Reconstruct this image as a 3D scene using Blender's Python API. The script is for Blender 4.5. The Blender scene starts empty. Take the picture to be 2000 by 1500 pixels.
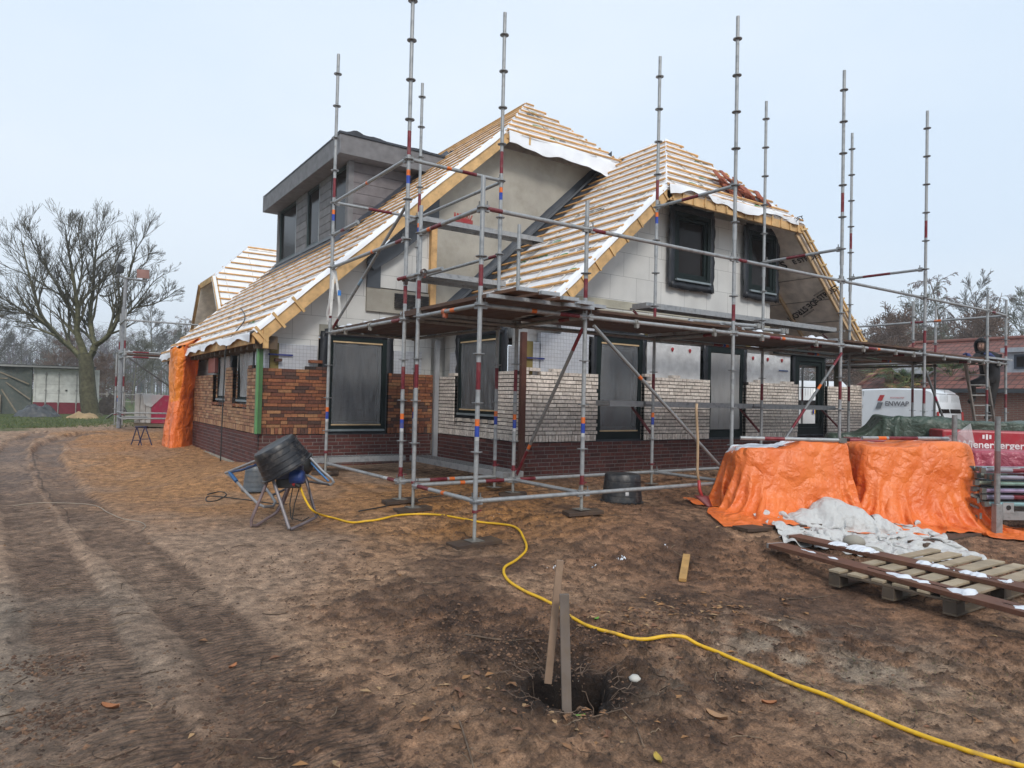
import bpy, math, random
import numpy as np
from mathutils import Vector, Matrix
random.seed(7); rng = np.random.default_rng(7)
PI = math.pi
S = bpy.context.scene
COL = S.collection

# ------------------------------------------------------------------ camera geometry (metres, z up)
# X runs along the white brick front, Y along the long side of the house.
F0, CU, CV = 1361.0, 1000.0, 750.0
def _d(u, v): return np.array([(u-CU)/F0, (v-CV)/F0, 1.0])
_A = _d(3000, 825); _A /= np.linalg.norm(_A)
_B = _d(60, 757); _B -= _A*(_A@_B); _B /= np.linalg.norm(_B)
_U = np.cross(_A, _B)
RW = np.array([_A, _B, _U]); CAM = np.array([0, 0, 1.6])
def ray(u, v): return RW @ _d(u, v)
def at(u, v, d): return CAM + ray(u, v)*d             # point at a depth in metres
def onX(u, v, x): r = ray(u, v); return CAM + r*(x/r[0])
def onY(u, v, y): r = ray(u, v); return CAM + r*(y/r[1])
def onZ(u, v, z): r = ray(u, v); return CAM + r*((z-1.6)/r[2])

# ------------------------------------------------------------------ terrain height
CP = np.array([(0,0,0),(0,3,0),(3,2,0),(-2,5,0),(3.71,6.08,.09),(5.14,6.11,.29),(3.74,7.87,.31),(3.72,7.4,.21),(5.2,7.7,.34),
 (2.3,7.6,.15),(2.0,8.7,.2),(3,11.3,.44),(2.8,17,.36),(6.2,8.7,.42),(6,6.4,.31),(7,5.8,.26),(9,8.5,.4),(14,8.5,.4),(9,4.4,.14),(10,3.6,.06),
 (5.7,2.9,0),(7.5,3,0),(2,17.5,.35),(3,24,.46),(1.8,32,.5),(-10,20,.2),(-3,12,.05),(0.5,12,.12),(15,5,.3),(17,7.5,.6),(20,9,.35),(22,10.5,.3),(24,9,.35),(22,14,.4),(27,14,.5),(17.5,13,.6),(13,5,.3),
 (35,17,.8),(-20,40,.5),(6,13,.45),(10,12,.45),(0,-8,0),(-10,0,0),(12,-3,0),(60,40,.8),(2,60,.6),(-8,26,.35),(4.5,4,.02),(1.5,5.2,0.03),(9,20,.45),(15,20,.5)])
def gh(x, y):
    x = np.asarray(x, float); y = np.asarray(y, float)
    num = np.zeros_like(x); den = np.zeros_like(x)
    for a, b, c in CP:
        w = 1.0/((x-a)**2+(y-b)**2+.25)**1.7
        num += w*c; den += w
    return num/den
_TT = np.concatenate([np.arange(1.0, 30, .25), np.arange(30, 120, 1.0)])
def G(u, v, dz=0.0):                                   # where a sight line meets the terrain
    r = ray(u, v); P = CAM[None]+r[None]*_TT[:, None]
    h = P[:, 2]-gh(P[:, 0], P[:, 1])-dz; k = np.argmax(h <= 0)
    if h[k] > 0: return CAM + r*60
    t0, t1 = (_TT[k-1] if k else 1.0), _TT[k]
    for _ in range(3):
        t = np.linspace(t0, t1, 9); P = CAM[None]+r[None]*t[:, None]; h = P[:, 2]-gh(P[:, 0], P[:, 1])-dz; k = max(1, int(np.argmax(h <= 0))); t0, t1 = t[k-1], t[k]
    return CAM + r*t1
def gz(x, y): return float(gh(x, y))

# ------------------------------------------------------------------ numpy noise
_perm = rng.permutation(512)
_perm = np.concatenate([_perm, _perm, _perm])
_grad = rng.normal(size=(512, 2)); _grad /= np.linalg.norm(_grad, axis=1)[:, None]
def n2(x, y):
    xi = np.floor(x).astype(int); yi = np.floor(y).astype(int)
    fx = x-xi; fy = y-yi
    def g(ix, iy, dx, dy):
        h = _perm[(_perm[ix & 511] + iy) & 511]
        gg = _grad[h]; return gg[..., 0]*dx + gg[..., 1]*dy
    u = fx*fx*fx*(fx*(fx*6-15)+10); w = fy*fy*fy*(fy*(fy*6-15)+10)
    a = g(xi, yi, fx, fy); b = g(xi+1, yi, fx-1, fy); c = g(xi, yi+1, fx, fy-1); d = g(xi+1, yi+1, fx-1, fy-1)
    return (a*(1-u)+b*u)*(1-w) + (c*(1-u)+d*u)*w
def fbm(x, y, o=4, r=.5):
    s = 0; a = 1; f = 1
    for i in range(o): s = s + a*n2(x*f+i*17.3, y*f-i*9.1); a *= r; f *= 2.03
    return s
def ridge(x, y, o=3):
    s = 0; a = 1; f = 1
    for i in range(o): s = s + a*(1-2*np.abs(n2(x*f+i*5.3, y*f+i*11.7))*1.6); a *= .5; f *= 2.1
    return s
def sm(x, a, b): t = np.clip((x-a)/(b-a), 0, 1); return t*t*(3-2*t)

# ------------------------------------------------------------------ materials
def nodes(name):
    m = bpy.data.materials.new(name); m.use_nodes = True
    nt = m.node_tree; p = nt.nodes['Principled BSDF']
    def N(t, **k):
        n = nt.nodes.new(t)
        for a, b in k.items(): setattr(n, a, b)
        return n
    return m, nt, p, N
def rgb(c): return (c[0], c[1], c[2], 1)
def M(name, col=None, rough=.6, metal=0, var=.25, scale=6, bump=0, bscale=30, stretch=None, spec=.5, dirt=None, dirt_amt=.3, dirt_scale=2, coord='Object', coat=0):
    m, nt, p, N = nodes(name); L = nt.links.new
    tc = N('ShaderNodeTexCoord'); vec = tc.outputs[coord]
    if stretch:
        mp = N('ShaderNodeMapping'); mp.inputs['Scale'].default_value = stretch; L(vec, mp.inputs[0]); vec = mp.outputs[0]
    nz = N('ShaderNodeTexNoise'); nz.inputs['Scale'].default_value = scale; nz.inputs['Detail'].default_value = 6; L(vec, nz.inputs['Vector'])
    mr = N('ShaderNodeMapRange'); mr.inputs['From Min'].default_value = .3; mr.inputs['From Max'].default_value = .7
    mr.inputs['To Min'].default_value = 1-var; mr.inputs['To Max'].default_value = 1+var; L(nz.outputs[0], mr.inputs[0])
    if col is None:
        a = N('ShaderNodeAttribute'); a.attribute_name = 'tint'; src = a.outputs['Color']
    else:
        r = N('ShaderNodeRGB'); r.outputs[0].default_value = rgb(col); src = r.outputs[0]
    vm = N('ShaderNodeVectorMath', operation='SCALE'); L(src, vm.inputs[0]); L(mr.outputs[0], vm.inputs['Scale'])
    out = vm.outputs[0]
    if dirt is not None:
        n3 = N('ShaderNodeTexNoise'); n3.inputs['Scale'].default_value = dirt_scale; n3.inputs['Detail'].default_value = 8; n3.inputs['Roughness'].default_value = .65; L(vec, n3.inputs['Vector'])
        m3 = N('ShaderNodeMapRange'); m3.inputs['From Min'].default_value = .5; m3.inputs['From Max'].default_value = .68; m3.inputs['To Max'].default_value = dirt_amt; L(n3.outputs[0], m3.inputs[0])
        mx = N('ShaderNodeMix', data_type='RGBA'); L(m3.outputs[0], mx.inputs['Factor']); L(out, mx.inputs['A']); mx.inputs['B'].default_value = rgb(dirt); out = mx.outputs['Result']
    L(out, p.inputs['Base Color'])
    p.inputs['Roughness'].default_value = rough; p.inputs['Metallic'].default_value = metal
    p.inputs['Specular IOR Level'].default_value = spec
    if coat: p.inputs['Coat Weight'].default_value = coat
    if bump:
        n4 = N('ShaderNodeTexNoise'); n4.inputs['Scale'].default_value = bscale; n4.inputs['Detail'].default_value = 8; n4.inputs['Roughness'].default_value = .6; L(vec, n4.inputs['Vector'])
        b = N('ShaderNodeBump'); b.inputs['Strength'].default_value = 1; b.inputs['Distance'].default_value = bump; L(n4.outputs[0], b.inputs['Height']); L(b.outputs[0], p.inputs['Normal'])
    return m
MT = {}
MT['steel'] = M('galvanised_steel', None, .46, .3, .34, 11, .0006, 60, dirt=(.12,.10,.085), dirt_amt=.6, dirt_scale=11)
MT['paint'] = M('painted_metal', None, .45, 0, .15, 6, .0004, 80)
MT['frame'] = M('dark_window_frame', None, .6, 0, .15, 6, .0004, 80, spec=.2)
MT['matte'] = M('matte', None, .85, 0, .2, 5, .001, 60)
MT['timber'] = M('timber', None, .7, 0, .22, 5, .0012, 18, stretch=(1,1,1), dirt=(.14,.085,.035), dirt_amt=.35, dirt_scale=7)
MT['brick'] = M('fired_brick', None, .88, 0, .28, 26, .003, 45)
MT['mortar'] = M('mortar', None, .95, 0, .25, 20, .004, 60)
MT['hose'] = M('muddy_yellow_rubber', None, .5, 0, .2, 9, .001, 30, dirt=(.20,.11,.05), dirt_amt=.75, dirt_scale=9)
MT['concrete'] = M('concrete', None, .9, 0, .14, 2.2, .002, 40, dirt=(.20,.18,.14), dirt_amt=.5, dirt_scale=1.4)
MT['plastic'] = M('plastic', None, .4, 0, .12, 5, .0006, 30, dirt=(.22,.19,.16), dirt_amt=.35, dirt_scale=9)
MT['snow'] = M('snow', (.66,.69,.74), .7, 0, .05, 9, .01, 25)
MT['foil'] = M('roof_underlay', (.80,.82,.86), .45, 0, .06, 3, .012, 5)
MT['silver'] = M('silver_insulation_foil', None, .32, .35, .16, 6, .008, 11)
MT['dark'] = M('dark_membrane', None, .5, 0, .3, 5, .006, 9)
MT['bark'] = M('bark', None, .95, 0, .35, 9, .02, 14)
MT['cloth'] = M('fabric', None, .8, 0, .2, 9, .003, 30)
MT['skin'] = M('skin', (.42,.24,.17), .55, 0, .06, 6)
MT['rubber'] = M('rubber', None, .55, 0, .2, 9, .0008, 30)
def glassmat(name, col, rough=.05, metal=0, spec=1.0):
    m, nt, p, N = nodes(name)
    p.inputs['Base Color'].default_value = rgb(col); p.inputs['Roughness'].default_value = rough
    p.inputs['Specular IOR Level'].default_value = spec; p.inputs['Metallic'].default_value = metal
    return m
MT['glass'] = glassmat('dark_window_glass', (.012,.009,.008), .12, 0, .16)
MT['vanpaint'] = M('white_car_paint', None, .25, 0, .04, 2, 0, coat=.5)
def film(name, col, alpha=.75, rough=.25):
    m, nt, p, N = nodes(name); L = nt.links.new
    nz = N('ShaderNodeTexNoise'); nz.inputs['Scale'].default_value = 3; nz.inputs['Detail'].default_value = 5
    tc = N('ShaderNodeTexCoord'); mp = N('ShaderNodeMapping'); mp.inputs['Scale'].default_value = (3, 3, .7); L(tc.outputs['Object'], mp.inputs[0]); L(mp.outputs[0], nz.inputs['Vector'])
    b = N('ShaderNodeBump'); b.inputs['Distance'].default_value = .05; L(nz.outputs[0], b.inputs['Height']); L(b.outputs[0], p.inputs['Normal'])
    p.inputs['Base Color'].default_value = rgb(col); p.inputs['Roughness'].default_value = rough; p.inputs['Alpha'].default_value = alpha
    p.inputs['Specular IOR Level'].default_value = .8
    return m
MT['film'] = film('plastic_film', (.27,.285,.305), .5)
MT['filmwhite'] = film('clear_wrap', (.62,.62,.62), .55)
MT['netwhite'] = film('clear_strip', (.7,.7,.7), .4)
def tarpmat(name, col, col2, rough=.42):
    m, nt, p, N = nodes(name); L = nt.links.new
    tc = N('ShaderNodeTexCoord'); o = tc.outputs['Object']
    nz = N('ShaderNodeTexNoise'); nz.inputs['Scale'].default_value = 2.5; nz.inputs['Detail'].default_value = 5; L(o, nz.inputs['Vector'])
    mx = N('ShaderNodeMix', data_type='RGBA'); L(nz.outputs[0], mx.inputs['Factor']); mx.inputs['A'].default_value = rgb(col); mx.inputs['B'].default_value = rgb(col2)
    # snow / pale where the attribute says so
    a = N('ShaderNodeAttribute'); a.attribute_name = 'snow'
    n3 = N('ShaderNodeTexNoise'); n3.inputs['Scale'].default_value = 6; n3.inputs['Detail'].default_value = 8; L(o, n3.inputs['Vector'])
    ad = N('ShaderNodeMath', operation='MULTIPLY_ADD'); L(n3.outputs[0], ad.inputs[0]); ad.inputs[1].default_value = 1.2; L(a.outputs['Fac'], ad.inputs[2])
    mr = N('ShaderNodeMapRange'); mr.inputs['From Min'].default_value = 1.15; mr.inputs['From Max'].default_value = 1.3; L(ad.outputs[0], mr.inputs[0])
    m2 = N('ShaderNodeMix', data_type='RGBA'); L(mr.outputs[0], m2.inputs['Factor']); L(mx.outputs['Result'], m2.inputs['A']); m2.inputs['B'].default_value = (.75,.79,.85,1)
    L(m2.outputs['Result'], p.inputs['Base Color'])
    # crumples: two scales of creased noise
    v = N('ShaderNodeTexVoronoi'); v.feature = 'DISTANCE_TO_EDGE'; v.inputs['Scale'].default_value = 4.5
    w = N('ShaderNodeTexNoise'); w.inputs['Scale'].default_value = 4; w.inputs['Detail'].default_value = 4; L(o, w.inputs['Vector'])
    ma = N('ShaderNodeMixRGB'); ma.inputs[0].default_value = .35; L(o, ma.inputs[1]); L(w.outputs['Color'], ma.inputs[2]); L(ma.outputs[0], v.inputs['Vector'])
    v2 = N('ShaderNodeTexNoise'); v2.inputs['Scale'].default_value = 16; v2.inputs['Detail'].default_value = 6; v2.inputs['Roughness'].default_value = .6; L(o, v2.inputs['Vector'])
    b1 = N('ShaderNodeBump'); b1.inputs['Distance'].default_value = .07; b1.inputs['Strength'].default_value = .8; L(v.outputs['Distance'], b1.inputs['Height'])
    b2 = N('ShaderNodeBump'); b2.inputs['Distance'].default_value = .012; b2.inputs['Strength'].default_value = .6; L(v2.outputs[0], b2.inputs['Height']); L(b1.outputs[0], b2.inputs['Normal'])
    L(b2.outputs[0], p.inputs['Normal'])
    p.inputs['Roughness'].default_value = rough
    return m
MT['orange'] = tarpmat('orange_tarpaulin', (.86,.23,.045), (.62,.105,.022))
MT['yellowtarp'] = tarpmat('sun_bleached_orange_tarpaulin', (.80,.30,.04), (.80,.17,.015))
MT['green'] = tarpmat('green_tarpaulin', (.055,.085,.06), (.04,.065,.048))
MT['white'] = tarpmat('white_sheet', (.58,.58,.57), (.44,.435,.42), .6)
# aerated concrete blocks with thin joints, laid in the wall's own plane
def blockmat():
    m, nt, p, N = nodes('aerated_concrete_blocks'); L = nt.links.new
    tc = N('ShaderNodeTexCoord'); sx = N('ShaderNodeSeparateXYZ'); L(tc.outputs['Object'], sx.inputs[0])
    ad = N('ShaderNodeMath', operation='ADD'); L(sx.outputs[0], ad.inputs[0]); L(sx.outputs[1], ad.inputs[1])
    cb = N('ShaderNodeCombineXYZ'); L(ad.outputs[0], cb.inputs[0]); L(sx.outputs[2], cb.inputs[1])
    br = N('ShaderNodeTexBrick'); L(cb.outputs[0], br.inputs['Vector']); br.inputs['Scale'].default_value = 1
    br.inputs['Brick Width'].default_value = .62; br.inputs['Row Height'].default_value = .42; br.inputs['Mortar Size'].default_value = .003; br.inputs['Bias'].default_value = -.3
    br.inputs['Color1'].default_value = (.60,.60,.585,1); br.inputs['Color2'].default_value = (.55,.55,.535,1); br.inputs['Mortar'].default_value = (.24,.24,.24,1)
    nz = N('ShaderNodeTexNoise'); nz.inputs['Scale'].default_value = 2; nz.inputs['Detail'].default_value = 7; L(tc.outputs['Object'], nz.inputs['Vector'])
    mr = N('ShaderNodeMapRange'); mr.inputs['From Min'].default_value = .3; mr.inputs['From Max'].default_value = .7; mr.inputs['To Min'].default_value = .88; mr.inputs['To Max'].default_value = 1.08; L(nz.outputs[0], mr.inputs[0])
    vm = N('ShaderNodeVectorMath', operation='SCALE'); L(br.outputs[0], vm.inputs[0]); L(mr.outputs[0], vm.inputs['Scale']); L(vm.outputs[0], p.inputs['Base Color'])
    p.inputs['Roughness'].default_value = .95
    return m
MT['block'] = blockmat()
def gridfoil():
    m, nt, p, N = nodes('insulation_board_facing'); L = nt.links.new
    tc = N('ShaderNodeTexCoord'); sx = N('ShaderNodeSeparateXYZ'); L(tc.outputs['Object'], sx.inputs[0])
    ad = N('ShaderNodeMath', operation='ADD'); L(sx.outputs[0], ad.inputs[0]); L(sx.outputs[1], ad.inputs[1])
    cb = N('ShaderNodeCombineXYZ'); L(ad.outputs[0], cb.inputs[0]); L(sx.outputs[2], cb.inputs[1])
    br = N('ShaderNodeTexBrick'); L(cb.outputs[0], br.inputs['Vector']); br.inputs['Scale'].default_value = 1; br.offset = 0
    br.inputs['Brick Width'].default_value = .06; br.inputs['Row Height'].default_value = .06; br.inputs['Mortar Size'].default_value = .0022
    br.inputs['Color1'].default_value = (.56,.58,.62,1); br.inputs['Color2'].default_value = (.52,.54,.59,1); br.inputs['Mortar'].default_value = (.30,.31,.34,1)
    L(br.outputs[0], p.inputs['Base Color']); p.inputs['Roughness'].default_value = .3; p.inputs['Metallic'].default_value = .3
    nz = N('ShaderNodeTexNoise'); nz.inputs['Scale'].default_value = 9; nz.inputs['Detail'].default_value = 6; L(tc.outputs['Object'], nz.inputs['Vector'])
    b = N('ShaderNodeBump'); b.inputs['Distance'].default_value = .02; b.inputs['Strength'].default_value = .6; L(nz.outputs[0], b.inputs['Height']); L(b.outputs[0], p.inputs['Normal'])
    return m
MT['board'] = gridfoil()

# ------------------------------------------------------------------ mesh builder
class MB:
    def __init__(s): s.v = []; s.f = []; s.t = []; s.m = []
    def add(s, vs, fs, tint=(.5,.5,.5), mi=0):
        o = len(s.v); s.v.extend([tuple(map(float, p)) for p in vs])
        for f in fs: s.f.append(tuple(i+o for i in f)); s.t.append(tint); s.m.append(mi)
    def box(s, a, b, tint=(.5,.5,.5), mi=0, jit=0):
        (x0,y0,z0),(x1,y1,z1) = a, b
        vs = [(x0,y0,z0),(x1,y0,z0),(x1,y1,z0),(x0,y1,z0),(x0,y0,z1),(x1,y0,z1),(x1,y1,z1),(x0,y1,z1)]
        if jit: vs = [(x+random.uniform(-jit,jit), y+random.uniform(-jit,jit), z+random.uniform(-jit,jit)) for x,y,z in vs]
        fs = [(0,3,2,1),(4,5,6,7),(0,1,5,4),(1,2,6,5),(2,3,7,6),(3,0,4,7)]
        s.add(vs, fs, tint, mi)
    def obox(s, c, ax, ay, az, tint=(.5,.5,.5), mi=0):   # half-extent vectors
        c, ax, ay, az = map(np.asarray, (c, ax, ay, az))
        vs = [c-ax-ay-az, c+ax-ay-az, c+ax+ay-az, c-ax+ay-az, c-ax-ay+az, c+ax-ay+az, c+ax+ay+az, c-ax+ay+az]
        s.add(vs, [(0,3,2,1),(4,5,6,7),(0,1,5,4),(1,2,6,5),(2,3,7,6),(3,0,4,7)], tint, mi)
    def beam(s, p, q, w, h, up=(0,0,1), tint=(.5,.5,.5), mi=0, off=(0,0,0)):
        p = np.array(p, float)+off; q = np.array(q, float)+off; d = q-p; L = np.linalg.norm(d); d /= L
        sd = np.cross(d, up); sd /= np.linalg.norm(sd); u2 = np.cross(sd, d)
        s.obox((p+q)/2, d*L/2, sd*w/2, u2*h/2, tint, mi)
    def tube(s, pts, r, n=8, tint=(.5,.5,.5), mi=0, cap=True, tints=None):
        pts = [np.array(p, float) for p in pts]; R = r if hasattr(r, '__len__') else [r]*len(pts)
        d0 = pts[1]-pts[0]; up = np.array([0,0,1.]) if abs(d0[2]) < .9*np.linalg.norm(d0) else np.array([1.,0,0])
        o = len(s.v); prev = None
        for i, p in enumerate(pts):
            d = pts[min(i+1, len(pts)-1)]-pts[max(i-1, 0)]; d /= (np.linalg.norm(d)+1e-9)
            a = up - d*(up@d); a /= (np.linalg.norm(a)+1e-9); up = a; b = np.cross(d, a)
            for k in range(n):
                an = 2*PI*k/n; q = p + (a*math.cos(an)+b*math.sin(an))*R[i]; s.v.append(tuple(q))
        for i in range(len(pts)-1):
            tt = tints[i] if tints else tint
            for k in range(n):
                k2 = (k+1) % n; s.f.append((o+i*n+k, o+i*n+k2, o+(i+1)*n+k2, o+(i+1)*n+k)); s.t.append(tt); s.m.append(mi)
        if cap:
            s.f.append(tuple(o+k for k in range(n))[::-1]); s.t.append(tints[0] if tints else tint); s.m.append(mi)
            e = o+(len(pts)-1)*n; s.f.append(tuple(e+k for k in range(n))); s.t.append(tints[-1] if tints else tint); s.m.append(mi)
    def lathe(s, base, prof, n=24, axis=(0,0,1), tint=(.5,.5,.5), mi=0, tints=None, caps=(0,0)):
        base = np.array(base, float); ax = np.array(axis, float); ax /= np.linalg.norm(ax)
        t = np.array([1.,0,0]) if abs(ax[0]) < .8 else np.array([0,1.,0]); a = np.cross(ax, t); a /= np.linalg.norm(a); b = np.cross(ax, a)
        o = len(s.v)
        for r, h in prof:
            for k in range(n):
                an = 2*PI*k/n; s.v.append(tuple(base+ax*h+(a*math.cos(an)+b*math.sin(an))*r))
        for i in range(len(prof)-1):
            for k in range(n):
                k2 = (k+1) % n; s.f.append((o+i*n+k, o+i*n+k2, o+(i+1)*n+k2, o+(i+1)*n+k)); s.t.append(tints[i] if tints else tint); s.m.append(mi)
        if caps[0]: s.f.append(tuple(o+k for k in range(n))[::-1]); s.t.append(tint); s.m.append(mi)
        if caps[1]: e = o+(len(prof)-1)*n; s.f.append(tuple(e+k for k in range(n))); s.t.append(tint); s.m.append(mi)
    def grid(s, P, tint=(.5,.5,.5), mi=0):              # P: (n, m, 3)
        n, m = P.shape[:2]; o = len(s.v); s.v.extend(map(tuple, P.reshape(-1, 3)))
        for i in range(n-1):
            for j in range(m-1): s.f.append((o+i*m+j, o+i*m+j+1, o+(i+1)*m+j+1, o+(i+1)*m+j)); s.t.append(tint); s.m.append(mi)
    def prism(s, poly, ext, tint=(.5,.5,.5), mi=0):     # poly: 3d points, ext: extrusion vector
        n = len(poly); e = np.array(ext, float)
        vs = [np.array(p, float) for p in poly] + [np.array(p, float)+e for p in poly]
        fs = [tuple(range(n))[::-1], tuple(range(n, 2*n))] + [(i, (i+1) % n, n+(i+1) % n, n+i) for i in range(n)]
        s.add(vs, fs, tint, mi)
    def build(s, name, mats, parent=None, smooth=False, bevel=0, solid=0, sub=0):
        if isinstance(mats, str): mats = [mats]
        me = bpy.data.meshes.new(name); me.from_pydata(s.v, [], s.f)
        for k in mats: me.materials.append(MT[k])
        if s.f:
            me.polygons.foreach_set('material_index', s.m)
            at_ = me.attributes.new('tint', 'FLOAT_COLOR', 'FACE')
            at_.data.foreach_set('color', np.concatenate([np.array(s.t, float)[:, :3], np.ones((len(s.t), 1))], 1).ravel())
            if smooth is True: me.polygons.foreach_set('use_smooth', [True]*len(s.f))
        me.update()
        o = bpy.data.objects.new(name, me); COL.objects.link(o)
        if smooth == 'auto':
            me.polygons.foreach_set('use_smooth', [True]*len(s.f))
            try: me.set_sharp_from_angle(angle=math.radians(38))
            except Exception: pass
        if solid:
            d = o.modifiers.new('s', 'SOLIDIFY'); d.thickness = solid; d.offset = 0
        if bevel:
            d = o.modifiers.new('b', 'BEVEL'); d.width = bevel; d.segments = 2; d.limit_method = 'ANGLE'
        if sub:
            d = o.modifiers.new('u', 'SUBSURF'); d.levels = sub; d.render_levels = sub
        if parent is not None: adopt(o, parent)
        return o
def adopt(o, parent):
    o.parent = parent
    o.matrix_parent_inverse = wm(parent).inverted()
def wm(o):
    m = Matrix.LocRotScale(o.location, o.rotation_euler, o.scale)
    return wm(o.parent) @ o.matrix_parent_inverse @ m if o.parent else m
def tag(o, label, cat, group=None, kind=None):
    o['label'] = label; o['category'] = cat
    if group: o['group'] = group
    if kind: o['kind'] = kind
    return o
def struct(o, kind='structure'): o['kind'] = kind; return o
def thing(name, label, cat, loc=(0,0,0), group=None, kind=None):
    o = bpy.data.objects.new(name, None); COL.objects.link(o); o.location = tuple(map(float, loc)); o.empty_display_size = .2
    return tag(o, label, cat, group, kind)
def dup(root, loc, rotz=0, label=None, scale=1, group=None, rot=None):
    def cp(o, par):
        c = o.copy(); COL.objects.link(c)
        if par is not None: c.parent = par
        for ch in [x for x in bpy.data.objects if x.parent == o]: cp(ch, c)
        return c
    r = cp(root, None); r.location = tuple(map(float, loc)); r.rotation_euler = rot if rot else (0, 0, rotz); r.scale = (scale,)*3
    if label: r['label'] = label
    if group: r['group'] = group
    return r
def text(body, size, M4, matname, tint, name, parent=None, extrude=.002, bold=False, spacing=1.0):
    c = bpy.data.curves.new(name, 'FONT'); c.body = body; c.size = size; c.align_x = 'CENTER'; c.align_y = 'CENTER'; c.extrude = extrude; c.space_character = spacing
    if bold: c.offset = size*.018
    t = bpy.data.objects.new(name+'_src', c); COL.objects.link(t)
    bpy.context.view_layer.update()
    me = bpy.data.meshes.new_from_object(t.evaluated_get(bpy.context.evaluated_depsgraph_get()))
    bpy.data.objects.remove(t); me.transform(M4)
    me.materials.clear(); me.materials.append(MT[matname])
    a = me.attributes.new('tint', 'FLOAT_COLOR', 'FACE'); a.data.foreach_set('color', np.tile(np.array([*tint, 1.]), (len(me.polygons), 1)).ravel())
    o = bpy.data.objects.new(name, me); COL.objects.link(o)
    if parent is not None: adopt(o, parent)
    return o
def frame(o, x, y, z=None):                              # 4x4 from origin and axes
    x = Vector(x).normalized(); y = Vector(y).normalized(); z = x.cross(y) if z is None else Vector(z)
    return Matrix(((x.x,y.x,z.x,o[0]),(x.y,y.y,z.y,o[1]),(x.z,y.z,z.z,o[2]),(0,0,0,1)))
def bl(m):  # jittered tint
    k = random.uniform(.85, 1.15); return tuple(c*k for c in m)
# ================================================================== camera, light, sky
cam = bpy.data.cameras.new('camera'); co = bpy.data.objects.new('camera', cam); COL.objects.link(co); S.camera = co
_R, _D, _Fw = RW[:, 0], RW[:, 1], RW[:, 2]
co.matrix_world = Matrix(((_R[0],-_D[0],-_Fw[0],0),(_R[1],-_D[1],-_Fw[1],0),(_R[2],-_D[2],-_Fw[2],1.6),(0,0,0,1)))
cam.sensor_width = 36; cam.lens = F0/2000*36; cam.clip_end = 3000; cam.clip_start = .05
S.view_settings.view_transform = 'Standard'; S.view_settings.look = 'None'; S.view_settings.gamma = 1
S.view_settings.exposure = 0.42
w = bpy.data.worlds.new('World'); S.world = w; w.use_nodes = True
nt = w.node_tree; L = nt.links.new; bg = nt.nodes['Background']
SUN_EL, SUN_AZ = math.radians(38), math.radians(200)
sky = nt.nodes.new('ShaderNodeTexSky'); sky.sky_type = 'NISHITA'; sky.sun_disc = False
sky.sun_elevation = SUN_EL; sky.sun_rotation = SUN_AZ; sky.air_density = 1; sky.dust_density = 3
tc = nt.nodes.new('ShaderNodeTexCoord'); mp = nt.nodes.new('ShaderNodeMapping'); mp.inputs['Scale'].default_value = (1, 1, 2.5)
nz = nt.nodes.new('ShaderNodeTexNoise'); nz.inputs['Scale'].default_value = 1.3; nz.inputs['Detail'].default_value = 5
L(tc.outputs['Generated'], mp.inputs[0]); L(mp.outputs[0], nz.inputs['Vector'])
cr = nt.nodes.new('ShaderNodeValToRGB'); L(nz.outputs[0], cr.inputs[0])        # thick cloud layer: paler and bluer banks
cr.color_ramp.elements[0].position = .35; cr.color_ramp.elements[0].color = (5.9, 6.95, 8.15, 1)
cr.color_ramp.elements[1].position = .65; cr.color_ramp.elements[1].color = (6.8, 7.55, 8.35, 1)
mx = nt.nodes.new('ShaderNodeMix'); mx.data_type = 'RGBA'; mx.inputs['Factor'].default_value = .9
L(sky.outputs[0], mx.inputs['A']); L(cr.outputs[0], mx.inputs['B']); L(mx.outputs['Result'], bg.inputs[0])
bg.inputs[1].default_value = .102
sl = bpy.data.lights.new('sun', 'SUN'); sl.energy = 1.5; sl.angle = math.radians(14); sl.color = (1, .95, .88)
so = bpy.data.objects.new('sun', sl); COL.objects.link(so)
# sun stands behind and to the right of the camera, high, veiled
sd = Vector((math.sin(SUN_AZ)*math.cos(SUN_EL), math.cos(SUN_AZ)*math.cos(SUN_EL), math.sin(SUN_EL)))
so.rotation_euler = sd.to_track_quat('Z', 'Y').to_euler()

# ================================================================== ground sheet
HOLE = G(1112, 1345); HOLE[2] = 0
def pl(pix): return np.array([G(u, v)[:2] for u, v in pix])
TR = [pl([(690,1520),(653,1473),(567,1378),(457,1252),(346,1158),(260,1079),(173,1008),(110,937),(86,893),(100,868),(135,852),(190,845)]),
      pl([(285,1520),(260,1473),(200,1378),(160,1268),(120,1158),(76,1063),(44,977),(26,914),(22,880),(40,860),(80,845)]),
      pl([(560,1499),(420,1330),(330,1180),(240,1060),(165,970),(118,920),(92,892),(80,875)]),
      pl([(60,1499),(70,1380),(75,1250),(60,1120),(25,1000),(5,930)])]
def poly_dist(x, y, P):
    best = np.full(x.shape, 1e9); ss = np.zeros_like(x); side = np.zeros_like(x); acc = 0
    for i in range(len(P)-1):
        a, b = P[i], P[i+1]; d = b-a; Ln = np.linalg.norm(d)+1e-9
        t = np.clip(((x-a[0])*d[0]+(y-a[1])*d[1])/Ln**2, 0, 1)
        dx = x-a[0]-t*d[0]; dy = y-a[1]-t*d[1]; q = np.hypot(dx, dy); m = q < best
        best = np.where(m, q, best); ss = np.where(m, acc+t*Ln, ss); side = np.where(m, np.sign(dx*d[1]-dy*d[0])*q, side); acc += Ln
    return best, ss, side
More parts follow.
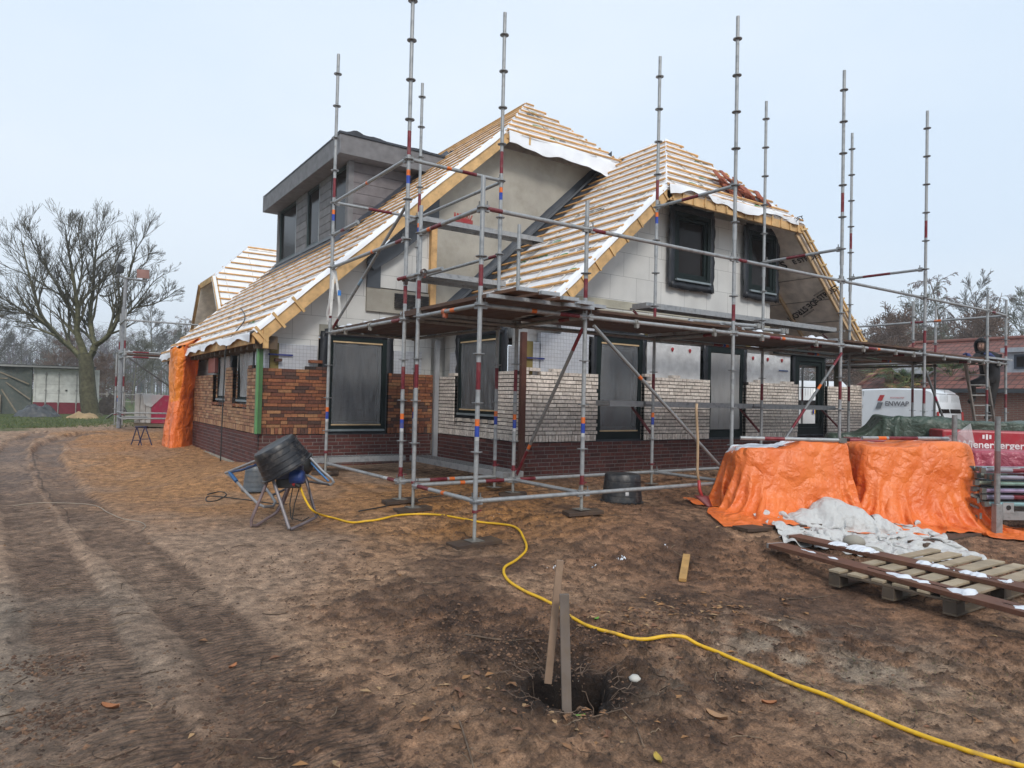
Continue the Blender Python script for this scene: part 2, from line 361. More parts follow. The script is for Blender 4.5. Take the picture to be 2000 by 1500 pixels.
def relief(x, y, full=False):
    z = gh(x, y)
    r = np.hypot(x, y); near = 1-sm(r, 18, 40)
    ts = np.zeros_like(x); tm = np.zeros_like(x); dt = np.zeros_like(x); rut = np.zeros_like(x); tread = np.zeros_like(x)
    for k, P in enumerate(TR):
        wob = .05*n2(x*1.3+k, y*1.3)
        d, s, sd_ = poly_dist(x, y, P); sd_ = sd_+wob; d = np.abs(sd_)
        wdt = (.26,.25,.15,.14)[k]
        inside = 1-sm(d, wdt*.8, wdt*1.1)
        shoulder = np.exp(-((d-wdt*1.35)/.06)**2)
        fade = .55+.45*sm(fbm(x*.9+k*7, y*.9, 2), -.3, .3)
        deep = (.020 + .05*sm(r, 8, 16))*(1 if k < 2 else .2)
        rut -= inside*deep*fade; rut += shoulder*deep*.3*fade
        chev = np.sin((s + np.abs(sd_)*.9)*2*PI/.085)*.5+.5
        ts = np.where((d < wdt*1.3) & (k < 2), s+sd_**2*1.2, ts); tm = np.maximum(tm, inside*fade*(1 if k < 2 else 0))
        dt = np.maximum(dt, inside*fade)
    lanem = sm(x*-.83+y*.56+.5*n2(x*.5, y*.5), .7, 1.9)*(1-sm(r, 12, 18))
    rough = 1-.6*dt - .78*lanem
    f1 = fbm(x*.55, y*.55, 3)*.028
    f2 = fbm(x*2.3+3, y*2.3, 4)*.015
    cl = sm(fbm(x*6.5, y*6.5+9, 4, .68), .06, .38)
    f3 = cl*.030*(.35+.65*sm(fbm(x*.8+40, y*.8, 2), -.15, .25))
    f4 = ridge(x*9, y*9+5, 3)*.006 + fbm(x*24, y*24, 2, .6)*.007
    z = z + near*(f1*(1-.5*lanem) + (f2+f3+f4)*np.clip(rough, .12, 1) + rut + tread)
    # low bank beside the lane and raised sand strip in front of the long wall
    # the dug hole with its crumbly rim
    dx = x-HOLE[0]; dy = y-HOLE[1]; dh = np.hypot(dx*1.0, dy*1.15); an = np.arctan2(dy, dx)
    R0 = .225+.035*np.sin(an*3+1)+.02*np.sin(an*7)
    hole = 1-sm(dh, R0*.62, R0*1.12)
    z = z - hole*.75 - np.exp(-(dh/.42)**2)*.05 + np.exp(-((dh-.62)/.2)**2)*.035*(1+1.2*fbm(x*5, y*5, 3))
    z = z + near*np.exp(-(dh/.9)**2)*sm(fbm(x*8, y*8, 3, .6), 0, .4)*.03*(1-hole)
    if not full: return z
    return z, dt, hole, dh, cl, near, ts, tm
def rz(x, y): return float(relief(np.array([float(x)]), np.array([float(y)]))[0])
def R_(u, v, dz=0):                                     # pixel to the detailed ground
    p = G(u, v); return np.array([p[0], p[1], rz(p[0], p[1])+dz])
def build_ground():
    fw = math.atan2(_Fw[1], _Fw[0])
    a1 = np.linspace(-43, 43, 760); a2 = np.linspace(46, 314, 70)
    ang = np.radians(np.concatenate([a1, a2])); ang = fw+ang
    rr = np.concatenate([[.05, .5, 1.0, 1.5], np.geomspace(1.9, 13, 560), np.geomspace(13.3, 45, 170), np.geomspace(47, 1500, 40)])
    na, nr = len(ang), len(rr)
    X = rr[:, None]*np.cos(ang)[None]; Y = rr[:, None]*np.sin(ang)[None]
    z, dt, hole, dh, cl, near, ts, tm = relief(X, Y, True)
    co_ = np.stack([X, Y, z], -1).reshape(-1, 3)
    i = np.arange(nr-1)[:, None]; j = np.arange(na)[None]; j2 = (j+1) % na
    q = np.stack(np.broadcast_arrays(i*na+j, (i+1)*na+j, (i+1)*na+j2, i*na+j2), -1).reshape(-1, 4)
    me = bpy.data.meshes.new('ground'); me.vertices.add(len(co_)); me.vertices.foreach_set('co', co_.ravel())
    me.loops.add(q.size); me.loops.foreach_set('vertex_index', q.ravel().astype(np.int32))
    me.polygons.add(len(q)); me.polygons.foreach_set('loop_start', np.arange(0, q.size, 4, dtype=np.int32)); me.polygons.foreach_set('loop_total', np.full(len(q), 4, np.int32))
    me.update(calc_edges=True); me.polygons.foreach_set('use_smooth', np.ones(len(q), bool))
    # soil colour by kind of soil, with the hole's shade mixed in
    mudA = np.array([.285,.152,.085]); mudD = np.array([.050,.027,.017]); sand = np.array([.42,.20,.07]); pale = np.array([.34,.26,.19]); grass = np.array([.075,.10,.028]); tan = np.array([.385,.24,.148]); lane = np.array([.39,.262,.178])
    def mixc(c, b, f): return c*(1-f[..., None])+b*f[..., None]
    c = np.broadcast_to(mudA, X.shape+(3,)).copy()
    c = mixc(c, tan, sm(fbm(X*.45+5, Y*.45, 4), -.25, .35)*.8)
    nzz = fbm(X*.8, Y*.8, 4)
    # orange building sand: strip round the foot of the house and the slope left of it
    sd_d, _, _ = poly_dist(X, Y, pl([(215,850),(300,880),(400,935),(520,975),(680,975),(900,985)])); sd1 = 1-sm(sd_d+nzz*1.1, .9, 2.5); sd1 = np.maximum(sd1, (1-sm(np.abs(X-2.2)+nzz*.8, .4, 1.6))*sm(Y, 8, 9.5)*(1-sm(Y, 20, 24)))
    c = mixc(c, sand, np.clip(sd1*(1.0-.5*sm(-nzz, .0, .35)), 0, 1))
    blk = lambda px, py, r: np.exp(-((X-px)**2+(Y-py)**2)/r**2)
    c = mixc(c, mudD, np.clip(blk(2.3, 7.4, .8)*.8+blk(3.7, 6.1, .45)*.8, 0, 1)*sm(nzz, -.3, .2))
    gx, gy = G(1600, 1270)[:2]; c = mixc(c, pale, np.clip(blk(gx, gy, .7)*1.3, 0, 1)*sm(fbm(X*3, Y*3, 4), -.3, .25))
    gx, gy = G(1290, 1350)[:2]; c = mixc(c, pale, np.clip(blk(gx, gy, .25)*1.1, 0, 1)*sm(fbm(X*6, Y*6, 3), -.3, .2)*.8)
    gx, gy = G(640, 985)[:2]
    lf = sm(-.83*X+.56*Y*1.0+nzz*.6, .9, 2.0); c = mixc(c, lane, lf*.9*(1-sd1*.8))
    for k, (u, v, r) in enumerate([(20,1350,.8),(60,1200,.8)]):
        gx, gy = G(u, v)[:2]; c = mixc(c, np.array([.27,.215,.165]), np.clip(blk(gx, gy, r)*1.2, 0, 1)*.8)
    c = mixc(c, np.array([.205,.128,.086]), tm*.9*sm(fbm(X*1.3, Y*1.3, 3), -.75, .0)); c = mixc(c, mudD*1.8, (dt-tm).clip(0,1)*.35)
    c = mixc(c, mudD*1.5, np.clip(cl-.2, 0, 1)*.85*near*(1-.7*lf))
    c = mixc(c, mudD*1.9, sm(fbm(X*.7+31, Y*.7, 4, .6), .0, .4)*.7*near*(1-.75*lf)*(1-.5*sd1))
    for u_, v_, r_ in ((930,1235,.42),(1010,1290,.35),(1150,1250,.3),(880,1190,.3),(1190,1330,.25),(1430,1340,.25),(1330,1180,.35)):
        gx, gy = G(u_, v_)[:2]; c = mixc(c, mudD*1.1, np.clip(blk(gx, gy, r_)*1.3*(.5+1.4*fbm(X*5, Y*5, 4)+.3), 0, 1)*.85)
    rg = fbm(X*14*.56+Y*14*.83*.35, Y*14*.56-X*14*.83*.35, 3); c = c*(1+near[..., None]*.22*np.clip(rg*2, -1, 1)[..., None])
    c = mixc(c, mudD*.8, np.clip(np.exp(-(dh/.55)**2)*.95, 0, 1)); c = mixc(c, mudD*.3, sm(dh, .5, .16))  # innermost mix paints the shade inside the hole over the soil colour
    # grass beyond the yard
    gl = sm(Y-1.2*(X-2)+nzz*1.6, 25.5, 27.5)*sm(-X, -6.5, -5.5); gl = np.maximum(gl, sm(np.hypot(X, Y), 40, 48)); gl = np.maximum(gl, sm(-X+nzz, 6, 9)*sm(np.hypot(X,Y), 20, 26))
    c = mixc(c, grass, gl*sm(fbm(X*1.1+9, Y*1.1, 4)+gl*.55, -.2, .25))
    pv = sm(X+.5*Y, 25.5, 26.5)*(1-sm(np.hypot(X, Y), 40, 48)); c = mixc(c, np.array([.16,.14,.13]), pv)
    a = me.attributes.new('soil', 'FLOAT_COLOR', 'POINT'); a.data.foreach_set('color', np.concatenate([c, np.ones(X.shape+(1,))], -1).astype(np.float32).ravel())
    a = me.attributes.new('trk_s', 'FLOAT', 'POINT'); a.data.foreach_set('value', ts.astype(np.float32).ravel()); a = me.attributes.new('trk_m', 'FLOAT', 'POINT'); a.data.foreach_set('value', tm.astype(np.float32).ravel())
    wet = np.clip(dt*.8*sm(np.hypot(X, Y), 9, 16) + .15, 0, 1)
    a = me.attributes.new('wet', 'FLOAT', 'POINT'); a.data.foreach_set('value', wet.astype(np.float32).ravel())
    m, nt, p, N = nodes('soil'); L = nt.links.new
    at_ = N('ShaderNodeAttribute'); at_.attribute_name = 'soil'; aw = N('ShaderNodeAttribute'); aw.attribute_name = 'wet'
    tc = N('ShaderNodeTexCoord'); o = tc.outputs['Object']
    n1 = N('ShaderNodeTexNoise'); n1.inputs['Scale'].default_value = 9; n1.inputs['Detail'].default_value = 10; n1.inputs['Roughness'].default_value = .68; L(o, n1.inputs['Vector'])
    mr = N('ShaderNodeMapRange'); mr.inputs['From Min'].default_value = .33; mr.inputs['From Max'].default_value = .67; mr.inputs['To Min'].default_value = .55; mr.inputs['To Max'].default_value = 1.5; L(n1.outputs[0], mr.inputs[0])
    n2_ = N('ShaderNodeTexNoise'); n2_.inputs['Scale'].default_value = 90; n2_.inputs['Detail'].default_value = 8; n2_.inputs['Roughness'].default_value = .7; L(o, n2_.inputs['Vector'])
    mr2 = N('ShaderNodeMapRange'); mr2.inputs['From Min'].default_value = .35; mr2.inputs['From Max'].default_value = .65; mr2.inputs['To Min'].default_value = .6; mr2.inputs['To Max'].default_value = 1.4; L(n2_.outputs[0], mr2.inputs[0])
    mm = N('ShaderNodeMath', operation='MULTIPLY'); L(mr.outputs[0], mm.inputs[0]); L(mr2.outputs[0], mm.inputs[1])
    vm = N('ShaderNodeVectorMath', operation='SCALE'); L(at_.outputs['Color'], vm.inputs[0]); L(mm.outputs[0], vm.inputs['Scale'])
    fk = N('ShaderNodeTexNoise'); fk.inputs['Scale'].default_value = 24; fk.inputs['Detail'].default_value = 12; fk.inputs['Roughness'].default_value = .78; L(o, fk.inputs['Vector']); fm_ = N('ShaderNodeMapRange'); fm_.inputs['From Min'].default_value = .54; fm_.inputs['From Max'].default_value = .63; fm_.inputs['To Min'].default_value = 1; fm_.inputs['To Max'].default_value = .30; L(fk.outputs[0], fm_.inputs[0])  # dark flecks put crevice shade into the soil colour
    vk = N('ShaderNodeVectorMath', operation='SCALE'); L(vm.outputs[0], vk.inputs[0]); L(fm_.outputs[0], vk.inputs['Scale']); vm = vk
    # scattered pale grit
    vo = N('ShaderNodeTexVoronoi'); vo.inputs['Scale'].default_value = 38; vo.inputs['Randomness'].default_value = 1; L(o, vo.inputs['Vector'])
    cmp_ = N('ShaderNodeMath', operation='LESS_THAN'); L(vo.outputs['Distance'], cmp_.inputs[0]); cmp_.inputs[1].default_value = .13
    sp = N('ShaderNodeSeparateColor'); L(vo.outputs['Color'], sp.inputs[0]); g2 = N('ShaderNodeMath', operation='GREATER_THAN'); L(sp.outputs[0], g2.inputs[0]); g2.inputs[1].default_value = .93
    mu = N('ShaderNodeMath', operation='MULTIPLY'); L(cmp_.outputs[0], mu.inputs[0]); L(g2.outputs[0], mu.inputs[1])
    mx = N('ShaderNodeMix', data_type='RGBA'); L(mu.outputs[0], mx.inputs['Factor']); L(vm.outputs[0], mx.inputs['A']); mx.inputs['B'].default_value = (.30,.27,.23,1)
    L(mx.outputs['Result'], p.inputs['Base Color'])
    rr_ = N('ShaderNodeMapRange'); L(aw.outputs['Fac'], rr_.inputs[0]); rr_.inputs['To Min'].default_value = .92; rr_.inputs['To Max'].default_value = .42; L(rr_.outputs[0], p.inputs['Roughness'])
    p.inputs['Specular IOR Level'].default_value = .35
    n3 = N('ShaderNodeTexNoise'); n3.inputs['Scale'].default_value = 22; n3.inputs['Detail'].default_value = 12; n3.inputs['Roughness'].default_value = .7; n3.inputs['Distortion'].default_value = .4; L(o, n3.inputs['Vector'])
    b1 = N('ShaderNodeBump'); b1.inputs['Distance'].default_value = .06; b1.inputs['Strength'].default_value = 1; L(n3.outputs[0], b1.inputs['Height'])
    a_s = N('ShaderNodeAttribute'); a_s.attribute_name = 'trk_s'; a_m = N('ShaderNodeAttribute'); a_m.attribute_name = 'trk_m'; wn = N('ShaderNodeTexNoise'); wn.inputs['Scale'].default_value = 6; L(o, wn.inputs['Vector'])
    s1 = N('ShaderNodeMath', operation='MULTIPLY_ADD'); L(wn.outputs[0], s1.inputs[0]); s1.inputs[1].default_value = .018; L(a_s.outputs['Fac'], s1.inputs[2]); s2 = N('ShaderNodeMath', operation='MULTIPLY'); L(s1.outputs[0], s2.inputs[0]); s2.inputs[1].default_value = 2*PI/.052; s3 = N('ShaderNodeMath', operation='SINE'); L(s2.outputs[0], s3.inputs[0]); s4 = N('ShaderNodeMath', operation='MULTIPLY'); L(s3.outputs[0], s4.inputs[0]); L(a_m.outputs['Fac'], s4.inputs[1])
    bt = N('ShaderNodeBump'); bt.inputs['Distance'].default_value = .012; bt.inputs['Strength'].default_value = 1; L(s4.outputs[0], bt.inputs['Height']); L(b1.outputs[0], bt.inputs['Normal']); L(bt.outputs[0], p.inputs['Normal'])
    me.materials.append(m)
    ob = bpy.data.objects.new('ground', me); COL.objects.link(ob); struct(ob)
    return ob
GROUND = build_ground()
MT['soilclod'] = M('soil_clod', None, .95, 0, .35, 30, .006, 50)
# loose clods, leaf litter and twigs nobody could count
def scatter_in_view(n, vmin, vmax, umin=0, umax=2000, p=1.0):
    out = []
    while len(out) < n:
        u = random.uniform(umin, umax); v = vmin+(vmax-vmin)*random.random()**p
        q = onZ(u, v, gz(*onZ(u, v, .1)[:2])); out.append((q[0], q[1]))
    return out
P_ = scatter_in_view(15000, 830, 1560, -200, 2200); P_ = np.array(P_); P_ = np.concatenate([P_]+[np.array(G(u_, v_)[:2])[None]+rng.normal(size=(n_, 2))*r_ for u_, v_, r_, n_ in ((930,1240,.28,1300),(1020,1290,.22,900),(1160,1260,.2,500),(105,1400,.12,350),(90,1300,.12,300),(1430,1345,.15,250),(1330,1190,.2,300))])
cl_ = fbm(P_[:, 0]*.8+40, P_[:, 1]*.8, 2); keep = (cl_ > -.05) | (rng.random(len(P_)) < .25)
lane_ = sm(-.83*P_[:, 0]+.56*P_[:, 1], 1.4, 2.4); keep &= rng.random(len(P_)) > lane_*.75; keep[15000:] = True
P_ = P_[keep]; Z_ = relief(P_[:, 0], P_[:, 1])
mb = MB()
for (x, y), z in zip(P_, Z_):
    r = abs(random.gauss(0, 1))*.006+.003; k = random.uniform(.6, 1.3); t = (.15*k, .083*k, .048*k) if random.random() < .4 else (.07*k, .038*k, .024*k)
    if y > 7.2 and x < 5.5: t = (.17*k, .085*k, .035*k)
    vs = [(x+random.uniform(-1,1)*.3*r+a*r*random.uniform(.7,1.3), y+b*r*random.uniform(.7,1.3), z+c*r*random.uniform(.6,1.1)) for a,b,c in ((1,0,.1),(0,1,0),(-1,0,.1),(0,-1,0),(.2,.1,.8),(0,0,-.5))]
    mb.add(vs, [(0,1,4),(1,2,4),(2,3,4),(3,0,4),(1,0,5),(2,1,5),(3,2,5),(0,3,5)], t)
o = mb.build('soil_crumbs', 'soilclod'); tag(o, 'loose brown crumbs of soil strewn over the churned yard', 'soil crumbs', kind='stuff')
mb = MB()
LF = [(.20,.10,.045),(.26,.13,.05),(.12,.06,.035),(.32,.20,.10),(.16,.075,.04)]
pts = scatter_in_view(120, 1000, 1490, 300, 2000)
for cu, cv, n, sp in ((1240,1210,110,.28),(1400,1205,50,.25),(1120,1420,26,.3),(1470,1230,24,.3),(960,1350,18,.25)):
    c = G(cu, cv)
    pts += [(c[0]+random.gauss(0, sp), c[1]+random.gauss(0, sp*.6)) for _ in range(n)]
for x, y in pts:
    z = rz(x, y)+.004; s_ = random.uniform(.010, .026); a = random.uniform(0, 2*PI); ca, sa = math.cos(a)*s_, math.sin(a)*s_; cu = random.uniform(.2, .7)*s_
    vs = [(x-ca*1.6, y-sa*1.6, z), (x-sa*.8, y+ca*.8, z+cu), (x+ca*1.6, y+sa*1.6, z+.3*cu), (x+sa*.8, y-ca*.8, z+cu*.8), (x, y, z+.1*cu)]
    mb.add(vs, [(0,4,1),(4,2,1),(0,3,4),(3,2,4)], bl(random.choice(LF)))
o = mb.build('leaf_litter', 'cloth'); tag(o, 'small dead brown leaves scattered on the mud round the hole and pallet', 'leaf litter', kind='stuff')
mb = MB()
for x, y in scatter_in_view(330, 880, 1500, 0, 2000):
    a = random.uniform(0, 2*PI); Ls = random.uniform(.04, .22); pp = []
    bend = random.uniform(-1.2, 1.2)
    for k in range(6):
        t = k/5; pp.append((x+math.cos(a+bend*t)*Ls*t, y+math.sin(a+bend*t)*Ls*t))
    zz = relief(np.array([q[0] for q in pp]), np.array([q[1] for q in pp]))
    mb.tube([(q[0], q[1], z+.003) for q, z in zip(pp, zz)], random.uniform(.0012, .0032), 4, bl((.07,.045,.03)) if random.random() < .75 else bl((.25,.18,.12)))
hx, hy = HOLE[:2]
for k in range(46):                                       # root hairs and twigs in the rim of the hole
    a = random.uniform(-.9, 2.0) if k % 2 else random.uniform(0, 6.28); r0 = random.uniform(.16, .3); pp = []
    x, y = hx+math.cos(a)*r0, hy+math.sin(a)*r0; z = rz(x, y)+.01; an = a+random.uniform(-1.3, 1.3)
    for q in range(7):
        pp.append((x, y, z)); st = random.uniform(.02, .05); an += random.uniform(-.6, .6); x += math.cos(an)*st; y += math.sin(an)*st; z = max(z+random.uniform(-.03, .02), rz(x, y)+.004) if r0 > .2 else z-random.uniform(0, .05)
    mb.tube(pp, random.uniform(.001, .0028), 4, bl((.16,.11,.08)))
o = mb.build('twig_litter', 'bark', smooth=True); tag(o, 'thin twigs and root hairs lying over the mud and in the dug hole', 'twig litter', kind='stuff')
mb = MB()
for k in range(5200):
    # short grass blades at the edge of the meadow left of the lane
    u = random.uniform(-40, 345); v = random.uniform(818, 838); q = onZ(u, v, .42)
    if random.random() < .05: q = R_(random.uniform(1560, 2000), random.uniform(1290, 1420))
    x, y = q[0], q[1]; z = rz(x, y); h = random.uniform(.02, .06) if q[2] > .3 else random.uniform(.01, .03); a = random.uniform(0, 6.3); w_ = .012 if q[2] > .3 else .0015
    mb.add([(x-math.cos(a)*w_, y-math.sin(a)*w_, z), (x+math.cos(a)*w_, y+math.sin(a)*w_, z), (x+random.uniform(-.03,.03), y+random.uniform(-.03,.03), z+h)], [(0,1,2)], bl(random.choice([(.085,.115,.03),(.13,.14,.04),(.06,.085,.025)])))
o = mb.build('grass', 'cloth'); tag(o, 'short green grass along the far edge of the mud', 'grass', kind='stuff')
# ================================================================== the farmhouse under construction
HS = thing('farmhouse', 'unfinished farmhouse of orange and white brick with battened white roofs and a grey dormer', 'house', (6, 12, .4))
ORB = [(.25,.095,.045),(.21,.075,.036),(.155,.055,.032),(.115,.046,.031),(.08,.042,.033),(.28,.12,.058),(.24,.09,.042),(.31,.155,.075),(.18,.065,.036),(.095,.047,.036)]
WHB = [(.68,.61,.55),(.65,.585,.525),(.70,.63,.57),(.63,.56,.50),(.68,.62,.56),(.59,.53,.475)]
ORS = [(.36,.20,.11),(.32,.17,.092),(.28,.14,.08),(.38,.235,.135),(.22,.11,.068),(.34,.19,.10)]  # paler copy of ORB, sky light on the long side put in the colour
RDB = [(.105,.030,.025),(.085,.026,.022),(.12,.036,.028),(.07,.022,.02),(.095,.03,.028)]
def brick_wall(name, o, u, n, ub0, ub1, z0, z1, pitch, joint, blen, pal, opens=(), top=None, mort=(.05,.045,.04), rec=.011, dep=.10, soldier=False, loose=.0, parent=HS):
    """o: xy origin on the face, u: unit xy along it, n: outward xy; bricks are real boxes in front of a recessed mortar bed"""
    mb = MB(); u = np.array([u[0], u[1], 0.]); n = np.array([n[0], n[1], 0.]); o = np.array([o[0], o[1], 0.])
    def clip(a, b, za, zb):                               # split an interval by the openings
        segs = [(a, b)]
        for (x0, x1, y0, y1) in opens:
            if zb > y0+.004 and za < y1-.004:
                ns = []
                for (p, q) in segs:
                    if x1 <= p or x0 >= q: ns.append((p, q))
                    else:
                        if x0 > p: ns.append((p, x0))
                        if x1 < q: ns.append((x1, q))
                segs = ns
        return segs
    def put(a, b, za, zb, t):
        if b-a < .02: return
        pr = random.uniform(-.0025, .0025); jz = random.uniform(-.0015, .0015)
        c = o+u*(a+b)/2-n*(dep/2-pr)+np.array([0,0,(za+zb)/2+jz]); mb.obox(c, u*(b-a)/2, n*dep/2, (0,0,(zb-za)/2), t, 0)
    z = z0; row = 0
    if soldier:
        h = .105; x = ub0
        while x < ub1:
            w_ = .052
            for p, q in clip(x, min(x+w_, ub1), z, z+h): put(p, q, z+joint*.5, z+h, bl(random.choice(pal)))
            x += w_+joint
        for p, q in clip(ub0, ub1, z, z+h+joint): mb.obox(o+u*(p+q)/2-n*(rec+.03)+np.array([0,0,z+(h+joint)/2]), u*(q-p)/2, n*.03, (0,0,(h+joint)/2), mort, 1)
        z += h+joint
    while z+pitch*.6 < z1:
        x = ub0-random.choice([0, .5, .25, .75])*blen; zb = z+pitch-joint
        lim = (lambda a: top(a)) if top else (lambda a: 99)
        while x < ub1:
            w_ = blen if random.random() < .8 else blen*.5-joint/2
            a, b = max(x, ub0), min(x+w_, ub1)
            if b > a and zb <= lim((a+b)/2)+.01:
                for p, q in clip(a, b, z, zb):
                    put(p, q, z, zb, bl(random.choice(pal)))
            x += w_+joint
        for p, q in clip(ub0, ub1, z-joint, zb):
            k = max(1, int((q-p)/.35))
            for i in range(k):
                a, b = p+(q-p)*i/k, p+(q-p)*(i+1)/k
                if zb <= lim((a+b)/2)+.01: mb.obox(o+u*(a+b)/2-n*(rec+.03)+np.array([0,0,(z-joint+zb)/2]), u*(b-a)/2, n*.03, (0,0,(zb-z+joint)/2), mort, 1)
        z += pitch; row += 1
    if loose:
        x = ub0
        while x < ub1-.1:
            w_ = blen if random.random() < .7 else blen*.5
            if x+w_ < ub1 and z < lim(x)+.12 and random.random() < loose:
                for p, q in clip(x, x+w_, z, z+pitch): put(p, q, z-joint*.6, z+pitch-joint*1.6, bl(random.choice(pal)))
            x += w_+joint
    return mb.build(name, ['brick', 'mortar'], parent)
XW, YW, XL, YG = 6.15, 8.74, 2.95, 11.5                   # white corner, white front, long side, orange gable face
ZB = .93
px = lambda u, v: float(onY(u, v, YW)[0])
# openings measured on the faces
D1 = (px(1166,860), px(1258,860)); D2 = (px(1385,860), px(1457,860)); D4 = (px(1558,860), px(1616,860))
XE = px(1684, 800)
OWF = dict(mort=(.036,.032,.03), joint=.011)
ragw = lambda a: 2.04 - .055*(1 if (math.sin(a*5.1)+math.sin(a*2.3+1)) > .9 else 0)
for a_, b_ in ((XW, D1[0]), (D1[1], D2[0]), (D2[1], D4[0]), (D4[1], XE)): brick_wall('white_brick_front', (0, YW), (1, 0), (0, -1), a_, b_, ZB, 2.07, .0625, .0135, .208, WHB, [], ragw, soldier=True, loose=.35, mort=(.022,.019,.018), rec=.02)
wy = [float(onX(u, 700, XW)[1]) for u in (888, 971)]
brick_wall('white_brick_side', (XW, 0), (0, 1), (-1, 0), YW+.101, YG-.0, ZB, 2.07, .0625, .0135, .208, WHB, [(wy[1], wy[0], 1.21, 3)], ragw, soldier=True, mort=(.022,.019,.018), rec=.02)
oy = {k: float(onX(u, 760, XL)[1]) for k, u in dict(a=414.7, b=439, c=453, d=482).items()}
rago = lambda a: 2.045 + (.05 if 12.0 < a < 12.3 or 13.6 < a < 13.9 else 0) - (.06 if a > 14.9 else 0)
brick_wall('orange_brick_side', (XL, 0), (0, 1), (-1, 0), YG+.101, 17.2, ZB, 2.12, .057, .009, .215, ORS, [(oy['d'], oy['c'], 1.36, 3), (oy['b'], oy['a'], 1.36, 3)], rago, soldier=True, mort=(.03,.022,.02))
OG = (float(onY(638.6,760,YG)[0]), float(onY(759,760,YG)[0]))
ragg = lambda a: 2.04 + (.055 if a > 3.85 and a < 4.1 else 0)
for a_, b_ in ((XL, OG[0]), (OG[1], XW-.101)): brick_wall('orange_brick_gable', (0, YG), (1, 0), (0, -1), a_, b_, ZB, 2.11, .057, .009, .215, ORB, [], ragg, soldier=True, loose=.22, mort=(.03,.022,.02))
# dark red plinth courses on a concrete footing
PM = (.17,.15,.14)
kw = dict(pitch=.0625, joint=.0125, blen=.208, pal=RDB, mort=PM, rec=.004)
brick_wall('plinth_front', (0, YW), (1, 0), (0, -1), XW, XE, ZB-.0625*9, ZB, **kw)
brick_wall('plinth_side', (XW, 0), (0, 1), (-1, 0), YW+.101, YG, ZB-.0625*9, ZB, **kw)
brick_wall('plinth_long_side', (XL, 0), (0, 1), (-1, 0), YG+.101, 20.6, ZB-.0625*9, ZB, **kw)
brick_wall('plinth_gable', (0, YG), (1, 0), (0, -1), XL, XW-.101, ZB-.0625*9, ZB, **kw)
mb = MB(); zf = ZB-.0625*9-.005
for a, b in (((XW-.05, YW-.05, -.1), (XE+.05, YW+.4, zf)), ((XW-.05, YW+.401, -.1), (XW+.3, YG-.051, zf)), ((XL-.05, YG-.05, -.1), (XW+.3, YG+.4, zf)), ((XL-.05, YG+.401, -.1), (XL+.3, 20.6, zf))):
    mb.box(a, b, (.30,.27,.22))
mb.build('concrete_footing', 'concrete', HS)
# ---- inner leaf of aerated blocks with holes for windows
def slab(mb, ax, pos, th, polys, tint=(.5,.5,.5), mi=0):
    """extruded polygons (list of outline in (s, z)); ax 'y' = wall facing -y at y=pos, ax 'x' = facing -x"""
    for P in polys:
        if ax == 'y': mb.prism([(s, pos, z) for s, z in P], (0, th, 0), tint, mi)
        else: mb.prism([(pos, s, z) for s, z in P], (th, 0, 0), tint, mi)
RS = .925                                                # roof rise per metre
# white wing roof and long wing roof planes
XR1, ZR1 = 10.65, 7.08; XR2, ZR2 = 8.83, 8.19
zA = lambda x: ZR1-RS*abs(x-XR1); zL = lambda x: ZR2-RS*abs(x-XR2)
YBW, YBL = 8.30, 11.22                                   # planes of the barge boards
yi = YW+.22
W1 = [float(onY(u, 480, yi-.08)[0]) for u in (1318, 1382)]; W2 = [float(onY(u, 500, yi-.08)[0]) for u in (1462, 1510)]
WZ1, WZ0 = 5.08, 3.86
def rect(a, b, c, d): return [(a, c), (b, c), (b, d), (a, d)]
mb = MB(); x0, x1 = XW+.22, 12.54
top = lambda x: min(zA(x)-.28, 5.2)
H0 = W1[0], W1[1]; H1 = W2
xs = sorted([x0, XR1-1.9, H0[0], H0[1], H1[0], H1[1], x1, XR1+1.8])
def colsegs(a, b):
    tops = [(b, top(b)), (a, top(a))]
    if (a >= H0[0]-1e-6 and b <= H0[1]+1e-6) or (a >= H1[0]-1e-6 and b <= H1[1]+1e-6):
        return [rect(a, b, 2.62, WZ0), [(a, WZ1), (b, WZ1)]+tops]
    return [[(a, 2.62), (b, 2.62)]+tops]
P = []
for a, b in zip(xs[:-1], xs[1:]):
    if b-a > .01 and b <= x1+.001: P += colsegs(a, b)
slab(mb, 'y', yi, .15, P)
for a, b in ((x0, D1[0]-.12), (D1[1]+.12, D2[0]-.12), (D2[1]+.12, D4[0]-.12)): slab(mb, 'y', yi, .15, [rect(a, b, .9, 2.618)])
for a, b in ((YW+.371, wy[1]-.1), (wy[0]+.1, YG+.15)): slab(mb, 'x', XW+.22, .15, [rect(a, b, .9, 3.1)])
slab(mb, 'x', XW+.22, .15, [rect(wy[1]-.1, wy[0]+.1, .9, 1.2), rect(wy[1]-.1, wy[0]+.1, 2.6, 3.1)])
mb.build('block_wall_front', 'block', HS)
mb = MB(); gi = YG+.2
zt = lambda x: min(zL(x)-.3, 6.3)
for a, b in ((XL+.2, OG[0]-.1), (OG[1]+.1, 6.1)): slab(mb, 'y', gi, .15, [rect(a, b, .9, 2.60)])
slab(mb, 'y', gi, .15, [[(XL+.2, 2.602), (4.77, 2.602), (4.77, zt(4.77)), (XL+.2, max(zt(XL+.2), 2.61))], [(5.02, 3.55), (6.1, 3.55), (6.1, zt(6.1)), (5.02, zt(5.02)-.3)], [(4.771, 2.602), (6.1, 2.602), (6.1, 3.10), (4.771, 3.10)]])
for a, b in ((YG+.351, oy['d']-.1), (oy['c']+.1, oy['b']-.1), (oy['a']+.1, 20.5)): slab(mb, 'x', XL+.2, .15, [rect(a, b, .9, 2.5)])
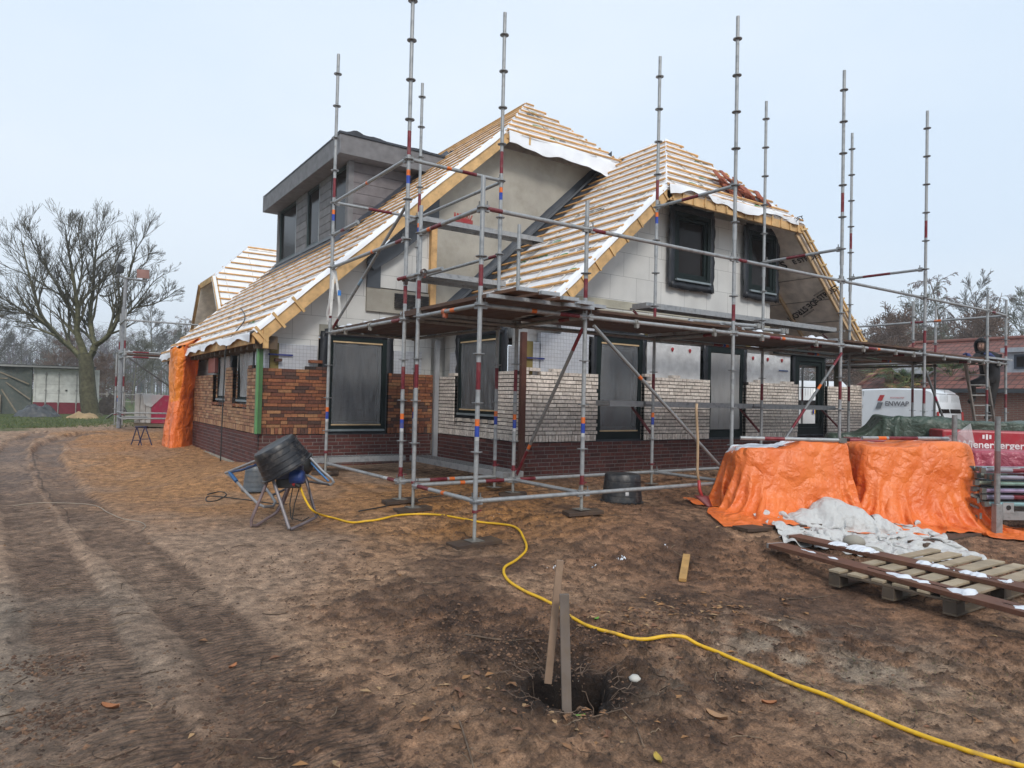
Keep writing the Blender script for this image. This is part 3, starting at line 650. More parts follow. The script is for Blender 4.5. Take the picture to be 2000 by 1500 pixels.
for a, b in ((oy['d']-.1, oy['c']+.1), (oy['b']-.1, oy['a']+.1)): slab(mb, 'x', XL+.2, .15, [rect(a, b, .9, 1.38)])
mb.build('block_wall_gable', 'block', HS)
mb = MB()                                                # rough concrete beam with a black louvre, and wood strip
mb.box((4.77, YG+.15, 3.102), (6.1, YG+.34, 3.52), (.33,.31,.27)); mb.box((XL+1.0, YG+.165, 2.62), (XL+2.05, YG+.2, 2.80), (.30,.29,.25))
mb.box((x0, yi-.03, 3.0), (x1, yi, 3.16), (.36,.34,.28)); mb.box((x0, yi-.015, 3.2), (x1, yi-.001, 3.34), (.44,.42,.34))
mb.build('concrete_beam', 'concrete', HS)
mb = MB()
for a, b, z0, z1 in ((5.3, 5.98, 3.2, 3.46),):
    for k in range(9): mb.box((a, YG+.10, z0+k*.03), (b, YG+.149, z0+k*.03+.02), (.012,.012,.014))
    mb.build('ventilation_louvre', 'plastic', HS)
for a, b in ((7.72, 8.75), (10.1, 11.55)):
    mb = MB()
    for k in range(9): mb.box((a, yi-.09, 2.74+k*.028), (b, yi-.035, 2.74+k*.028+.02), (.014,.014,.016))
    mb.build('ventilation_louvre', 'plastic', HS)
mb = MB()
mb.box((6.0, YG+.10, 2.9), (6.12, YG+.199, 5.3), (.56,.34,.15)); mb.build('timber_corner_strip', 'timber', HS)
# beige concrete panel of the upper gable, cut along both roofs
mb = MB()
pb = [(6.125, 3.2), (XR1-(ZR1-3.2)/RS-.1, 3.2)]
for x in np.linspace(XR1-(ZR1-3.2)/RS-.1, 10.2, 3): pb.append((x, zA(x)-.06))
pb += [(10.2, 6.62), (7.35, 6.62), (6.125, zL(6.125)-.28)]
slab(mb, 'y', YG+.12, .2, [pb[:2]+pb[3:]], (.36,.338,.295))
mb.build('gable_panel', 'concrete', HS)
# dark zinc trim beside the barge on the gable
mb = MB(); mb.box((4.77, YG+.14, 3.52), (5.02, YG+.2, 4.15), (.06,.07,.085))
mb.prism([(4.72, YG+.05, 3.95), (4.86, YG+.05, 3.82), (5.3, YG+.05, 4.13), (6.12, YG+.05, 4.9), (6.12, YG+.05, 5.38)], (0, .06, 0), (.06,.07,.085)); mb.build('zinc_trim', 'paint', HS)

# ------------------------------------------------------------------ roofs
def roof_plane(o, u, v, rows, ucnt=40, vcnt=26, name='roof_underlay', bat=.30, parent=HS, lean=0, thick=.16, prints=10, bjit=.012, over=.0, under=True):
    """o origin, u along eave, v up slope (unit), rows: list of (v, u0, u1)"""
    o, u, v = map(lambda a: np.array(a, float), (o, u, v)); n = np.cross(u, v); n /= np.linalg.norm(n)
    if n[2] < 0: n = -n
    rows = sorted(rows); vs = np.array([r[0] for r in rows]); a_ = np.array([r[1] for r in rows]); b_ = np.array([r[2] for r in rows])
    vmin, vmax = vs[0], vs[-1]
    mb = MB(); vv = np.linspace(vmin, vmax, vcnt); P = np.zeros((vcnt, ucnt, 3))
    for i, t in enumerate(vv):
        U0, U1 = np.interp(t, vs, a_), np.interp(t, vs, b_)
        s = np.linspace(U0, U1, ucnt); q = o[None]+s[:, None]*u[None]+t*v[None]
        hgt = .012*n2(s*2.2+o[0], np.full_like(s, t*3.1+o[1]))+.008*n2(s*6+3, np.full_like(s, t*5.0))
        P[i] = q+hgt[:, None]*n[None]
    mb.grid(P, (.8,.83,.87))
    foil = mb.build(name, 'foil', parent, smooth=True)
    # battens and counter battens
    mb = MB(); t = vmin+.06; k = 0
    while t < vmax-.02:
        U0, U1 = np.interp(t, vs, a_)+.02, np.interp(t, vs, b_)-.02
        if U1-U0 > .15:
            cuts = [U0]; 
            while cuts[-1] < U1-1.2: cuts.append(min(U1, cuts[-1]+random.uniform(2.2, 3.6)))
            if cuts[-1] < U1: cuts[-1] = U1 if len(cuts) > 1 else cuts[-1]; cuts.append(U1) if len(cuts) == 1 else None
            for a, b in zip(cuts[:-1], cuts[1:]):
                j0, j1 = random.uniform(-bjit, bjit), random.uniform(-bjit, bjit); ov = random.uniform(0, .02)
                m_ = (a+b)/2; pts = [(a-ov, t+j0), (m_, t+(j0+j1)/2+random.uniform(-.6, .6)*bjit), (b+ov, t+j1)]
                tt = bl((.62,.335,.12)); 
                for (s0, t0), (s1, t1) in zip(pts[:-1], pts[1:]):
                    mb.beam(o+u*s0+v*t0, o+u*s1+v*t1, .046, .028, n, tt, off=n*.036)
        t += bat*random.uniform(.97, 1.03); k += 1
    cb = a_.min()+.35
    while cb < b_.max()-.1:                                # thin counter battens running up the slope
        ok = [t for t in np.linspace(vmin, vmax, 40) if np.interp(t, vs, a_)+.05 < cb < np.interp(t, vs, b_)-.05]
        if len(ok) > 1: mb.beam(o+u*cb+v*ok[0], o+u*(cb+random.uniform(-.01,.01))+v*ok[-1], .020, .012, n, bl((.74,.70,.64)), off=n*.014)
        cb += .95
    mb.build('batten', 'timber', foil)
    # printed green marks on the underlay
    mb = MB()
    for _ in range(prints):
        t = random.uniform(vmin+.1, vmax-.2); U0, U1 = np.interp(t, vs, a_)+.2, np.interp(t, vs, b_)-.3
        if U1 < U0: continue
        s = random.uniform(U0, U1); c = o+u*s+v*t+n*.016
        g_ = random.choice([(.05,.20,.07), (.02,.03,.02), (.06,.26,.08)])
        sz = random.uniform(.05, .10); pts = [c+u*(sz*math.cos(a)*1.5)+v*(sz*math.sin(a)*.55) for a in np.linspace(0, PI*1.1, 7)]
        inn = [c+u*(sz*.72*math.cos(a)*1.5)+v*(sz*.4*math.sin(a)*.55-.01) for a in np.linspace(PI*1.1, 0, 7)]
        mb.add(pts+inn, [(i, i+1, 12-i, 13-i) for i in range(6)], g_)
        for q in range(4):
            cc = c+u*(.16+q*.04)+v*.0; mb.add([cc, cc+u*.025, cc+u*.025+v*.05, cc+v*.05], [(0,1,2,3)], (.03,.04,.03))
    if mb.f: mb.build('printed_mark', 'matte', foil)
    if under:                                            # insulated roof element below the foil
        mb = MB(); 
        for (r0, r1) in zip(rows[:-1], rows[1:]):
            A_ = [o+u*r0[1]+v*r0[0]-n*.02, o+u*r0[2]+v*r0[0]-n*.02, o+u*r1[2]+v*r1[0]-n*.02, o+u*r1[1]+v*r1[0]-n*.02]
            mb.prism(A_, -n*thick, (.80,.74,.67))
        mb.build('roof_element', 'matte', foil)
    return foil
cs = 1/math.hypot(1, RS); sn = RS*cs
def slope_rows(pts): return pts
# long wing, slope facing the lane: u = +Y, v = (+X, +Z)
vl = lambda x: (x-2.72)/cs
xo = 2.72; zo = zL(xo)
roof_plane((xo, 0, zo), (0, 1, 0), (cs, 0, sn), [(0, YBL, 20.9), (vl(7.35), YBL, 22.3), (vl(XR2), YBL+1.42, 21.8)], 90, 34, bat=.325, prints=12, bjit=.02)
# its far slope (mirrored) and both half hips
roof_plane((2*XR2-xo, 0, zo), (0, 1, 0), (-cs, 0, sn), [(vl(5.2), YG+.4, 21.8), (vl(7.35), YBL, 22.3), (vl(XR2), YBL+1.42, 21.8)], 30, 14, prints=0)
zbk = zL(7.35); hv = np.array([0, 1.42, ZR2-zbk]); hl = np.linalg.norm(hv)
roof_plane((XR2, YBL, zbk), (1, 0, 0), hv/hl, [(-.10, -1.48, 1.55), (0, -1.48, 1.48), (hl, -.03, .03)], 36, 16, bat=.27, prints=7)
# white wing: two slopes and the half hip
zbw = zA(8.72); hw = np.array([0, 1.86, ZR1-zbw]); hwl = np.linalg.norm(hw)
vA = lambda x: (x-6.18)/cs
roof_plane((6.18, 0, zA(6.18)), (0, 1, 0), (cs, 0, sn), [(0, YBW, YG+.1), (vA(8.72), YBW, YG+.1), (vA(XR1), YBW+1.86, YG+.6)], 50, 30, bat=.30, prints=26)
roof_plane((XR1, YBW, zbw), (1, 0, 0), hw/hwl, [(-.08, -1.98, 2.02), (0, -1.93, 1.93), (hwl, -.03, .03)], 40, 20, bat=.29, prints=6)
xe2 = 2*XR1-6.06
roof_plane((xe2, 0, zA(xe2)), (0, 1, 0), (-cs, 0, sn), [(0, YBW, 14.5), ((xe2-12.58)/cs, YBW, 14.5), ((xe2-XR1)/cs, YBW+1.86, 12.6)], 24, 16, bat=.31, prints=0)
# barge boards with short noggings
def barge(p, q, w_, h_, n, every=.42, tint=(.60,.38,.17), cleat=.2, name='barge_board', side=-1):
    mb = MB(); p, q, n = map(lambda a: np.array(a, float), (p, q, n)); d = q-p; Ln = np.linalg.norm(d); d /= Ln
    up = np.cross(n, d); up = up if up[2] > 0 else -up
    mb.beam(p, q, w_, h_, up, tint, off=-up*h_/2)
    k = every*.5
    while k < Ln and every < 9:
        c = p+d*k; jj = random.uniform(-.015, .015); mb.obox(c+n*(w_/2+.012)-up*(h_*.52-.01), d*.02, n*.012, up*(cleat/2+jj), bl((.56,.36,.16))); k += every*random.uniform(.92, 1.08)
    return mb.build(name, 'timber', HS, bevel=.003)
nY = (0, -1, 0)
barge((2.72, YBL, zL(2.72)-.03), (7.33, YBL, zL(7.33)-.03), .05, .20, nY, every=9.9)
mb = MB()
for x in (2.86, 3.12, 3.42): c = np.array([x, YBL-.045, zL(x)-.15]); mb.obox(c, np.array([cs,0,sn])*.022, (0,.012,0), np.array([-sn,0,cs])*.15, bl((.55,.35,.15)))
mb.box((2.89, YBL-.05, 2.30), (2.97, YBL-.01, 2.62), (.52,.33,.14)); mb.build('short_batten', 'timber', HS)
barge((7.36, YBL-.02, zbk-.02), (8.15, YBL-.02, zbk-.05), .05, .16, nY, every=.35)
barge((6.12, YBW, zA(6.12)-.03), (8.72, YBW, zbw-.03), .05, .19, nY, every=.40)
barge((8.72, YBW, zbw-.03), (12.6, YBW, zbw-.03), .05, .21, nY, every=.27, cleat=.21)
# right rake: two thin laths laddered with noggings (open ladder)
mb = MB(); p = np.array([12.6, YBW-.02, zbw-.05]); q = np.array([xe2, YBW-.02, zA(xe2)-.05]); d = (q-p)/np.linalg.norm(q-p); up = np.array([-d[2], 0, d[0]]); up = up if up[2] > 0 else -up
mb.beam(p, q, .03, .035, up, (.56,.36,.15)); mb.beam(p-up*.11, q-up*.11, .03, .035, up, (.52,.32,.13)); Ln = np.linalg.norm(q-p); k = .1
while k < Ln: mb.obox(p+d*k-up*.05+np.array([0,-.02,0]), (d*.55+up*.83)*.11, (0,.012,0), (up*.55-d*.83)*.018, bl((.58,.40,.19))); k += .31
mb.build('rake_ladder', 'timber', HS)
# foil folded down over the barge edges
def foldedge(p, q, drop, n, waves=14, amp=.02, name='underlay_edge', tint=(.8,.83,.87), top=.03, ragged=.3, parent=HS):
    p, q, n = map(lambda a: np.array(a, float), (p, q, n)); d = q-p; K = 60
    up = np.cross(n, d/np.linalg.norm(d)); up = up if up[2] > 0 else -up
    P = np.zeros((7, K, 3)); s = np.linspace(0, 1, K)
    f = 1+ragged*(fbm(s*waves*.25+p[0], s*0+p[1], 3)*1.6+.5*n2(s*waves*1.3, s*0+1))
    for i in range(7):
        t = i/6; dn = drop*f*t
        out = amp*(.4+t)*(1.8*n2(s*waves*.7+p[2], s*0+2+t*.4)+.8*n2(s*waves*2.3, s*0+5))+.035+.02*t
        P[i] = p[None]+d[None]*s[:, None]+up[None]*(top-dn)[:, None]+n[None]*out[:, None] if i else p[None]+d[None]*s[:, None]+up[None]*(top+.01)-n[None]*.05
    mb = MB(); mb.grid(P, tint); return mb.build(name, 'foil', parent, smooth=True)
foldedge((2.75, YBL, zL(2.75)), (7.3, YBL, zL(7.3)), .07, nY, 10, .006)
foldedge((7.38, YBL-.03, zbk), (10.3, YBL-.03, zbk-.02), .36, nY, 5, .04, ragged=.45)
foldedge((8.74, YBW-.02, zbw+.02), (12.4, YBW-.02, zbw+.02), .16, nY, 8, .035, ragged=1.1)
foldedge((6.14, YBW, zA(6.14)), (8.70, YBW, zA(8.70)), .06, nY, 7, .01)
foldedge((2.74, YBL, zo+.0), (2.74, 20.9, zo+.0), .13, (-1, 0, 0), 26, .035, ragged=.8)
foldedge((2.76, 20.9, zo), (6.6, 22.1, zL(6.6)), .22, nY, 6, .03)
mb = MB()                                                # eave board and rafter ends above the long wall
mb.box((2.74, YBL+.03, zo-.17), (2.78, 20.8, zo-.02), (.50,.30,.12))
for k in range(22): y = YBL+.1+k*.42; mb.box((2.79, y, zo-.24), (3.15, y+.06, zo-.03), (.10,.07,.045))
mb.build('eave_board', 'timber', HS)
mb = MB(); mb.grid(np.array([[(10.3, YBL-.07, zbk+.06)], [(10.34, YBL+.2, zbk+.10)]]).reshape(2,1,3).repeat(2, 1), (.8,.8,.85))
# dark valley flashing between the beige gable and the white wing roof
mb = MB(); K = 60; P = np.zeros((4, K, 3)); xs_ = np.linspace(5.9, 10.45, K)
for i, (dy, dn) in enumerate(((-.34, .035), (-.02, .03), (.10, .12), (.11, .30))):
    P[i, :, 0] = xs_; P[i, :, 1] = YG+dy+.02*n2(xs_*4, xs_*0+i); P[i, :, 2] = ZR1-RS*(XR1-xs_)+dn+.02*n2(xs_*5, xs_*0+3+i)
mb.grid(P, (.035,.042,.055)); mb.build('valley_flashing', 'dark', HS, smooth=True)
mb = MB(); mb.beam((6.5, YG-.02, zA(6.5)+.14), (10.4, YG-.02, zA(10.4)+.14), .03, .05, (0,-1,0), (.10,.11,.125)); mb.build('flashing_strip', 'paint', HS)
# underside of the porch roof at the right: boards, rafters, printed lettering
us = np.array([-cs, 0, sn]); un = np.array([sn, 0, cs]); oU = np.array([xe2, 0, zA(xe2)])-un*.20
mb = MB()
for y in (8.36, 9.5, 10.75, 12.0): mb.beam(oU+us*.05+np.array([0,y,0]), oU+us*3.5+np.array([0,y,0]), .045, .07, un, (.52,.37,.22), off=-un*.03)
for t in np.arange(.5, 3.6, .62): mb.beam(oU+us*t+np.array([0,8.32,0]), oU+us*t+np.array([0,14.4,0]), .012, .008, un, (.20,.18,.16), off=-un*.004)
mb.build('porch_rafter', 'timber', HS)
YU = np.array([0, 1., 0])
def under(u, v):
    r = ray(u, v); t = ((oU-un*.012-CAM)@un)/(r@un); return CAM+r*t
for (u1, v1, u2, v2, body) in ((1545,514,1609,497,'E STROET'), (1587,591,1641,558,'E STROET'), (1594,588,1536,628,'DE STROET'), (1516,440,1572,424,'DE STROET'), (1490,529,1541,516,'DE S')):
    p1, p2 = under(u1, v1), under(u2, v2); xd = p2-p1; wl = np.linalg.norm(xd); xd /= wl; yd = np.cross(-un, xd); c = (p1+p2)/2; sz = wl/(.62*len(body))
    text(body, sz, frame(c, xd, yd, -un), 'matte', (.025,.025,.028), 'printed_lettering', HS, .002, True, 1.0)
    text('BOUWGROEP', sz*.27, frame(c+yd*sz*.66-xd*wl*.1, xd, yd, -un), 'matte', (.12,.11,.11), 'printed_lettering', HS, .002, False, 1.25)
mb = MB(); c = oU+us*.42+YU*9.6-un*.008
mb.add([c-YU*.9-us*.12, c+YU*.9-us*.12, c+YU*.9+us*.15, c-YU*.9+us*.15], [(0,1,2,3)], (.02,.025,.02)); c2 = c-un*.004; mb.add([c2-YU*.1-us*.08, c2+YU*.5-us*.08, c2+YU*.4+us*.1, c2-YU*.1+us*.1], [(0,1,2,3)], (.05,.17,.05)); mb.build('printed_band', 'matte', HS)

# ------------------------------------------------------------------ windows and doors
DG = (.008,.015,.015); LG = (.20,.24,.26)
def window(ax, pos, a, b, z0, z1, name='window', fw=.075, mull=(), flm=None, sill=True, wrap=.12, depth=.12, sillz=None, casement=False, lath=True, flaps=True, see=False):
    """frame flush with pos, outside towards -axis; flm: film material"""
    def pt(s, d, z): return (s, pos+d, z) if ax == 'y' else (pos+d, s, z)
    def bx(mb, s0, s1, d0, d1, c0, c1, t, mi=0):
        p, q = pt(s0, d0, c0), pt(s1, d1, c1); mb.box(tuple(min(i, j) for i, j in zip(p, q)), tuple(max(i, j) for i, j in zip(p, q)), t, mi)
    mb = MB()
    for s0, s1, c0, c1 in ((a, a+fw, z0, z1), (b-fw, b, z0, z1), (a+fw, b-fw, z1-fw, z1), (a+fw, b-fw, z0, z0+fw*1.3)): bx(mb, s0, s1, 0, depth, c0, c1, DG)
    f2 = fw*.75; i0, i1, j0, j1 = a+fw+.004, b-fw-.004, z0+fw*1.3+.004, z1-fw-.004
    for s0, s1, c0, c1 in ((i0, i0+f2, j0, j1), (i1-f2, i1, j0, j1), (i0+f2, i1-f2, j1-f2, j1), (i0+f2, i1-f2, j0, j0+f2)): bx(mb, s0, s1, .03, depth-.02, c0, c1, DG)
    for m_ in mull: bx(mb, m_-fw*.6, m_+fw*.6, .015, depth-.01, j0+f2, j1-f2, DG)
    o = mb.build(name, 'frame', HS, bevel=.004)
    mb = MB()
    if not see: bx(mb, i0+f2, i1-f2, .075, .083, j0+f2, j1-f2, (.01,.01,.01)); mb.build('pane', 'glass', o)
    if flm:
        mb = MB(); K = 14; s_ = np.linspace(i0+.01, i1-.01, K); c_ = np.linspace(j0+.02, j1-.01, K); P = np.zeros((K, K, 3))
        for i in range(K):
            for j in range(K): dd = .012+.010*math.sin(s_[j]*17+c_[i]*4)+.008*float(n2(np.array(s_[j]*6), np.array(c_[i]*2.))); P[i, j] = pt(s_[j], dd, c_[i])
        mb.grid(P, (.3,.3,.3)); mb.build('plastic_film', flm, o, smooth=True)
        if lath:
            mb = MB(); bx(mb, i0, i1, -.012, .002, j0, j0+.022, (.58,.42,.24)); mb.build('fixing_lath', 'timber', o); mb = MB(); bx(mb, i0, i1, -.012, .002, j1-.012, j1+.012, (.58,.42,.24)); mb.build('fixing_lath', 'timber', o)
    if sill:
        mb = MB(); bx(mb, a+.03, b-.03, -.045, .0, z0+.015, z0+.05, LG); mb.build('sill', 'paint', o)
    if flaps:                                            # membrane strips round the frame, loose at the edges
        mb = MB(); W_ = wrap; nn = 16
        for s0, sgn in ((a, -1), (b, 1)):
            P = np.zeros((2, nn, 3))
            for j, z in enumerate(np.linspace(z0-W_*.9, z1+W_*.6, nn)):
                wv = W_*(1+.05*math.sin(z*7+s0*3)); P[0, j] = pt(s0-sgn*.002, -.004, z); P[1, j] = pt(s0+sgn*wv, .02+.012*math.sin(z*9+s0*7)+.012*math.sin(z*23), z)
            mb.grid(P, (.016,.019,.026))
        for c0, sgn in ((z0, -1), (z1, 1)):
            P = np.zeros((2, nn, 3))
            for j, s_ in enumerate(np.linspace(a-W_*.5, b+W_*.5, nn)):
                wv = W_*(1+.06*math.sin(s_*9)+.05*math.sin(s_*31)); P[0, j] = pt(s_, -.006, c0-sgn*.002); P[1, j] = pt(s_, .015+.02*math.sin(s_*17), c0+sgn*wv)
            mb.grid(P, (.016,.019,.026))
        mb.build('membrane', 'dark', o, smooth=True, solid=.003)
    return o
yf = YW+.09
# upstairs pair, standing proud of the blocks
for (a, b), zz in ((W1, (WZ0, WZ1)), (W2, (WZ0+.02, WZ1-.02))):
    window('y', yi-.12, a-.05, b+.05, zz[0]-.04, zz[1]+.04, wrap=.13, fw=.085, depth=.16)
window('y', yf, D1[0]+.03, D1[1]+.02, ZB+.02, 2.68, 'door', fw=.10, flm='film', sill=False, wrap=.1)
window('y', yf, D2[0]+.03, D2[1]+.02, ZB+.02, 2.68, 'door', fw=.10, flm='filmwhite', sill=False, wrap=.1, lath=False)
window('y', yf, D4[0]+.01, D4[1]+.02, ZB+.05, 2.66, 'door', fw=.11, sill=False, wrap=.06, see=True)
window('x', XW+.08, wy[1], wy[0], 1.28, 2.66, fw=.075, mull=((wy[0]+wy[1])/2,), flm='film', wrap=.14)
window('y', YG+.07, OG[0]+.02, OG[1]-.02, ZB+.03, 2.60, fw=.085, flm='film', wrap=.13)
for a, b in ((oy['d'], oy['c']), (oy['b'], oy['a'])): window('x', XL+.1, a+.01, b-.01, 1.42, 2.52, fw=.06, flm='filmwhite', wrap=.06, lath=False)
mb = MB()                                                # lead under the near window openings, loose bricks on the ledges
for y in np.arange(wy[1]+.08, wy[0], .28): mb.box((XW-.03, y, 1.185), (XW+.09, y+.1, 1.24), (.42,.38,.34))
mb.build('ledge_brick', 'brick', HS)
mb = MB()
for a, b in ((oy['d'], oy['c']), (oy['b'], oy['a'])):
    y = a+.02
    while y < b-.12: mb.box((XL-.015, y, 1.345), (XL+.085, y+random.uniform(.12, .2), 1.395), bl(random.choice(ORB))); y += random.uniform(.2, .3)
mb.build('ledge_brick', 'brick', HS)
# insulation boards showing above the brickwork
def board(ax, pos, a, b, z0, z1, mat='board', yellow=None, th=.1, red=False):
    mb = MB()
    if ax == 'y': mb.box((a, pos, z0), (b, pos+th, z1), (.7,.7,.7))
    else: mb.box((pos, a, z0), (pos+th, b, z1), (.7,.7,.7))
    if yellow:
        c, d = yellow
        if ax == 'y': mb.box((c, pos-.004, z0), (d, pos+th, z1+.005), (.19,.15,.05), 1)
        else: mb.box((pos-.004, c, z0), (pos+th, d, z1+.005), (.19,.15,.05), 1)
    o = mb.build('insulation_board', [mat, 'matte'], HS, bevel=.004)
    if red:
        mb = MB(); n_ = max(2, int((b-a)/.4))
        for k in range(n_): x = a+(b-a)*(k+.35)/n_; mb.lathe((x, pos-.02, z1-.09), [(.0,0),(.03,0),(.03,.012),(.012,.02)], 10, (0,1,0), (.36,.01,.02)); mb.lathe((x, pos-.02, z1-.12), [(.0,0),(.018,0),(.018,.012)], 8, (0,1,0), (.36,.01,.02)); 
        mb.build('red_fixing_disc', 'plastic', o)
    return o
zi0, zi1 = 1.98, 2.56
board('y', YW+.105, XW+.12, XW+.38, zi0, 2.5, yellow=(XW+.12, XW+.25)); board('y', YW+.10, XW+.40, D1[0]-.13, zi0, 2.66)
board('y', YW+.105, D1[1]+.14, D2[0]-.16, zi0, 2.66, 'silver', red=True); board('y', YW+.105, D2[1]+.14, D4[0]-.14, zi0, 2.62, 'silver', red=True)
board('x', XW+.105, wy[0]+.13, YG-.25, zi0, 2.42); board('x', XW+.105, YW+.12, wy[1]-.16, zi0, 2.45)
board('y', YG+.09, XL+.16, OG[0]-.15, zi0, 2.42, yellow=(XL+.16, XL+.30)); board('y', YG+.09, OG[1]+.13, XW-.3, zi0, 2.42)
board('x', XL+.09, YG+.12, oy['d']-.12, zi0, 2.36); 
mb = MB(); mb.box((XL+.06, oy['a']+.13, 2.0), (XL+.16, oy['a']+.8, 2.42), (.42,.15,.13)); mb.build('pink_board', 'plastic', HS)
board('y', yi-.12, 6.95, 7.66, 2.66, 3.05); board('y', yi-.14, 9.0, 10.05, 2.78, 3.04, yellow=(8.9, 9.02)); board('y', yi-.14, 11.72, 12.85, 2.70, 2.95, yellow=(11.6, 11.74))
mb = MB()                                                # dark timber lintel over the doors, blue wall ties
mb.box((XW+.4, YW+.09, 2.70), (12.6, YW+.13, 2.76), (.045,.05,.05)); mb.box((12.58, YW+.02, 2.66), (15.9, YW+.16, 2.78), (.03,.035,.035)); mb.box((12.6, 11.3, 2.62), (15.9, 11.45, 2.75), (.03,.035,.035))
mb.build('lintel', 'matte', HS)
mb = MB()
mb.box((XL+.12, YG+.05, 2.22), (XL+.52, YG+.062, 2.245), (.02,.035,.20)); mb.box((XW+.1, YW+.06, 2.23), (XW+.45, YW+.075, 2.255), (.02,.03,.16)); mb.box((D4[0]-.55, YW+.08, 2.3), (D4[0]-.25, YW+.09, 2.325), (.02,.07,.22))
mb.build('wall_tie', 'plastic', HS)
for (x, y) in ((15.1, 8.95), (15.15, 11.35), (13.2, 11.35)):
    mb = MB(); mb.box((x, y, .4), (x+.12, y+.12, 2.66), (.045,.045,.03)); mb.build('porch_post', 'timber', HS, bevel=.006)
# back of the interior so that panes look into a dark room, and the porch's solid wall end
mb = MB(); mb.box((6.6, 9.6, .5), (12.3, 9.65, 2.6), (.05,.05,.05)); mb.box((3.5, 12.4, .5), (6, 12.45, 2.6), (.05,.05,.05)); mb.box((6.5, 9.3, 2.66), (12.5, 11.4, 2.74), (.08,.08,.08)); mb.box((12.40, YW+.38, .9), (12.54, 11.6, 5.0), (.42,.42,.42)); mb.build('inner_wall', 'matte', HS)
mb = MB(); mb.box((6.0, YG+.355, .9), (6.7, YG+.6, 3.6), (.5,.5,.5)); mb.build('block_wall_corner', 'block', HS)

# ------------------------------------------------------------------ the grey dormer
DM = bpy.data.objects.new('dormer', None); COL.objects.link(DM); DM.location = (5.5, 17.5, 5.2); adopt(DM, HS)
xf, y0, y1 = 5.55, 14.80, 20.35; zt_ = 6.80; GR = (.135,.125,.13); GR2 = (.165,.16,.165)
mb = MB(); zf_ = zL(xf)
# side cheek in boards following the roof
zz = zf_+.02; k = 0
while zz < zt_-.01:
    z2 = min(zz+.235, zt_); xa = XR2-(ZR2-zz)/RS; xb = XR2-(ZR2-z2)/RS
    mb.prism([(xf+.12, y0, zz), (max(xa+.05, xf+.13), y0, zz), (xb+.05, y0, z2-.008), (xf+.12, y0, z2-.008)], (0, .05, 0), bl((.15,.135,.14))); zz = z2; k += 1
mb.build('side_cladding', 'matte', DM)
mb = MB()
mb.box((xf-.0, y0-.02, zf_-.05), (xf+.12, y0+.14, zt_), GR2); mb.box((xf, y1-.16, zf_-.05), (xf+.12, y1, zt_), GR2)
for a, b in ((15.95, 16.75), (17.75, 18.6)):
    z = zf_+.14
    while z < zt_: mb.box((xf+.02, a, z), (xf+.08, b, min(z+.19, zt_)-.008), bl(GR2)); z += .195
mb.box((xf+.09, y0+.14, zf_), (xf+.12, y1-.16, zt_), (.04,.04,.045))
mb.build('front_cladding', 'matte', DM)
for a, b in ((y0+.16, 15.93), (16.77, 17.73), (18.62, y1-.18)):
    mb = MB(); z0, z1 = zf_+.14, zt_-.02
    for q in ((a, a+.06, z0, z1), (b-.06, b, z0, z1), (a+.06, b-.06, z0, z0+.08), (a+.06, b-.06, z1-.06, z1)): mb.box((xf+.03, q[0], q[2]), (xf+.10, q[1], q[3]), (.02,.035,.035))
    mb.box((xf+.02, a+.005, z0-.01), (xf+.03, a+.02, z1), (.35,.38,.40)); mb.box((xf+.078, a+.06, z0+.08), (xf+.083, b-.06, z1-.06), (.01,.01,.01), 1)
    mb.build('dormer_window', ['paint', 'glass'], DM)
mb = MB(); mb.box((xf-.05, y0-.02, zf_+.06), (xf+.02, y1, zf_+.13), (.12,.13,.14)); mb.build('dormer_sill', 'paint', DM)
mb = MB(); fz0, fz1 = 6.80, 7.22; fx = 5.2
mb.box((fx, 14.42, fz0), (fx+.02, 20.62, fz1), (.17,.17,.18)); mb.box((fx+.021, 14.42, fz0), (8.6, 14.44, fz1), (.15,.145,.15)); mb.box((fx+.021, 20.60, fz0), (8.0, 20.62, fz1), (.15,.145,.15)); mb.box((fx+.021, 14.441, fz0+.005), (7.7, 20.599, fz0+.02), (.15,.135,.135))
mb.build('fascia', 'matte', DM, bevel=.003)
mb = MB(); K = 40; P = np.zeros((3, K, 3)); xs_ = np.linspace(fx-.02, 8.2, K)
for i, (dy, dz) in enumerate(((-.03, .0), (-.02, .05), (.5, .03))):
    P[i, :, 0] = xs_; P[i, :, 1] = 14.42+dy; P[i, :, 2] = fz1+dz+np.clip(.07*n2(xs_*2.2, xs_*0+.5)+.09*np.exp(-((xs_-fx-.35)/.16)**2)+.03*n2(xs_*6, xs_*0), -.0, 1)*(1 if i else 0)
mb.grid(P, (.022,.024,.032)); ys_ = np.linspace(14.4, 20.6, K); P = np.zeros((3, K, 3))
for i, (dx, dz) in enumerate(((-.012, -.005), (-.01, .03), (1.2, .04))): P[i, :, 0] = fx+dx; P[i, :, 1] = ys_; P[i, :, 2] = fz1+dz+.01*n2(ys_*5, ys_*0)
mb.grid(P, (.022,.024,.032)); mb.box((fx+.3, 14.6, fz1-.05), (8.4, 20.5, fz1), (.02,.02,.025)); mb.build('roof_membrane', 'dark', DM, smooth='auto')
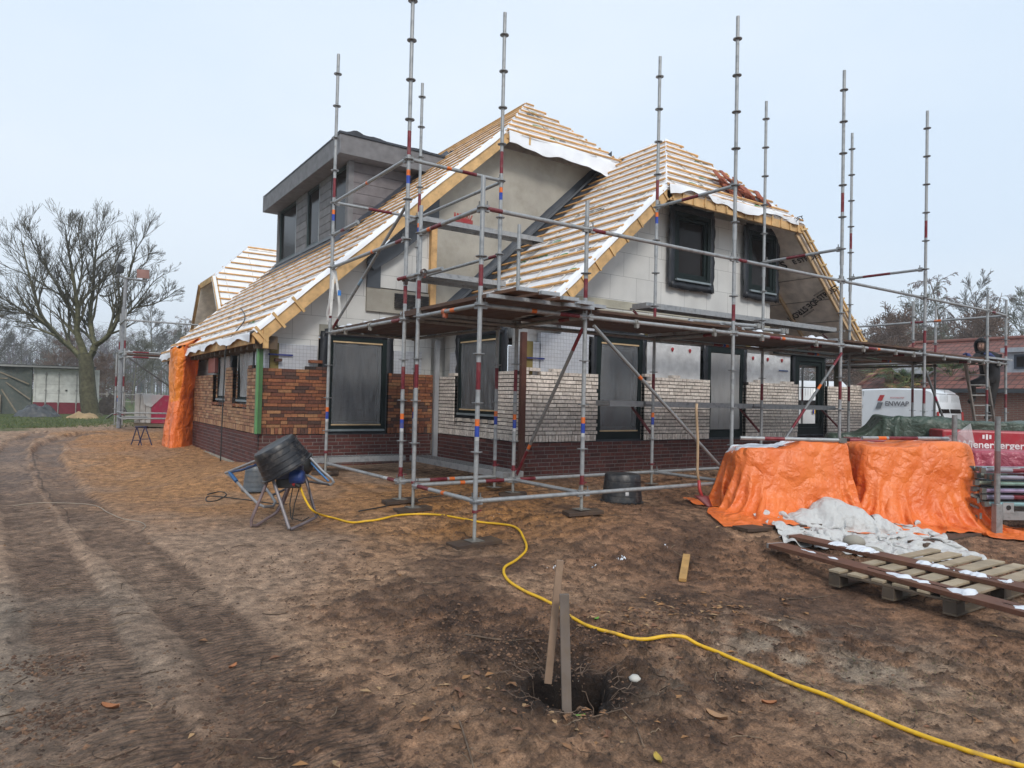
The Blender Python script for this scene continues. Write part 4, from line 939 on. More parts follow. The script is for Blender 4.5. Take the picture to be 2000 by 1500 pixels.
# crumpled lead flashing round the foot of the dormer
mb = MB(); K = 90; P = np.zeros((4, K, 3)); ys_ = np.linspace(14.7, 20.75, K)
for i, t in enumerate((0, .12, .22, .34)):
    xx = xf+.0-t; P[i, :, 0] = xx+.03*n2(ys_*4, ys_*0+i); P[i, :, 1] = ys_; P[i, :, 2] = zL(xx)+.03+(.07 if i == 0 else 0)+np.abs(.09*n2(ys_*5.5, ys_*0+7+i*.3))*(.3+t*2)
mb.grid(P, (.03,.033,.042)); P = np.zeros((4, K, 3)); xs_ = np.linspace(xf-.3, 8.0, K)
for i, t in enumerate((0, .12, .24, .36)):
    P[i, :, 0] = xs_; P[i, :, 1] = y0-t+.03*n2(xs_*4, xs_*0+i); P[i, :, 2] = zL(1)*0+ZR2-RS*(XR2-xs_)+.04+(.10 if i == 0 else 0)+np.abs(.10*n2(xs_*5, xs_*0+2+i*.4))*(.3+t*2)
mb.grid(P, (.045,.05,.065)); mb.build('lead_flashing', 'dark', DM, smooth=True)
# ------------------------------------------------------------------ far cross wing with its open half-hipped gable
yc, zc, xg = 25.2, 6.55, 4.95
vv_ = np.array([0, cs, sn])
pr_ = onY(485, 482, yc); zc = float(pr_[2]); xr = float(pr_[0])
bR = onX(420, 535, xg); bL = onX(393, 560, xg); hw_ = abs(bR[1]-bL[1])/2; yc = (bR[1]+bL[1])/2+.0; pr_ = onY(485, 482, yc); zc = float(pr_[2]); xr = float(pr_[0]); zb_ = float((bR[2]+bL[2])/2)
sl_ = (zc-zb_)/hw_ if hw_ > .2 else 1
cs3 = 1/math.hypot(1, sl_); sn3 = sl_*cs3; Lw = (zc-2.7)/sn3
roof_plane((0, yc, zc), (1, 0, 0), (0, -cs3, -sn3), [(0, xr, 13), ((zc-zb_)/sn3, xg, 13), (Lw, xg, 13)], 30, 20, bat=.33, prints=3)
roof_plane((0, yc, zc), (1, 0, 0), (0, cs3, -sn3), [(0, xr, 13), ((zc-zb_)/sn3, xg, 13), (Lw, xg, 13)], 20, 12, bat=.33, prints=0)
mb = MB()
for sg in (-1, 1):
    p = np.array([xg-.02, yc+sg*hw_, zb_-.03]); q = np.array([xg-.02, yc+sg*(zc-2.7)/sl_, 2.7]); mb.beam(p, q, .05, .17, (-1,0,0), (.50,.31,.13))
    for k in (.9, 1.8, 2.7): mb.beam(p+np.array([k,-sg*.1,-.06]), q+np.array([k,-sg*.1,-.06]), .05, .10, (0,0,1), (.28,.19,.11))
mb.beam((xg-.02, yc-hw_, zb_-.05), (xg-.02, yc+hw_, zb_-.05), .05, .2, (0,0,1), (.52,.32,.13)); mb.build('far_barge_board', 'timber', HS)
mb = MB(); a = np.array([xg, yc-hw_, zb_]); b = np.array([xg, yc+hw_, zb_]); c = np.array([xr, yc, zc+.02]); mb.add([a, b, c], [(0,1,2)], (.8,.82,.86)); mb.build('far_half_hip', 'foil', HS)
foldedge((xg-.04, yc-hw_, zb_), (xg-.04, yc-(zc-2.7)/sl_, 2.7), .13, (-1, 0, 0), 4, .01)
foldedge((xg-.04, yc+hw_, zb_), (xg-.04, yc+(zc-2.7)/sl_, 2.7), .16, (-1, 0, 0), 4, .05)
# temporary corner profiles used by the bricklayers
def post(name, p, q, w_, tint, label, mat='timber', two=None):
    mb = MB(); mb.beam(p, q, w_, w_*.75, (0,-1,.001), tint)
    if two: mb.beam(np.array(p)+np.array([-w_*.36,-w_*.2,0]), np.array(q)+np.array([-w_*.36,-w_*.2,0]), w_*.3, w_*.8, (0,-1,.001), two)
    o = mb.build(name, mat, bevel=.003); tag(o, label, 'corner profile', 'upright corner profiles'); return o
g0 = onY(518.5, 862, YG-.07); g1 = onY(524, 632, YG-.07)
post('corner_profile', (XL-.04, YG-.06, .95), (XL-.04, YG-.06, 2.66), .095, (.055,.13,.05), 'green steel corner profile upright at the orange brick corner', 'paint', (.10,.26,.10))
post('corner_profile', (XW-.05, YW-.06, .36), (XW-.05, YW-.06, 2.62), .09, (.085,.028,.018), 'reddish brown wooden corner post at the white brick corner')
post('corner_profile', (XW-.06, YG-.06, .45), (XW-.06, YG-.06, 2.65), .085, (.30,.31,.33), 'pale grey corner profile where orange and white brick meet', 'paint')
# ================================================================== ring scaffold round the house
SC = thing('scaffold', 'tall galvanised tube scaffold with dark plank deck wrapped round the front of the farmhouse', 'scaffold', (3.71, 6.08, .1))
STL = (.33,.345,.355); RED = (.17,.014,.024); ORG = (.75,.16,.02); BLU = (.02,.06,.36); WHT = (.55,.56,.56); RR = .0242
def stripes(p, q, bands):
    """points and tints of a tube with painted bands; bands = (from, to, colour) in metres along it"""
    p, q = np.array(p, float), np.array(q, float); Ln = np.linalg.norm(q-p); d = (q-p)/Ln; cuts = sorted({0, Ln}|{min(max(b, 0), Ln) for a in bands for b in a[:2]})
    pts = [p+d*c for c in cuts]; tt = []
    for a, b in zip(cuts[:-1], cuts[1:]):
        m_ = (a+b)/2; t = STL
        for x, y, c in bands:
            if x <= m_ <= y: t = c
        tt.append(t)
    return pts, tt
def pole(x, y, top, name='pole', foot=True, lean=(0, 0), jack=True, z0=None, parent=None, tone=1, bottom=None):
    parent = parent or SC; g_ = rz(x, y); zb = g_+.05 if bottom is None else bottom
    fz = lambda z: (x+lean[0]*(z-.5), y+lean[1]*(z-.5), z)
    st = zb+.28 if foot else zb
    j = random.uniform(-.05, .05); bands = [(a+j-st, b+j-st, c) for a, b, c in ((.58,.74,RED),(1.70,1.98,RED),(1.33,1.40,ORG),(1.22,1.33,BLU),(1.18,1.22,WHT),(4.62,4.92,RED),(4.36,4.43,ORG),(4.26,4.36,BLU),(2.76,2.98,RED))]
    bands = [b for b in bands if b[2] is not RED or random.random() < .72]
    if random.random() < .3: bands = [b for b in bands if b[2] is RED]
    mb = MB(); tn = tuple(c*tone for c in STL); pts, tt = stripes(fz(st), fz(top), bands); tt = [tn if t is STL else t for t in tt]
    mb.tube(pts, RR, 12, tints=tt)
    if top > 4: mb.tube([fz(top-.22), fz(top)], RR*.82, 10, tint=(.2,.2,.2)); mb.tube([fz(3.80), fz(4.02)], RR*1.22, 12, tint=tn)
    z = .55
    while z < top-.15:
        if z > st+.05:
            mb.lathe(fz(z-.004), [(RR, 0), (.061, 0), (.061, .009), (RR, .009)], 16, tint=(.24,.25,.26))
        z += .5
    o = mb.build(name, 'steel', parent, smooth='auto')
    if foot:
        mb = MB(); mb.tube([fz(zb), fz(st+.03)], .017, 10, tint=(.33,.33,.31)); zz = zb+.02
        while zz < st: mb.lathe(fz(zz), [(.017,0),(.0205,.004),(.017,.008)], 10, tint=(.36,.36,.34)); zz += .014
        mb.lathe(fz(st-.005), [(.018,0),(.032,0),(.032,.028),(.018,.028)], 8, tint=(.18,.02,.03)); mb.beam(fz(st+.01), (fz(st)[0]+.09, fz(st)[1]+.03, st+.012), .018, .014, tint=(.18,.02,.03))
        mb.box((x-.075, y-.075, zb-.006), (x+.075, y+.075, zb+.002), (.2,.19,.17)); mb.build('base_jack', 'steel', o, smooth='auto')
    return o
def ledger(p, q, bands=(), name='ledger', heads=True, r=RR, tone=1):
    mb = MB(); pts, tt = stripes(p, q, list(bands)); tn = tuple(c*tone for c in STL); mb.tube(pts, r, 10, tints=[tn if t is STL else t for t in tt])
    if heads:
        d = (np.array(q, float)-np.array(p, float)); d /= np.linalg.norm(d)
        for c, s in ((np.array(p, float), 1), (np.array(q, float), -1)):
            e = c+d*s*.05; mb.obox(e, d*.032, np.cross(d, (0,0,1))*.017, (0,0,.036), (.26,.26,.26)); mb.obox(e+d*s*.01+np.array([0,0,.03]), d*.006, np.cross(d, (0,0,1))*.005, (0,0,.05), (.17,.17,.17))
    return mb.build(name, 'steel', SC, smooth='auto')
XA, XB, XC, XD, XEE, XF, XQ = 3.71, 5.14, 7.71, 10.28, 12.85, 15.42, 16.5
Y0, Y1, YI, YJ = 6.07, 7.48, 7.88, 10.38
tall, low = 6.86, 3.88
for x, y, t in ((XA,Y0,low),(XB,Y0+.03,low),(XC,Y0,tall),(XD,Y0,tall),(XEE,Y0-.03,tall),(XF,Y0,low),(XA+.02,YI,6.9),(XA,Y1,low),(3.66,YJ,tall),(XB-.03,YJ-.03,6.78),(XB-.03,YI,tall),(XB,Y1,low),
                (7.66,Y1,tall),(XD,Y1,tall),(12.80,7.38,tall),(XF,Y1,low),(XQ,6.15,low),(XQ,Y1+.05,low)):
    pole(x, y, t, lean=(random.uniform(-.002,.004), random.uniform(-.002,.002)))
for x, y in ((XF, 10.07), (XQ, 10.07), (XF, 12.6)): pole(x, y, 2.6, tone=.8)
B = lambda L_: random.choice([[], [], [(L_*.3, L_*.3+.25, RED), (L_*.3+.28, L_*.3+.36, ORG)], [(.1, .35, RED)], [(L_-.4, L_-.12, RED), (L_*.45, L_*.45+.07, ORG)], [(L_*.5, L_*.5+.22, RED), (L_*.5+.24, L_*.5+.3, BLU), (L_*.5+.3, L_*.5+.37, ORG)], []])
xs_ = [XA, XB, XC, XD, XEE, XF]
for z in (3.55,):
    for a, b in zip(xs_[:-1], xs_[1:]): ledger((a, Y0, z), (b, Y0, z), [(.04, .24, RED)] if a < 9 else [])
for a, b in zip(xs_[:-1], xs_[1:]): ledger((a, Y0, 2.55), (b, Y0, 2.55), B(b-a), tone=1.05)
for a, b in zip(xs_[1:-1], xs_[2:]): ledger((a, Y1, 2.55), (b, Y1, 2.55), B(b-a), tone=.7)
for a, b in ((XA, XB), (XB, XC), (XC, XD)): ledger((a, Y0, .55), (b, Y0, .55), B(b-a))
for a, b in ((XB, XC), (XC, XD)): ledger((a, Y1, .55), (b, Y1, .55), B(b-a))
for x in (XA, XB, XC, XD, XEE, XF): ledger((x, Y0, 2.55 if x != XD else 2.55), (x, Y1, 2.55), [(.3, .5, RED)] if x > 5 else [(.5, .6, ORG)], tone=.85)
for x in (XA, XB, XC): ledger((x, Y0, .55), (x, Y1, .55), B(1.4))
ledger((XA, Y0, 3.55), (XA, Y1, 3.55), [(.85, 1.1, RED), (1.12, 1.2, ORG)])
ledger((XA, YI, 4.55), (XB, YI, 4.55), [(.55, .62, ORG), (.78, 1.0, RED)]); ledger((XA, YI, 4.55), (3.68, YJ, 4.55), [(1.2, 1.26, ORG)])
ledger((3.68, YJ, 4.55), (XB, YJ, 4.55), [(.55, .95, RED)]); ledger((XA, YI, 3.55), (3.68, YJ, 3.55), [(.05, .25, RED), (.95, 1.02, ORG)])
ledger((3.68, YJ, 3.55), (3.68, YJ-.02, 3.55)) if False else None
ledger((3.68, YJ, 4.05), (3.68, YJ-1.0, 4.05), [(.35, .5, RED)]); ledger((XB, YI, 4.55), (XB-.03, YJ, 4.55)); ledger((XB, YI, 3.55), (XB-.03, YJ, 3.55), [(.1, .3, RED)])
ledger((XA, YI, .55), (3.68, YJ, .55), [(.1, .3, RED), (.3, .42, WHT)]); ledger((XA, YI, 2.55), (3.68, YJ, 2.55), [(.05, .3, RED)], tone=1.05); ledger((XB, YI, 2.55), (XB-.03, YJ, 2.55), tone=.7)
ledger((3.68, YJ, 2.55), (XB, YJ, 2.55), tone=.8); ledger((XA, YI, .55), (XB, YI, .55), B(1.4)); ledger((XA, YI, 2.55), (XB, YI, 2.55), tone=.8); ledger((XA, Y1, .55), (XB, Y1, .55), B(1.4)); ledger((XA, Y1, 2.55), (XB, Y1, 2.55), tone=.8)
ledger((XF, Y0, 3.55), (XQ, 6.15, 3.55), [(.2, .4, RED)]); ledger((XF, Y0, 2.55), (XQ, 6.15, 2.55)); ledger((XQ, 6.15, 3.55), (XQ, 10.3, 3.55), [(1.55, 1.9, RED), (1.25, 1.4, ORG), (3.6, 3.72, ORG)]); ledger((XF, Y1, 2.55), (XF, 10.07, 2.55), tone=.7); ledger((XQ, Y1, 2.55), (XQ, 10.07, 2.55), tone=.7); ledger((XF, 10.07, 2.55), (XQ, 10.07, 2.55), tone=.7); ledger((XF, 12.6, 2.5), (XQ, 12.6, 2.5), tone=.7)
# guard rails between inner and outer rows higher up
ledger((7.66, Y1, 4.55), (XC, Y0, 4.55), [(.5, .8, RED)]); ledger((XD, Y1, 4.05), (XD, Y0, 4.05), [(.45, .8, RED)]); ledger((12.8, 7.38, 4.05), (XEE, Y0, 4.05), [(.25, .75, RED)])
# diagonals
def brace(p, q, bands=(), tone=.8, name='brace'): return ledger(p, q, bands, name, heads=False, r=.021, tone=tone)
brace((XB+.06, Y0-.05, 2.45), (7.42, Y0-.05, .78), [(.9, .96, ORG)], .8); brace((XB-.02, Y0+.05, 2.42), (XB+.06, Y1+.02, .60), [(0, .3, RED), (1.85, 2.3, RED), (1.75, 1.82, ORG)], .6)
brace((3.70, YJ-.05, 2.62), (3.74, YI+.03, 4.0), [(0, .25, RED), (1.1, 1.25, (.25,.40,.55))], .9); brace((XD-.04, Y0-.04, 2.42), (8.75, Y0-.05, 1.05), [(0, .3, RED), (.75, .85, ORG), (1.3, 1.7, RED)], .55)
brace((XEE+.1, Y0+.05, 2.42), (14.1, Y0+.02, .9), [(.75, .85, (.5,.05,.12))], .55)
# inner console decks (steel) and their brackets
def steel_deck(p, q, w_, name='steel_deck', h_=.07):
    p, q = np.array(p, float), np.array(q, float); d = q-p; Ln = np.linalg.norm(d); d /= Ln; s_ = np.cross(d, (0,0,1)); mb = MB()
    mb.obox((p+q)/2, d*Ln/2, s_*w_/2, (0,0,.004), (.34,.35,.36))
    for sg in (-1, 1): mb.obox((p+q)/2+s_*sg*(w_/2+.002)-np.array([0,0,h_/2]), d*(Ln/2-.001), s_*.003, (0,0,h_/2+.007), (.33,.34,.35))
    for e in (p, q): mb.obox(e-np.array([0,0,h_/2]), d*.003, s_*(w_/2-.002), (0,0,h_/2-.001), (.28,.28,.28))
    n_ = int(Ln/.055)
    for k in range(n_):
        for j in (-1, 0, 1): c = p+d*(k+.5)*Ln/n_+s_*j*w_*.28+np.array([0,0,.005]); mb.obox(c, d*.012, s_*w_*.06, (0,0,.002), (.07,.065,.06))
    return mb.build(name, 'steel', SC)
for a, b in ((7.66, XD), (XD, 12.82)): steel_deck((a, Y1+.33, 3.12), (b, Y1+.33, 3.12), .30); steel_deck((a+.03, Y1+.33, 1.60), (b, Y1+.33, 1.60), .30)
steel_deck((6.95, Y1+.33, 1.60), (7.64, Y1+.33, 1.60), .30)
steel_deck((2.95, YJ+.27, .62), (5.05, YJ+.27, .62), .3); steel_deck((5.28, YJ+.1, .62), (5.28, YI-.2, .62), .32)
steel_deck((5.1, 10.55, 4.60), (7.7, 10.55, 4.60), .32); steel_deck((5.1, 10.55, 3.62), (6.65, 10.55, 3.62), .32); steel_deck((5.1, 10.2, 3.62), (6.65, 10.2, 3.62), .32)
for x in (7.66, XD, 12.8):
    for z in (3.05, 1.55):
        mb = MB(); mb.beam((x, Y1, z), (x, Y1+.52, z), .03, .03, tint=(.25,.24,.24)); mb.beam((x, Y1+.03, z-.42), (x, Y1+.45, z-.03), .03, .03, tint=(.14,.03,.035)); mb.beam((x, Y1+.22, z-.27), (x, Y1+.22, z+.0), .02, .02, tint=(.2,.2,.2)); mb.build('console_bracket', 'steel', SC)
# dark plank deck
def plank(p, q, w_, name='deck_board', t=.032, sag=.0, tint=None):
    p, q = np.array(p, float), np.array(q, float); d = q-p; Ln = np.linalg.norm(d); d /= Ln; s_ = np.cross(d, (0,0,1)); mb = MB(); tint = tint or bl((.075,.036,.022))
    mb.obox((p+q)/2, d*Ln/2, s_*w_/2, (0,0,t/2), tint)
    for e, sg in ((p, 1), (q, -1)): mb.obox(e+d*sg*.02, d*.024, s_*(w_/2+.003), (0,0,t/2+.003), (.36,.38,.40), 1)
    return mb.build(name, ['timber', 'steel'], SC)
for i, (a, b) in enumerate(zip(xs_[:-1], xs_[1:])):
    for k in range(6):
        if i == 0: continue
        y = Y0+.14+k*.235; ov = random.uniform(.05, .25); plank((a-ov, y, 2.60+(i % 2)*.034), (b+ov, y+random.uniform(-.02,.02), 2.60+(i % 2)*.034), .225)
for k in range(6):
    x = XA+.12+k*.235; plank((x, YI-.4, 2.60), (x+random.uniform(-.03,.03), YJ+.25, 2.60), .225); plank((x, Y0-.1-random.uniform(0,.12), 2.634), (x, YI+.1, 2.634), .225)
for k, (x, y, z) in enumerate(((4.0,5.63,2.69),(4.30,5.66,2.685),(4.62,5.72,2.67),(4.92,5.84,2.67),(5.22,5.97,2.672))): plank((x, y, z), (x+random.uniform(-.25,.1), y+2.5, z), .225, tint=bl((.13,.06,.03)))
for k in range(5): x = XF+.12+k*.235; plank((x, Y0, 2.634), (x, 9.0, 2.634), .225); plank((x, 8.9, 2.60), (x, 11.6, 2.60), .225)
# half couplers along the outer deck tube
def coupler(c, ax='x', name='coupler', tint=(.27,.26,.24), parent=None):
    mb = MB(); c = np.array(c, float); mb.lathe(c-np.array([.03,0,0]) if ax == 'x' else c-np.array([0,.03,0]), [(.027,0),(.034,.004),(.034,.056),(.027,.06)], 12, (1,0,0) if ax == 'x' else (0,1,0), tint)
    mb.obox(c+np.array([0,-.02,-.045]), (.022,0,0), (0,.022,0), (0,0,.022), tint); mb.tube([c+np.array([0,-.03,-.07]), c+np.array([0,-.03,.02])], .008, 6, tint=(.14,.13,.12)); mb.lathe(c+np.array([0,-.03,-.075]), [(0,0),(.014,0),(.014,.014),(0,.014)], 6, tint=(.3,.06,.03) if random.random() < .3 else tint)
    return mb.build(name, 'steel', SC, smooth='auto')
for x in (5.9, 7.3, 8.3, 9.6, 10.9, 11.9, 12.5, 13.6, 14.6, 15.2, 15.9): coupler((x, Y0, 2.55))
coupler((XA, Y0+.75, 2.55), 'y', tint=(.45,.12,.05)); coupler((3.69, YI+1.0, 2.55), 'y'); coupler((3.69, YI+1.9, 2.55), 'y')
mb = MB(); c = np.array([XA+.02, Y1-.1, 3.18])
ledger((XA-.05, YI+.06, 3.05), (XA+.1, Y1-.4, 3.08), [(0, .2, RED)], heads=False, name='short_tube')
for c in ((XA, Y1-.12, 3.07), (XA+.02, YI+.02, 3.05)): coupler(c, 'y', tint=(.1,.06,.05))
mb = MB(); rs = np.random.default_rng(5)
def snow_strip(mb, p, q, w_, h_, n=28, drop=.35):
    p, q = np.array(p, float), np.array(q, float); d = q-p; L_ = np.linalg.norm(d); d /= L_; s_ = np.cross(d, (0,0,1)); m_ = 7
    nz_ = fbm(np.linspace(0, L_*5, n)+p[0]*3, np.full(n, p[1]*2), 3); P = np.zeros((n, m_, 3))
    for i in range(n):
        k = max(0, .6+nz_[i]*2.2-drop) if 0 < i < n-1 else 0
        for j in range(m_):
            a = (j/(m_-1)-.5)*2; P[i, j] = p+d*L_*i/(n-1)+s_*a*w_*.5*min(1, k+.15)*(1+.2*math.sin(i*1.7))+np.array([0, 0, h_*k*math.sqrt(max(0, 1-a*a))-.002])
    mb.grid(P)
for a, b in ((5.6, 7.4), (7.9, 9.0), (9.3, 10.1), (10.6, 11.8), (12.0, 12.7)): snow_strip(mb, (a, Y0+.1, 2.62), (b, Y0+.1, 2.62), .12, .035)
for a, b in ((5.3, 7.1), (8, 9.6)): snow_strip(mb, (a, Y0+.8, 2.62), (b, Y0+.8, 2.62), .25, .03)
snow_strip(mb, (XA+.1, 8.2, 2.62), (XA+.05, 10.2, 2.62), .12, .03)
for a, b in ((8.2, 10.1), (10.6, 12.4)): snow_strip(mb, (a, Y1+.33, 3.125), (b, Y1+.33, 3.125), .2, .02)
o = mb.build('snow_remnant', 'snow', smooth=True); tag(o, 'thin white strips of old snow lying along the scaffold deck', 'snow', kind='stuff')
# tubes with couplers lying on the deck
for k, (a, b) in enumerate((((7.15, 6.35, 2.70), (8.55, 6.25, 2.72)), ((7.7, 6.30, 2.68), (8.75, 6.45, 2.74)), ((8.0, 6.42, 2.68), (9.2, 6.30, 2.70)))):
    mb = MB(); pts, tt = stripes(a, b, [(.9, 1.1, RED)] if k == 1 else []); mb.tube(pts, RR, 10, tints=tt); e = np.array(b)
    for q in (0, .09): mb.obox(e-np.array([q, 0, 0]), (.03,0,0), (0,.035,0), (0,0,.035), (.30,.12,.10) if k == 1 else (.30,.30,.29)); mb.tube([e+np.array([-q,-.04,.03]), e+np.array([-q,.05,.03])], .009, 6, tint=(.15,.15,.15))
    tag(mb.build('scaffold_tube', 'steel', smooth='auto'), ['grey scaffold tube with end couplers, leftmost on the plank deck', 'scaffold tube with a red coupler on the plank deck', 'short scaffold tube with couplers, rightmost on the plank deck'][k], 'scaffold tube', 'loose tubes on the deck')
# wooden soles under the feet
for x, y, rz_, L_, w_, lb in ((XA,Y0,.55,.52,.24,'dark wet sole board under the foremost scaffold foot'),(XB,Y0,.3,.42,.22,'dark sole board under the scaffold foot left of the black tub'),(XA,Y1,.5,.42,.2,'brown sole board under a scaffold foot beside the yellow hose'),(XA+.02,YI,.5,.4,.22,'brown sole board under the rear of the paired scaffold feet'),(XB,Y1,.1,.35,.2,'sole board under the scaffold foot before the brown corner post'),(3.66,YJ,.2,.4,.2,'sole board under the scaffold foot before the big window')):
    mb = MB(); z = rz(x, y); a = rz_-.6; mb.obox((0,0,0), np.array([math.cos(a),math.sin(a),.05])*L_/2, np.array([-math.sin(a),math.cos(a),0])*w_/2, (0,0,.02), bl((.055,.033,.022))); o = mb.build('sole_board', 'timber', bevel=.003); o.location = (x, y, z+.022); tag(o, lb, 'sole board', 'boards under the scaffold feet')
# red broom on the gable deck
mb = MB(); mb.box((5.85, 10.45, 4.63), (6.2, 10.56, 4.70), (.30,.02,.02))
for k in range(30): x = 5.86+k*.011; mb.tube([(x, 10.5, 4.70), (x+random.uniform(-.02,.02), 10.48+random.uniform(-.03,.05), 4.79)], .006, 4, (.45,.03,.025))
tag(mb.build('broom_head', 'plastic'), 'red broom head lying bristles up on the upper steel deck', 'broom head')
# white hoisting strap tied to the pole by the gable
ST = thing('hoisting_strap', 'white webbing straps with a blue label hanging from a scaffold pole', 'strap', (3.66, YJ, 3.4))
for dx, pts in ((0, [(.02,-.03,3.55),(-.03,-.05,3.0),(-.05,-.02,2.85),(-.02,0,2.72)]), (.13, [(.05,-.04,3.5),(.11,-.06,3.1),(.14,-.04,2.9),(.12,-.03,2.70)]), (.02, [(.04,-.02,3.55),(.0,-.07,3.1),(-.01,-.05,2.8)])):
    mb = MB(); P = np.array([[(3.66+a-.018, YJ+b, c), (3.66+a+.018, YJ+b-.008, c)] for a, b, c in pts]); mb.grid(P, (.6,.6,.58)); mb.build('strap', 'netwhite' if dx == 0 else 'cloth', ST, solid=.003)
mb = MB(); mb.box((3.75, YJ-.075, 3.12), (3.80, YJ-.07, 3.2), (.01,.20,.65)); mb.build('label_tag', 'plastic', ST)
mb = MB(); mb.tube([(3.76, YJ-.04, 2.74), (3.75, YJ-.06, 2.66), (3.79, YJ-.06, 2.6)], .018, 8, (.02,.02,.02)); mb.build('hook', 'paint', ST)
# far scaffold by the end of the house
FS = thing('scaffold', 'distant scaffold corner bay standing beside the orange tarp at the far end', 'scaffold', (1.8, 21.6, .5))
SCm = SC; SC = FS
p0 = at(243, 700, 19.4); p1 = at(233, 700, 20.6)
for p, t, bt in ((p0, 3.85, .62), (p1, 3.85, .6)): pole(p[0], p[1], t, parent=FS, bottom=bt)
p2 = at(226, 760, 19.9); pole(p2[0], p2[1], 2.62, parent=FS, bottom=.6)
for z in (2.52, 2.66, 3.55, .8, .95):
    for p in ((p0, p1) if z in (2.66, .8) else (p0,)): ledger((p[0], p[1], z), (p[0]+2.5, p[1], z), [(.2, .6, RED), (.9, 1.3, RED)] if z > 2 and z < 3 else [])
    ledger((p0[0], p0[1], z), (p1[0], p1[1], z))
brace((p0[0]+.1, p0[1], 2.5), (p0[0]+2.0, p0[1], 1.1), [], .3)
for k in range(3): plank((p0[0], p0[1]+.1+k*.24, 2.6), (p0[0]+2.6, p0[1]+.1+k*.24, 2.6), .22)
SC = SCm
# ================================================================== draped sheets: a small position-based cloth solver
def drape(o, e1, e2, w_, h_, nx, ny, boxes, floor, steps=150, it=7, z0=1.6, crumple=0, seed=1, shrink=1.0, wind=(0,0,0), balls=()):
    """sheet w_ x h_ centred on o (xy), axes e1,e2; boxes = (centre, ax, ay, half sizes, half height)"""
    r_ = np.random.default_rng(seed); e1 = np.array([*e1, 0.]); e2 = np.array([*e2, 0.])
    s = np.linspace(-.5, .5, nx)*w_; t = np.linspace(-.5, .5, ny)*h_
    SS, TT = np.meshgrid(s, t, indexing='ij'); X = np.array([o[0], o[1], z0])+SS[..., None]*e1*shrink+TT[..., None]*e2*shrink
    X[..., 2] += .02*r_.normal(size=X.shape[:2]) + crumple*fbm(SS*3+seed, TT*3, 3)
    V = np.zeros_like(X); dt = .02
    ra, rb = w_/(nx-1), h_/(ny-1); rd = math.hypot(ra, rb)
    ii, jj = np.arange(nx), np.arange(ny)
    def solve(X, a, b, L_, k=1.0):
        d = X[b]-X[a]; n = np.linalg.norm(d, axis=-1, keepdims=True)+1e-9; c = d*(.5*k*(n-L_)/n); X[a] += c; X[b] -= c
    sl = lambda *q: q
    cons = []
    for p in (0, 1):
        n_ = (nx-p)//2; cons.append(((slice(p, p+2*n_-1, 2), slice(None)), (slice(p+1, p+2*n_, 2), slice(None)), ra, 1.))
        m_ = (ny-p)//2; cons.append(((slice(None), slice(p, p+2*m_-1, 2)), (slice(None), slice(p+1, p+2*m_, 2)), rb, 1.))
        cons.append(((slice(p, p+2*n_-1, 2), slice(0, ny-1)), (slice(p+1, p+2*n_, 2), slice(1, ny)), rd, .6)); cons.append(((slice(p, p+2*n_-1, 2), slice(1, ny)), (slice(p+1, p+2*n_, 2), slice(0, ny-1)), rd, .6))
    for p in range(4):
        n_ = len(range(p, nx-2, 4)); cons.append(((slice(p, nx-2, 4), slice(None)), (slice(p+2, nx, 4), slice(None)), 2*ra, .12))
        cons.append(((slice(None), slice(p, ny-2, 4)), (slice(None), slice(p+2, ny, 4)), 2*rb, .12))
    for st in range(steps):
        V *= .97; V[..., 2] -= 9.8*dt; V += np.array(wind)*dt
        Q = X+V*dt
        con = np.zeros(X.shape[:2], bool)
        for k in range(it):
            for a, b, L_, kk in cons: solve(Q, a, b, L_, kk)
            for (c, ax, ay, hx, hy, z1) in boxes:
                dx = (Q[..., 0]-c[0])*ax[0]+(Q[..., 1]-c[1])*ax[1]; dy = (Q[..., 0]-c[0])*ay[0]+(Q[..., 1]-c[1])*ay[1]
                px_ = hx+.02-np.abs(dx); py_ = hy+.02-np.abs(dy); pz = z1+.012-Q[..., 2]; ins = (px_ > 0) & (py_ > 0) & (pz > 0)
                mz = ins & (pz <= np.minimum(px_, py_)+.03); Q[..., 2][mz] = z1+.012; con |= mz
                m1 = ins & ~mz & (px_ <= py_); g1 = np.sign(dx)*px_; Q[..., 0][m1] += (g1*ax[0])[m1]; Q[..., 1][m1] += (g1*ax[1])[m1]
                m2_ = ins & ~mz & ~m1; g2 = np.sign(dy)*py_; Q[..., 0][m2_] += (g2*ay[0])[m2_]; Q[..., 1][m2_] += (g2*ay[1])[m2_]; con |= m1 | m2_
            for (c, R_) in balls:
                d = Q-np.array(c); n = np.linalg.norm(d, axis=-1, keepdims=True); m_ = (n[..., 0] < R_); Q[m_] = (np.array(c)+d/n*R_)[m_]; con |= m_
            fl = floor(Q[..., 0], Q[..., 1])+.012; m_ = Q[..., 2] < fl; Q[..., 2][m_] = fl[m_]; con |= m_
        V = (Q-X)/dt; V[con] *= .35; X = Q
    return X
def cloth_obj(X, name, mat, snow=None, parent=None, sub=1, thick=0):
    nx, ny = X.shape[:2]; me = bpy.data.meshes.new(name); me.from_pydata([tuple(p) for p in X.reshape(-1, 3)], [], [(i*ny+j, (i+1)*ny+j, (i+1)*ny+j+1, i*ny+j+1) for i in range(nx-1) for j in range(ny-1)])
    a = me.attributes.new('snow', 'FLOAT', 'POINT'); a.data.foreach_set('value', (snow if snow is not None else np.zeros(nx*ny)).astype(np.float32).ravel())
    me.polygons.foreach_set('use_smooth', [True]*len(me.polygons)); me.materials.append(MT[mat]); me.update()
    o = bpy.data.objects.new(name, me); COL.objects.link(o)
    if sub: m_ = o.modifiers.new('s', 'SUBSURF'); m_.levels = sub; m_.render_levels = sub
    if parent is not None: adopt(o, parent)
    return o
E1 = np.array([.866, -.5]); E2 = np.array([.5, .866])
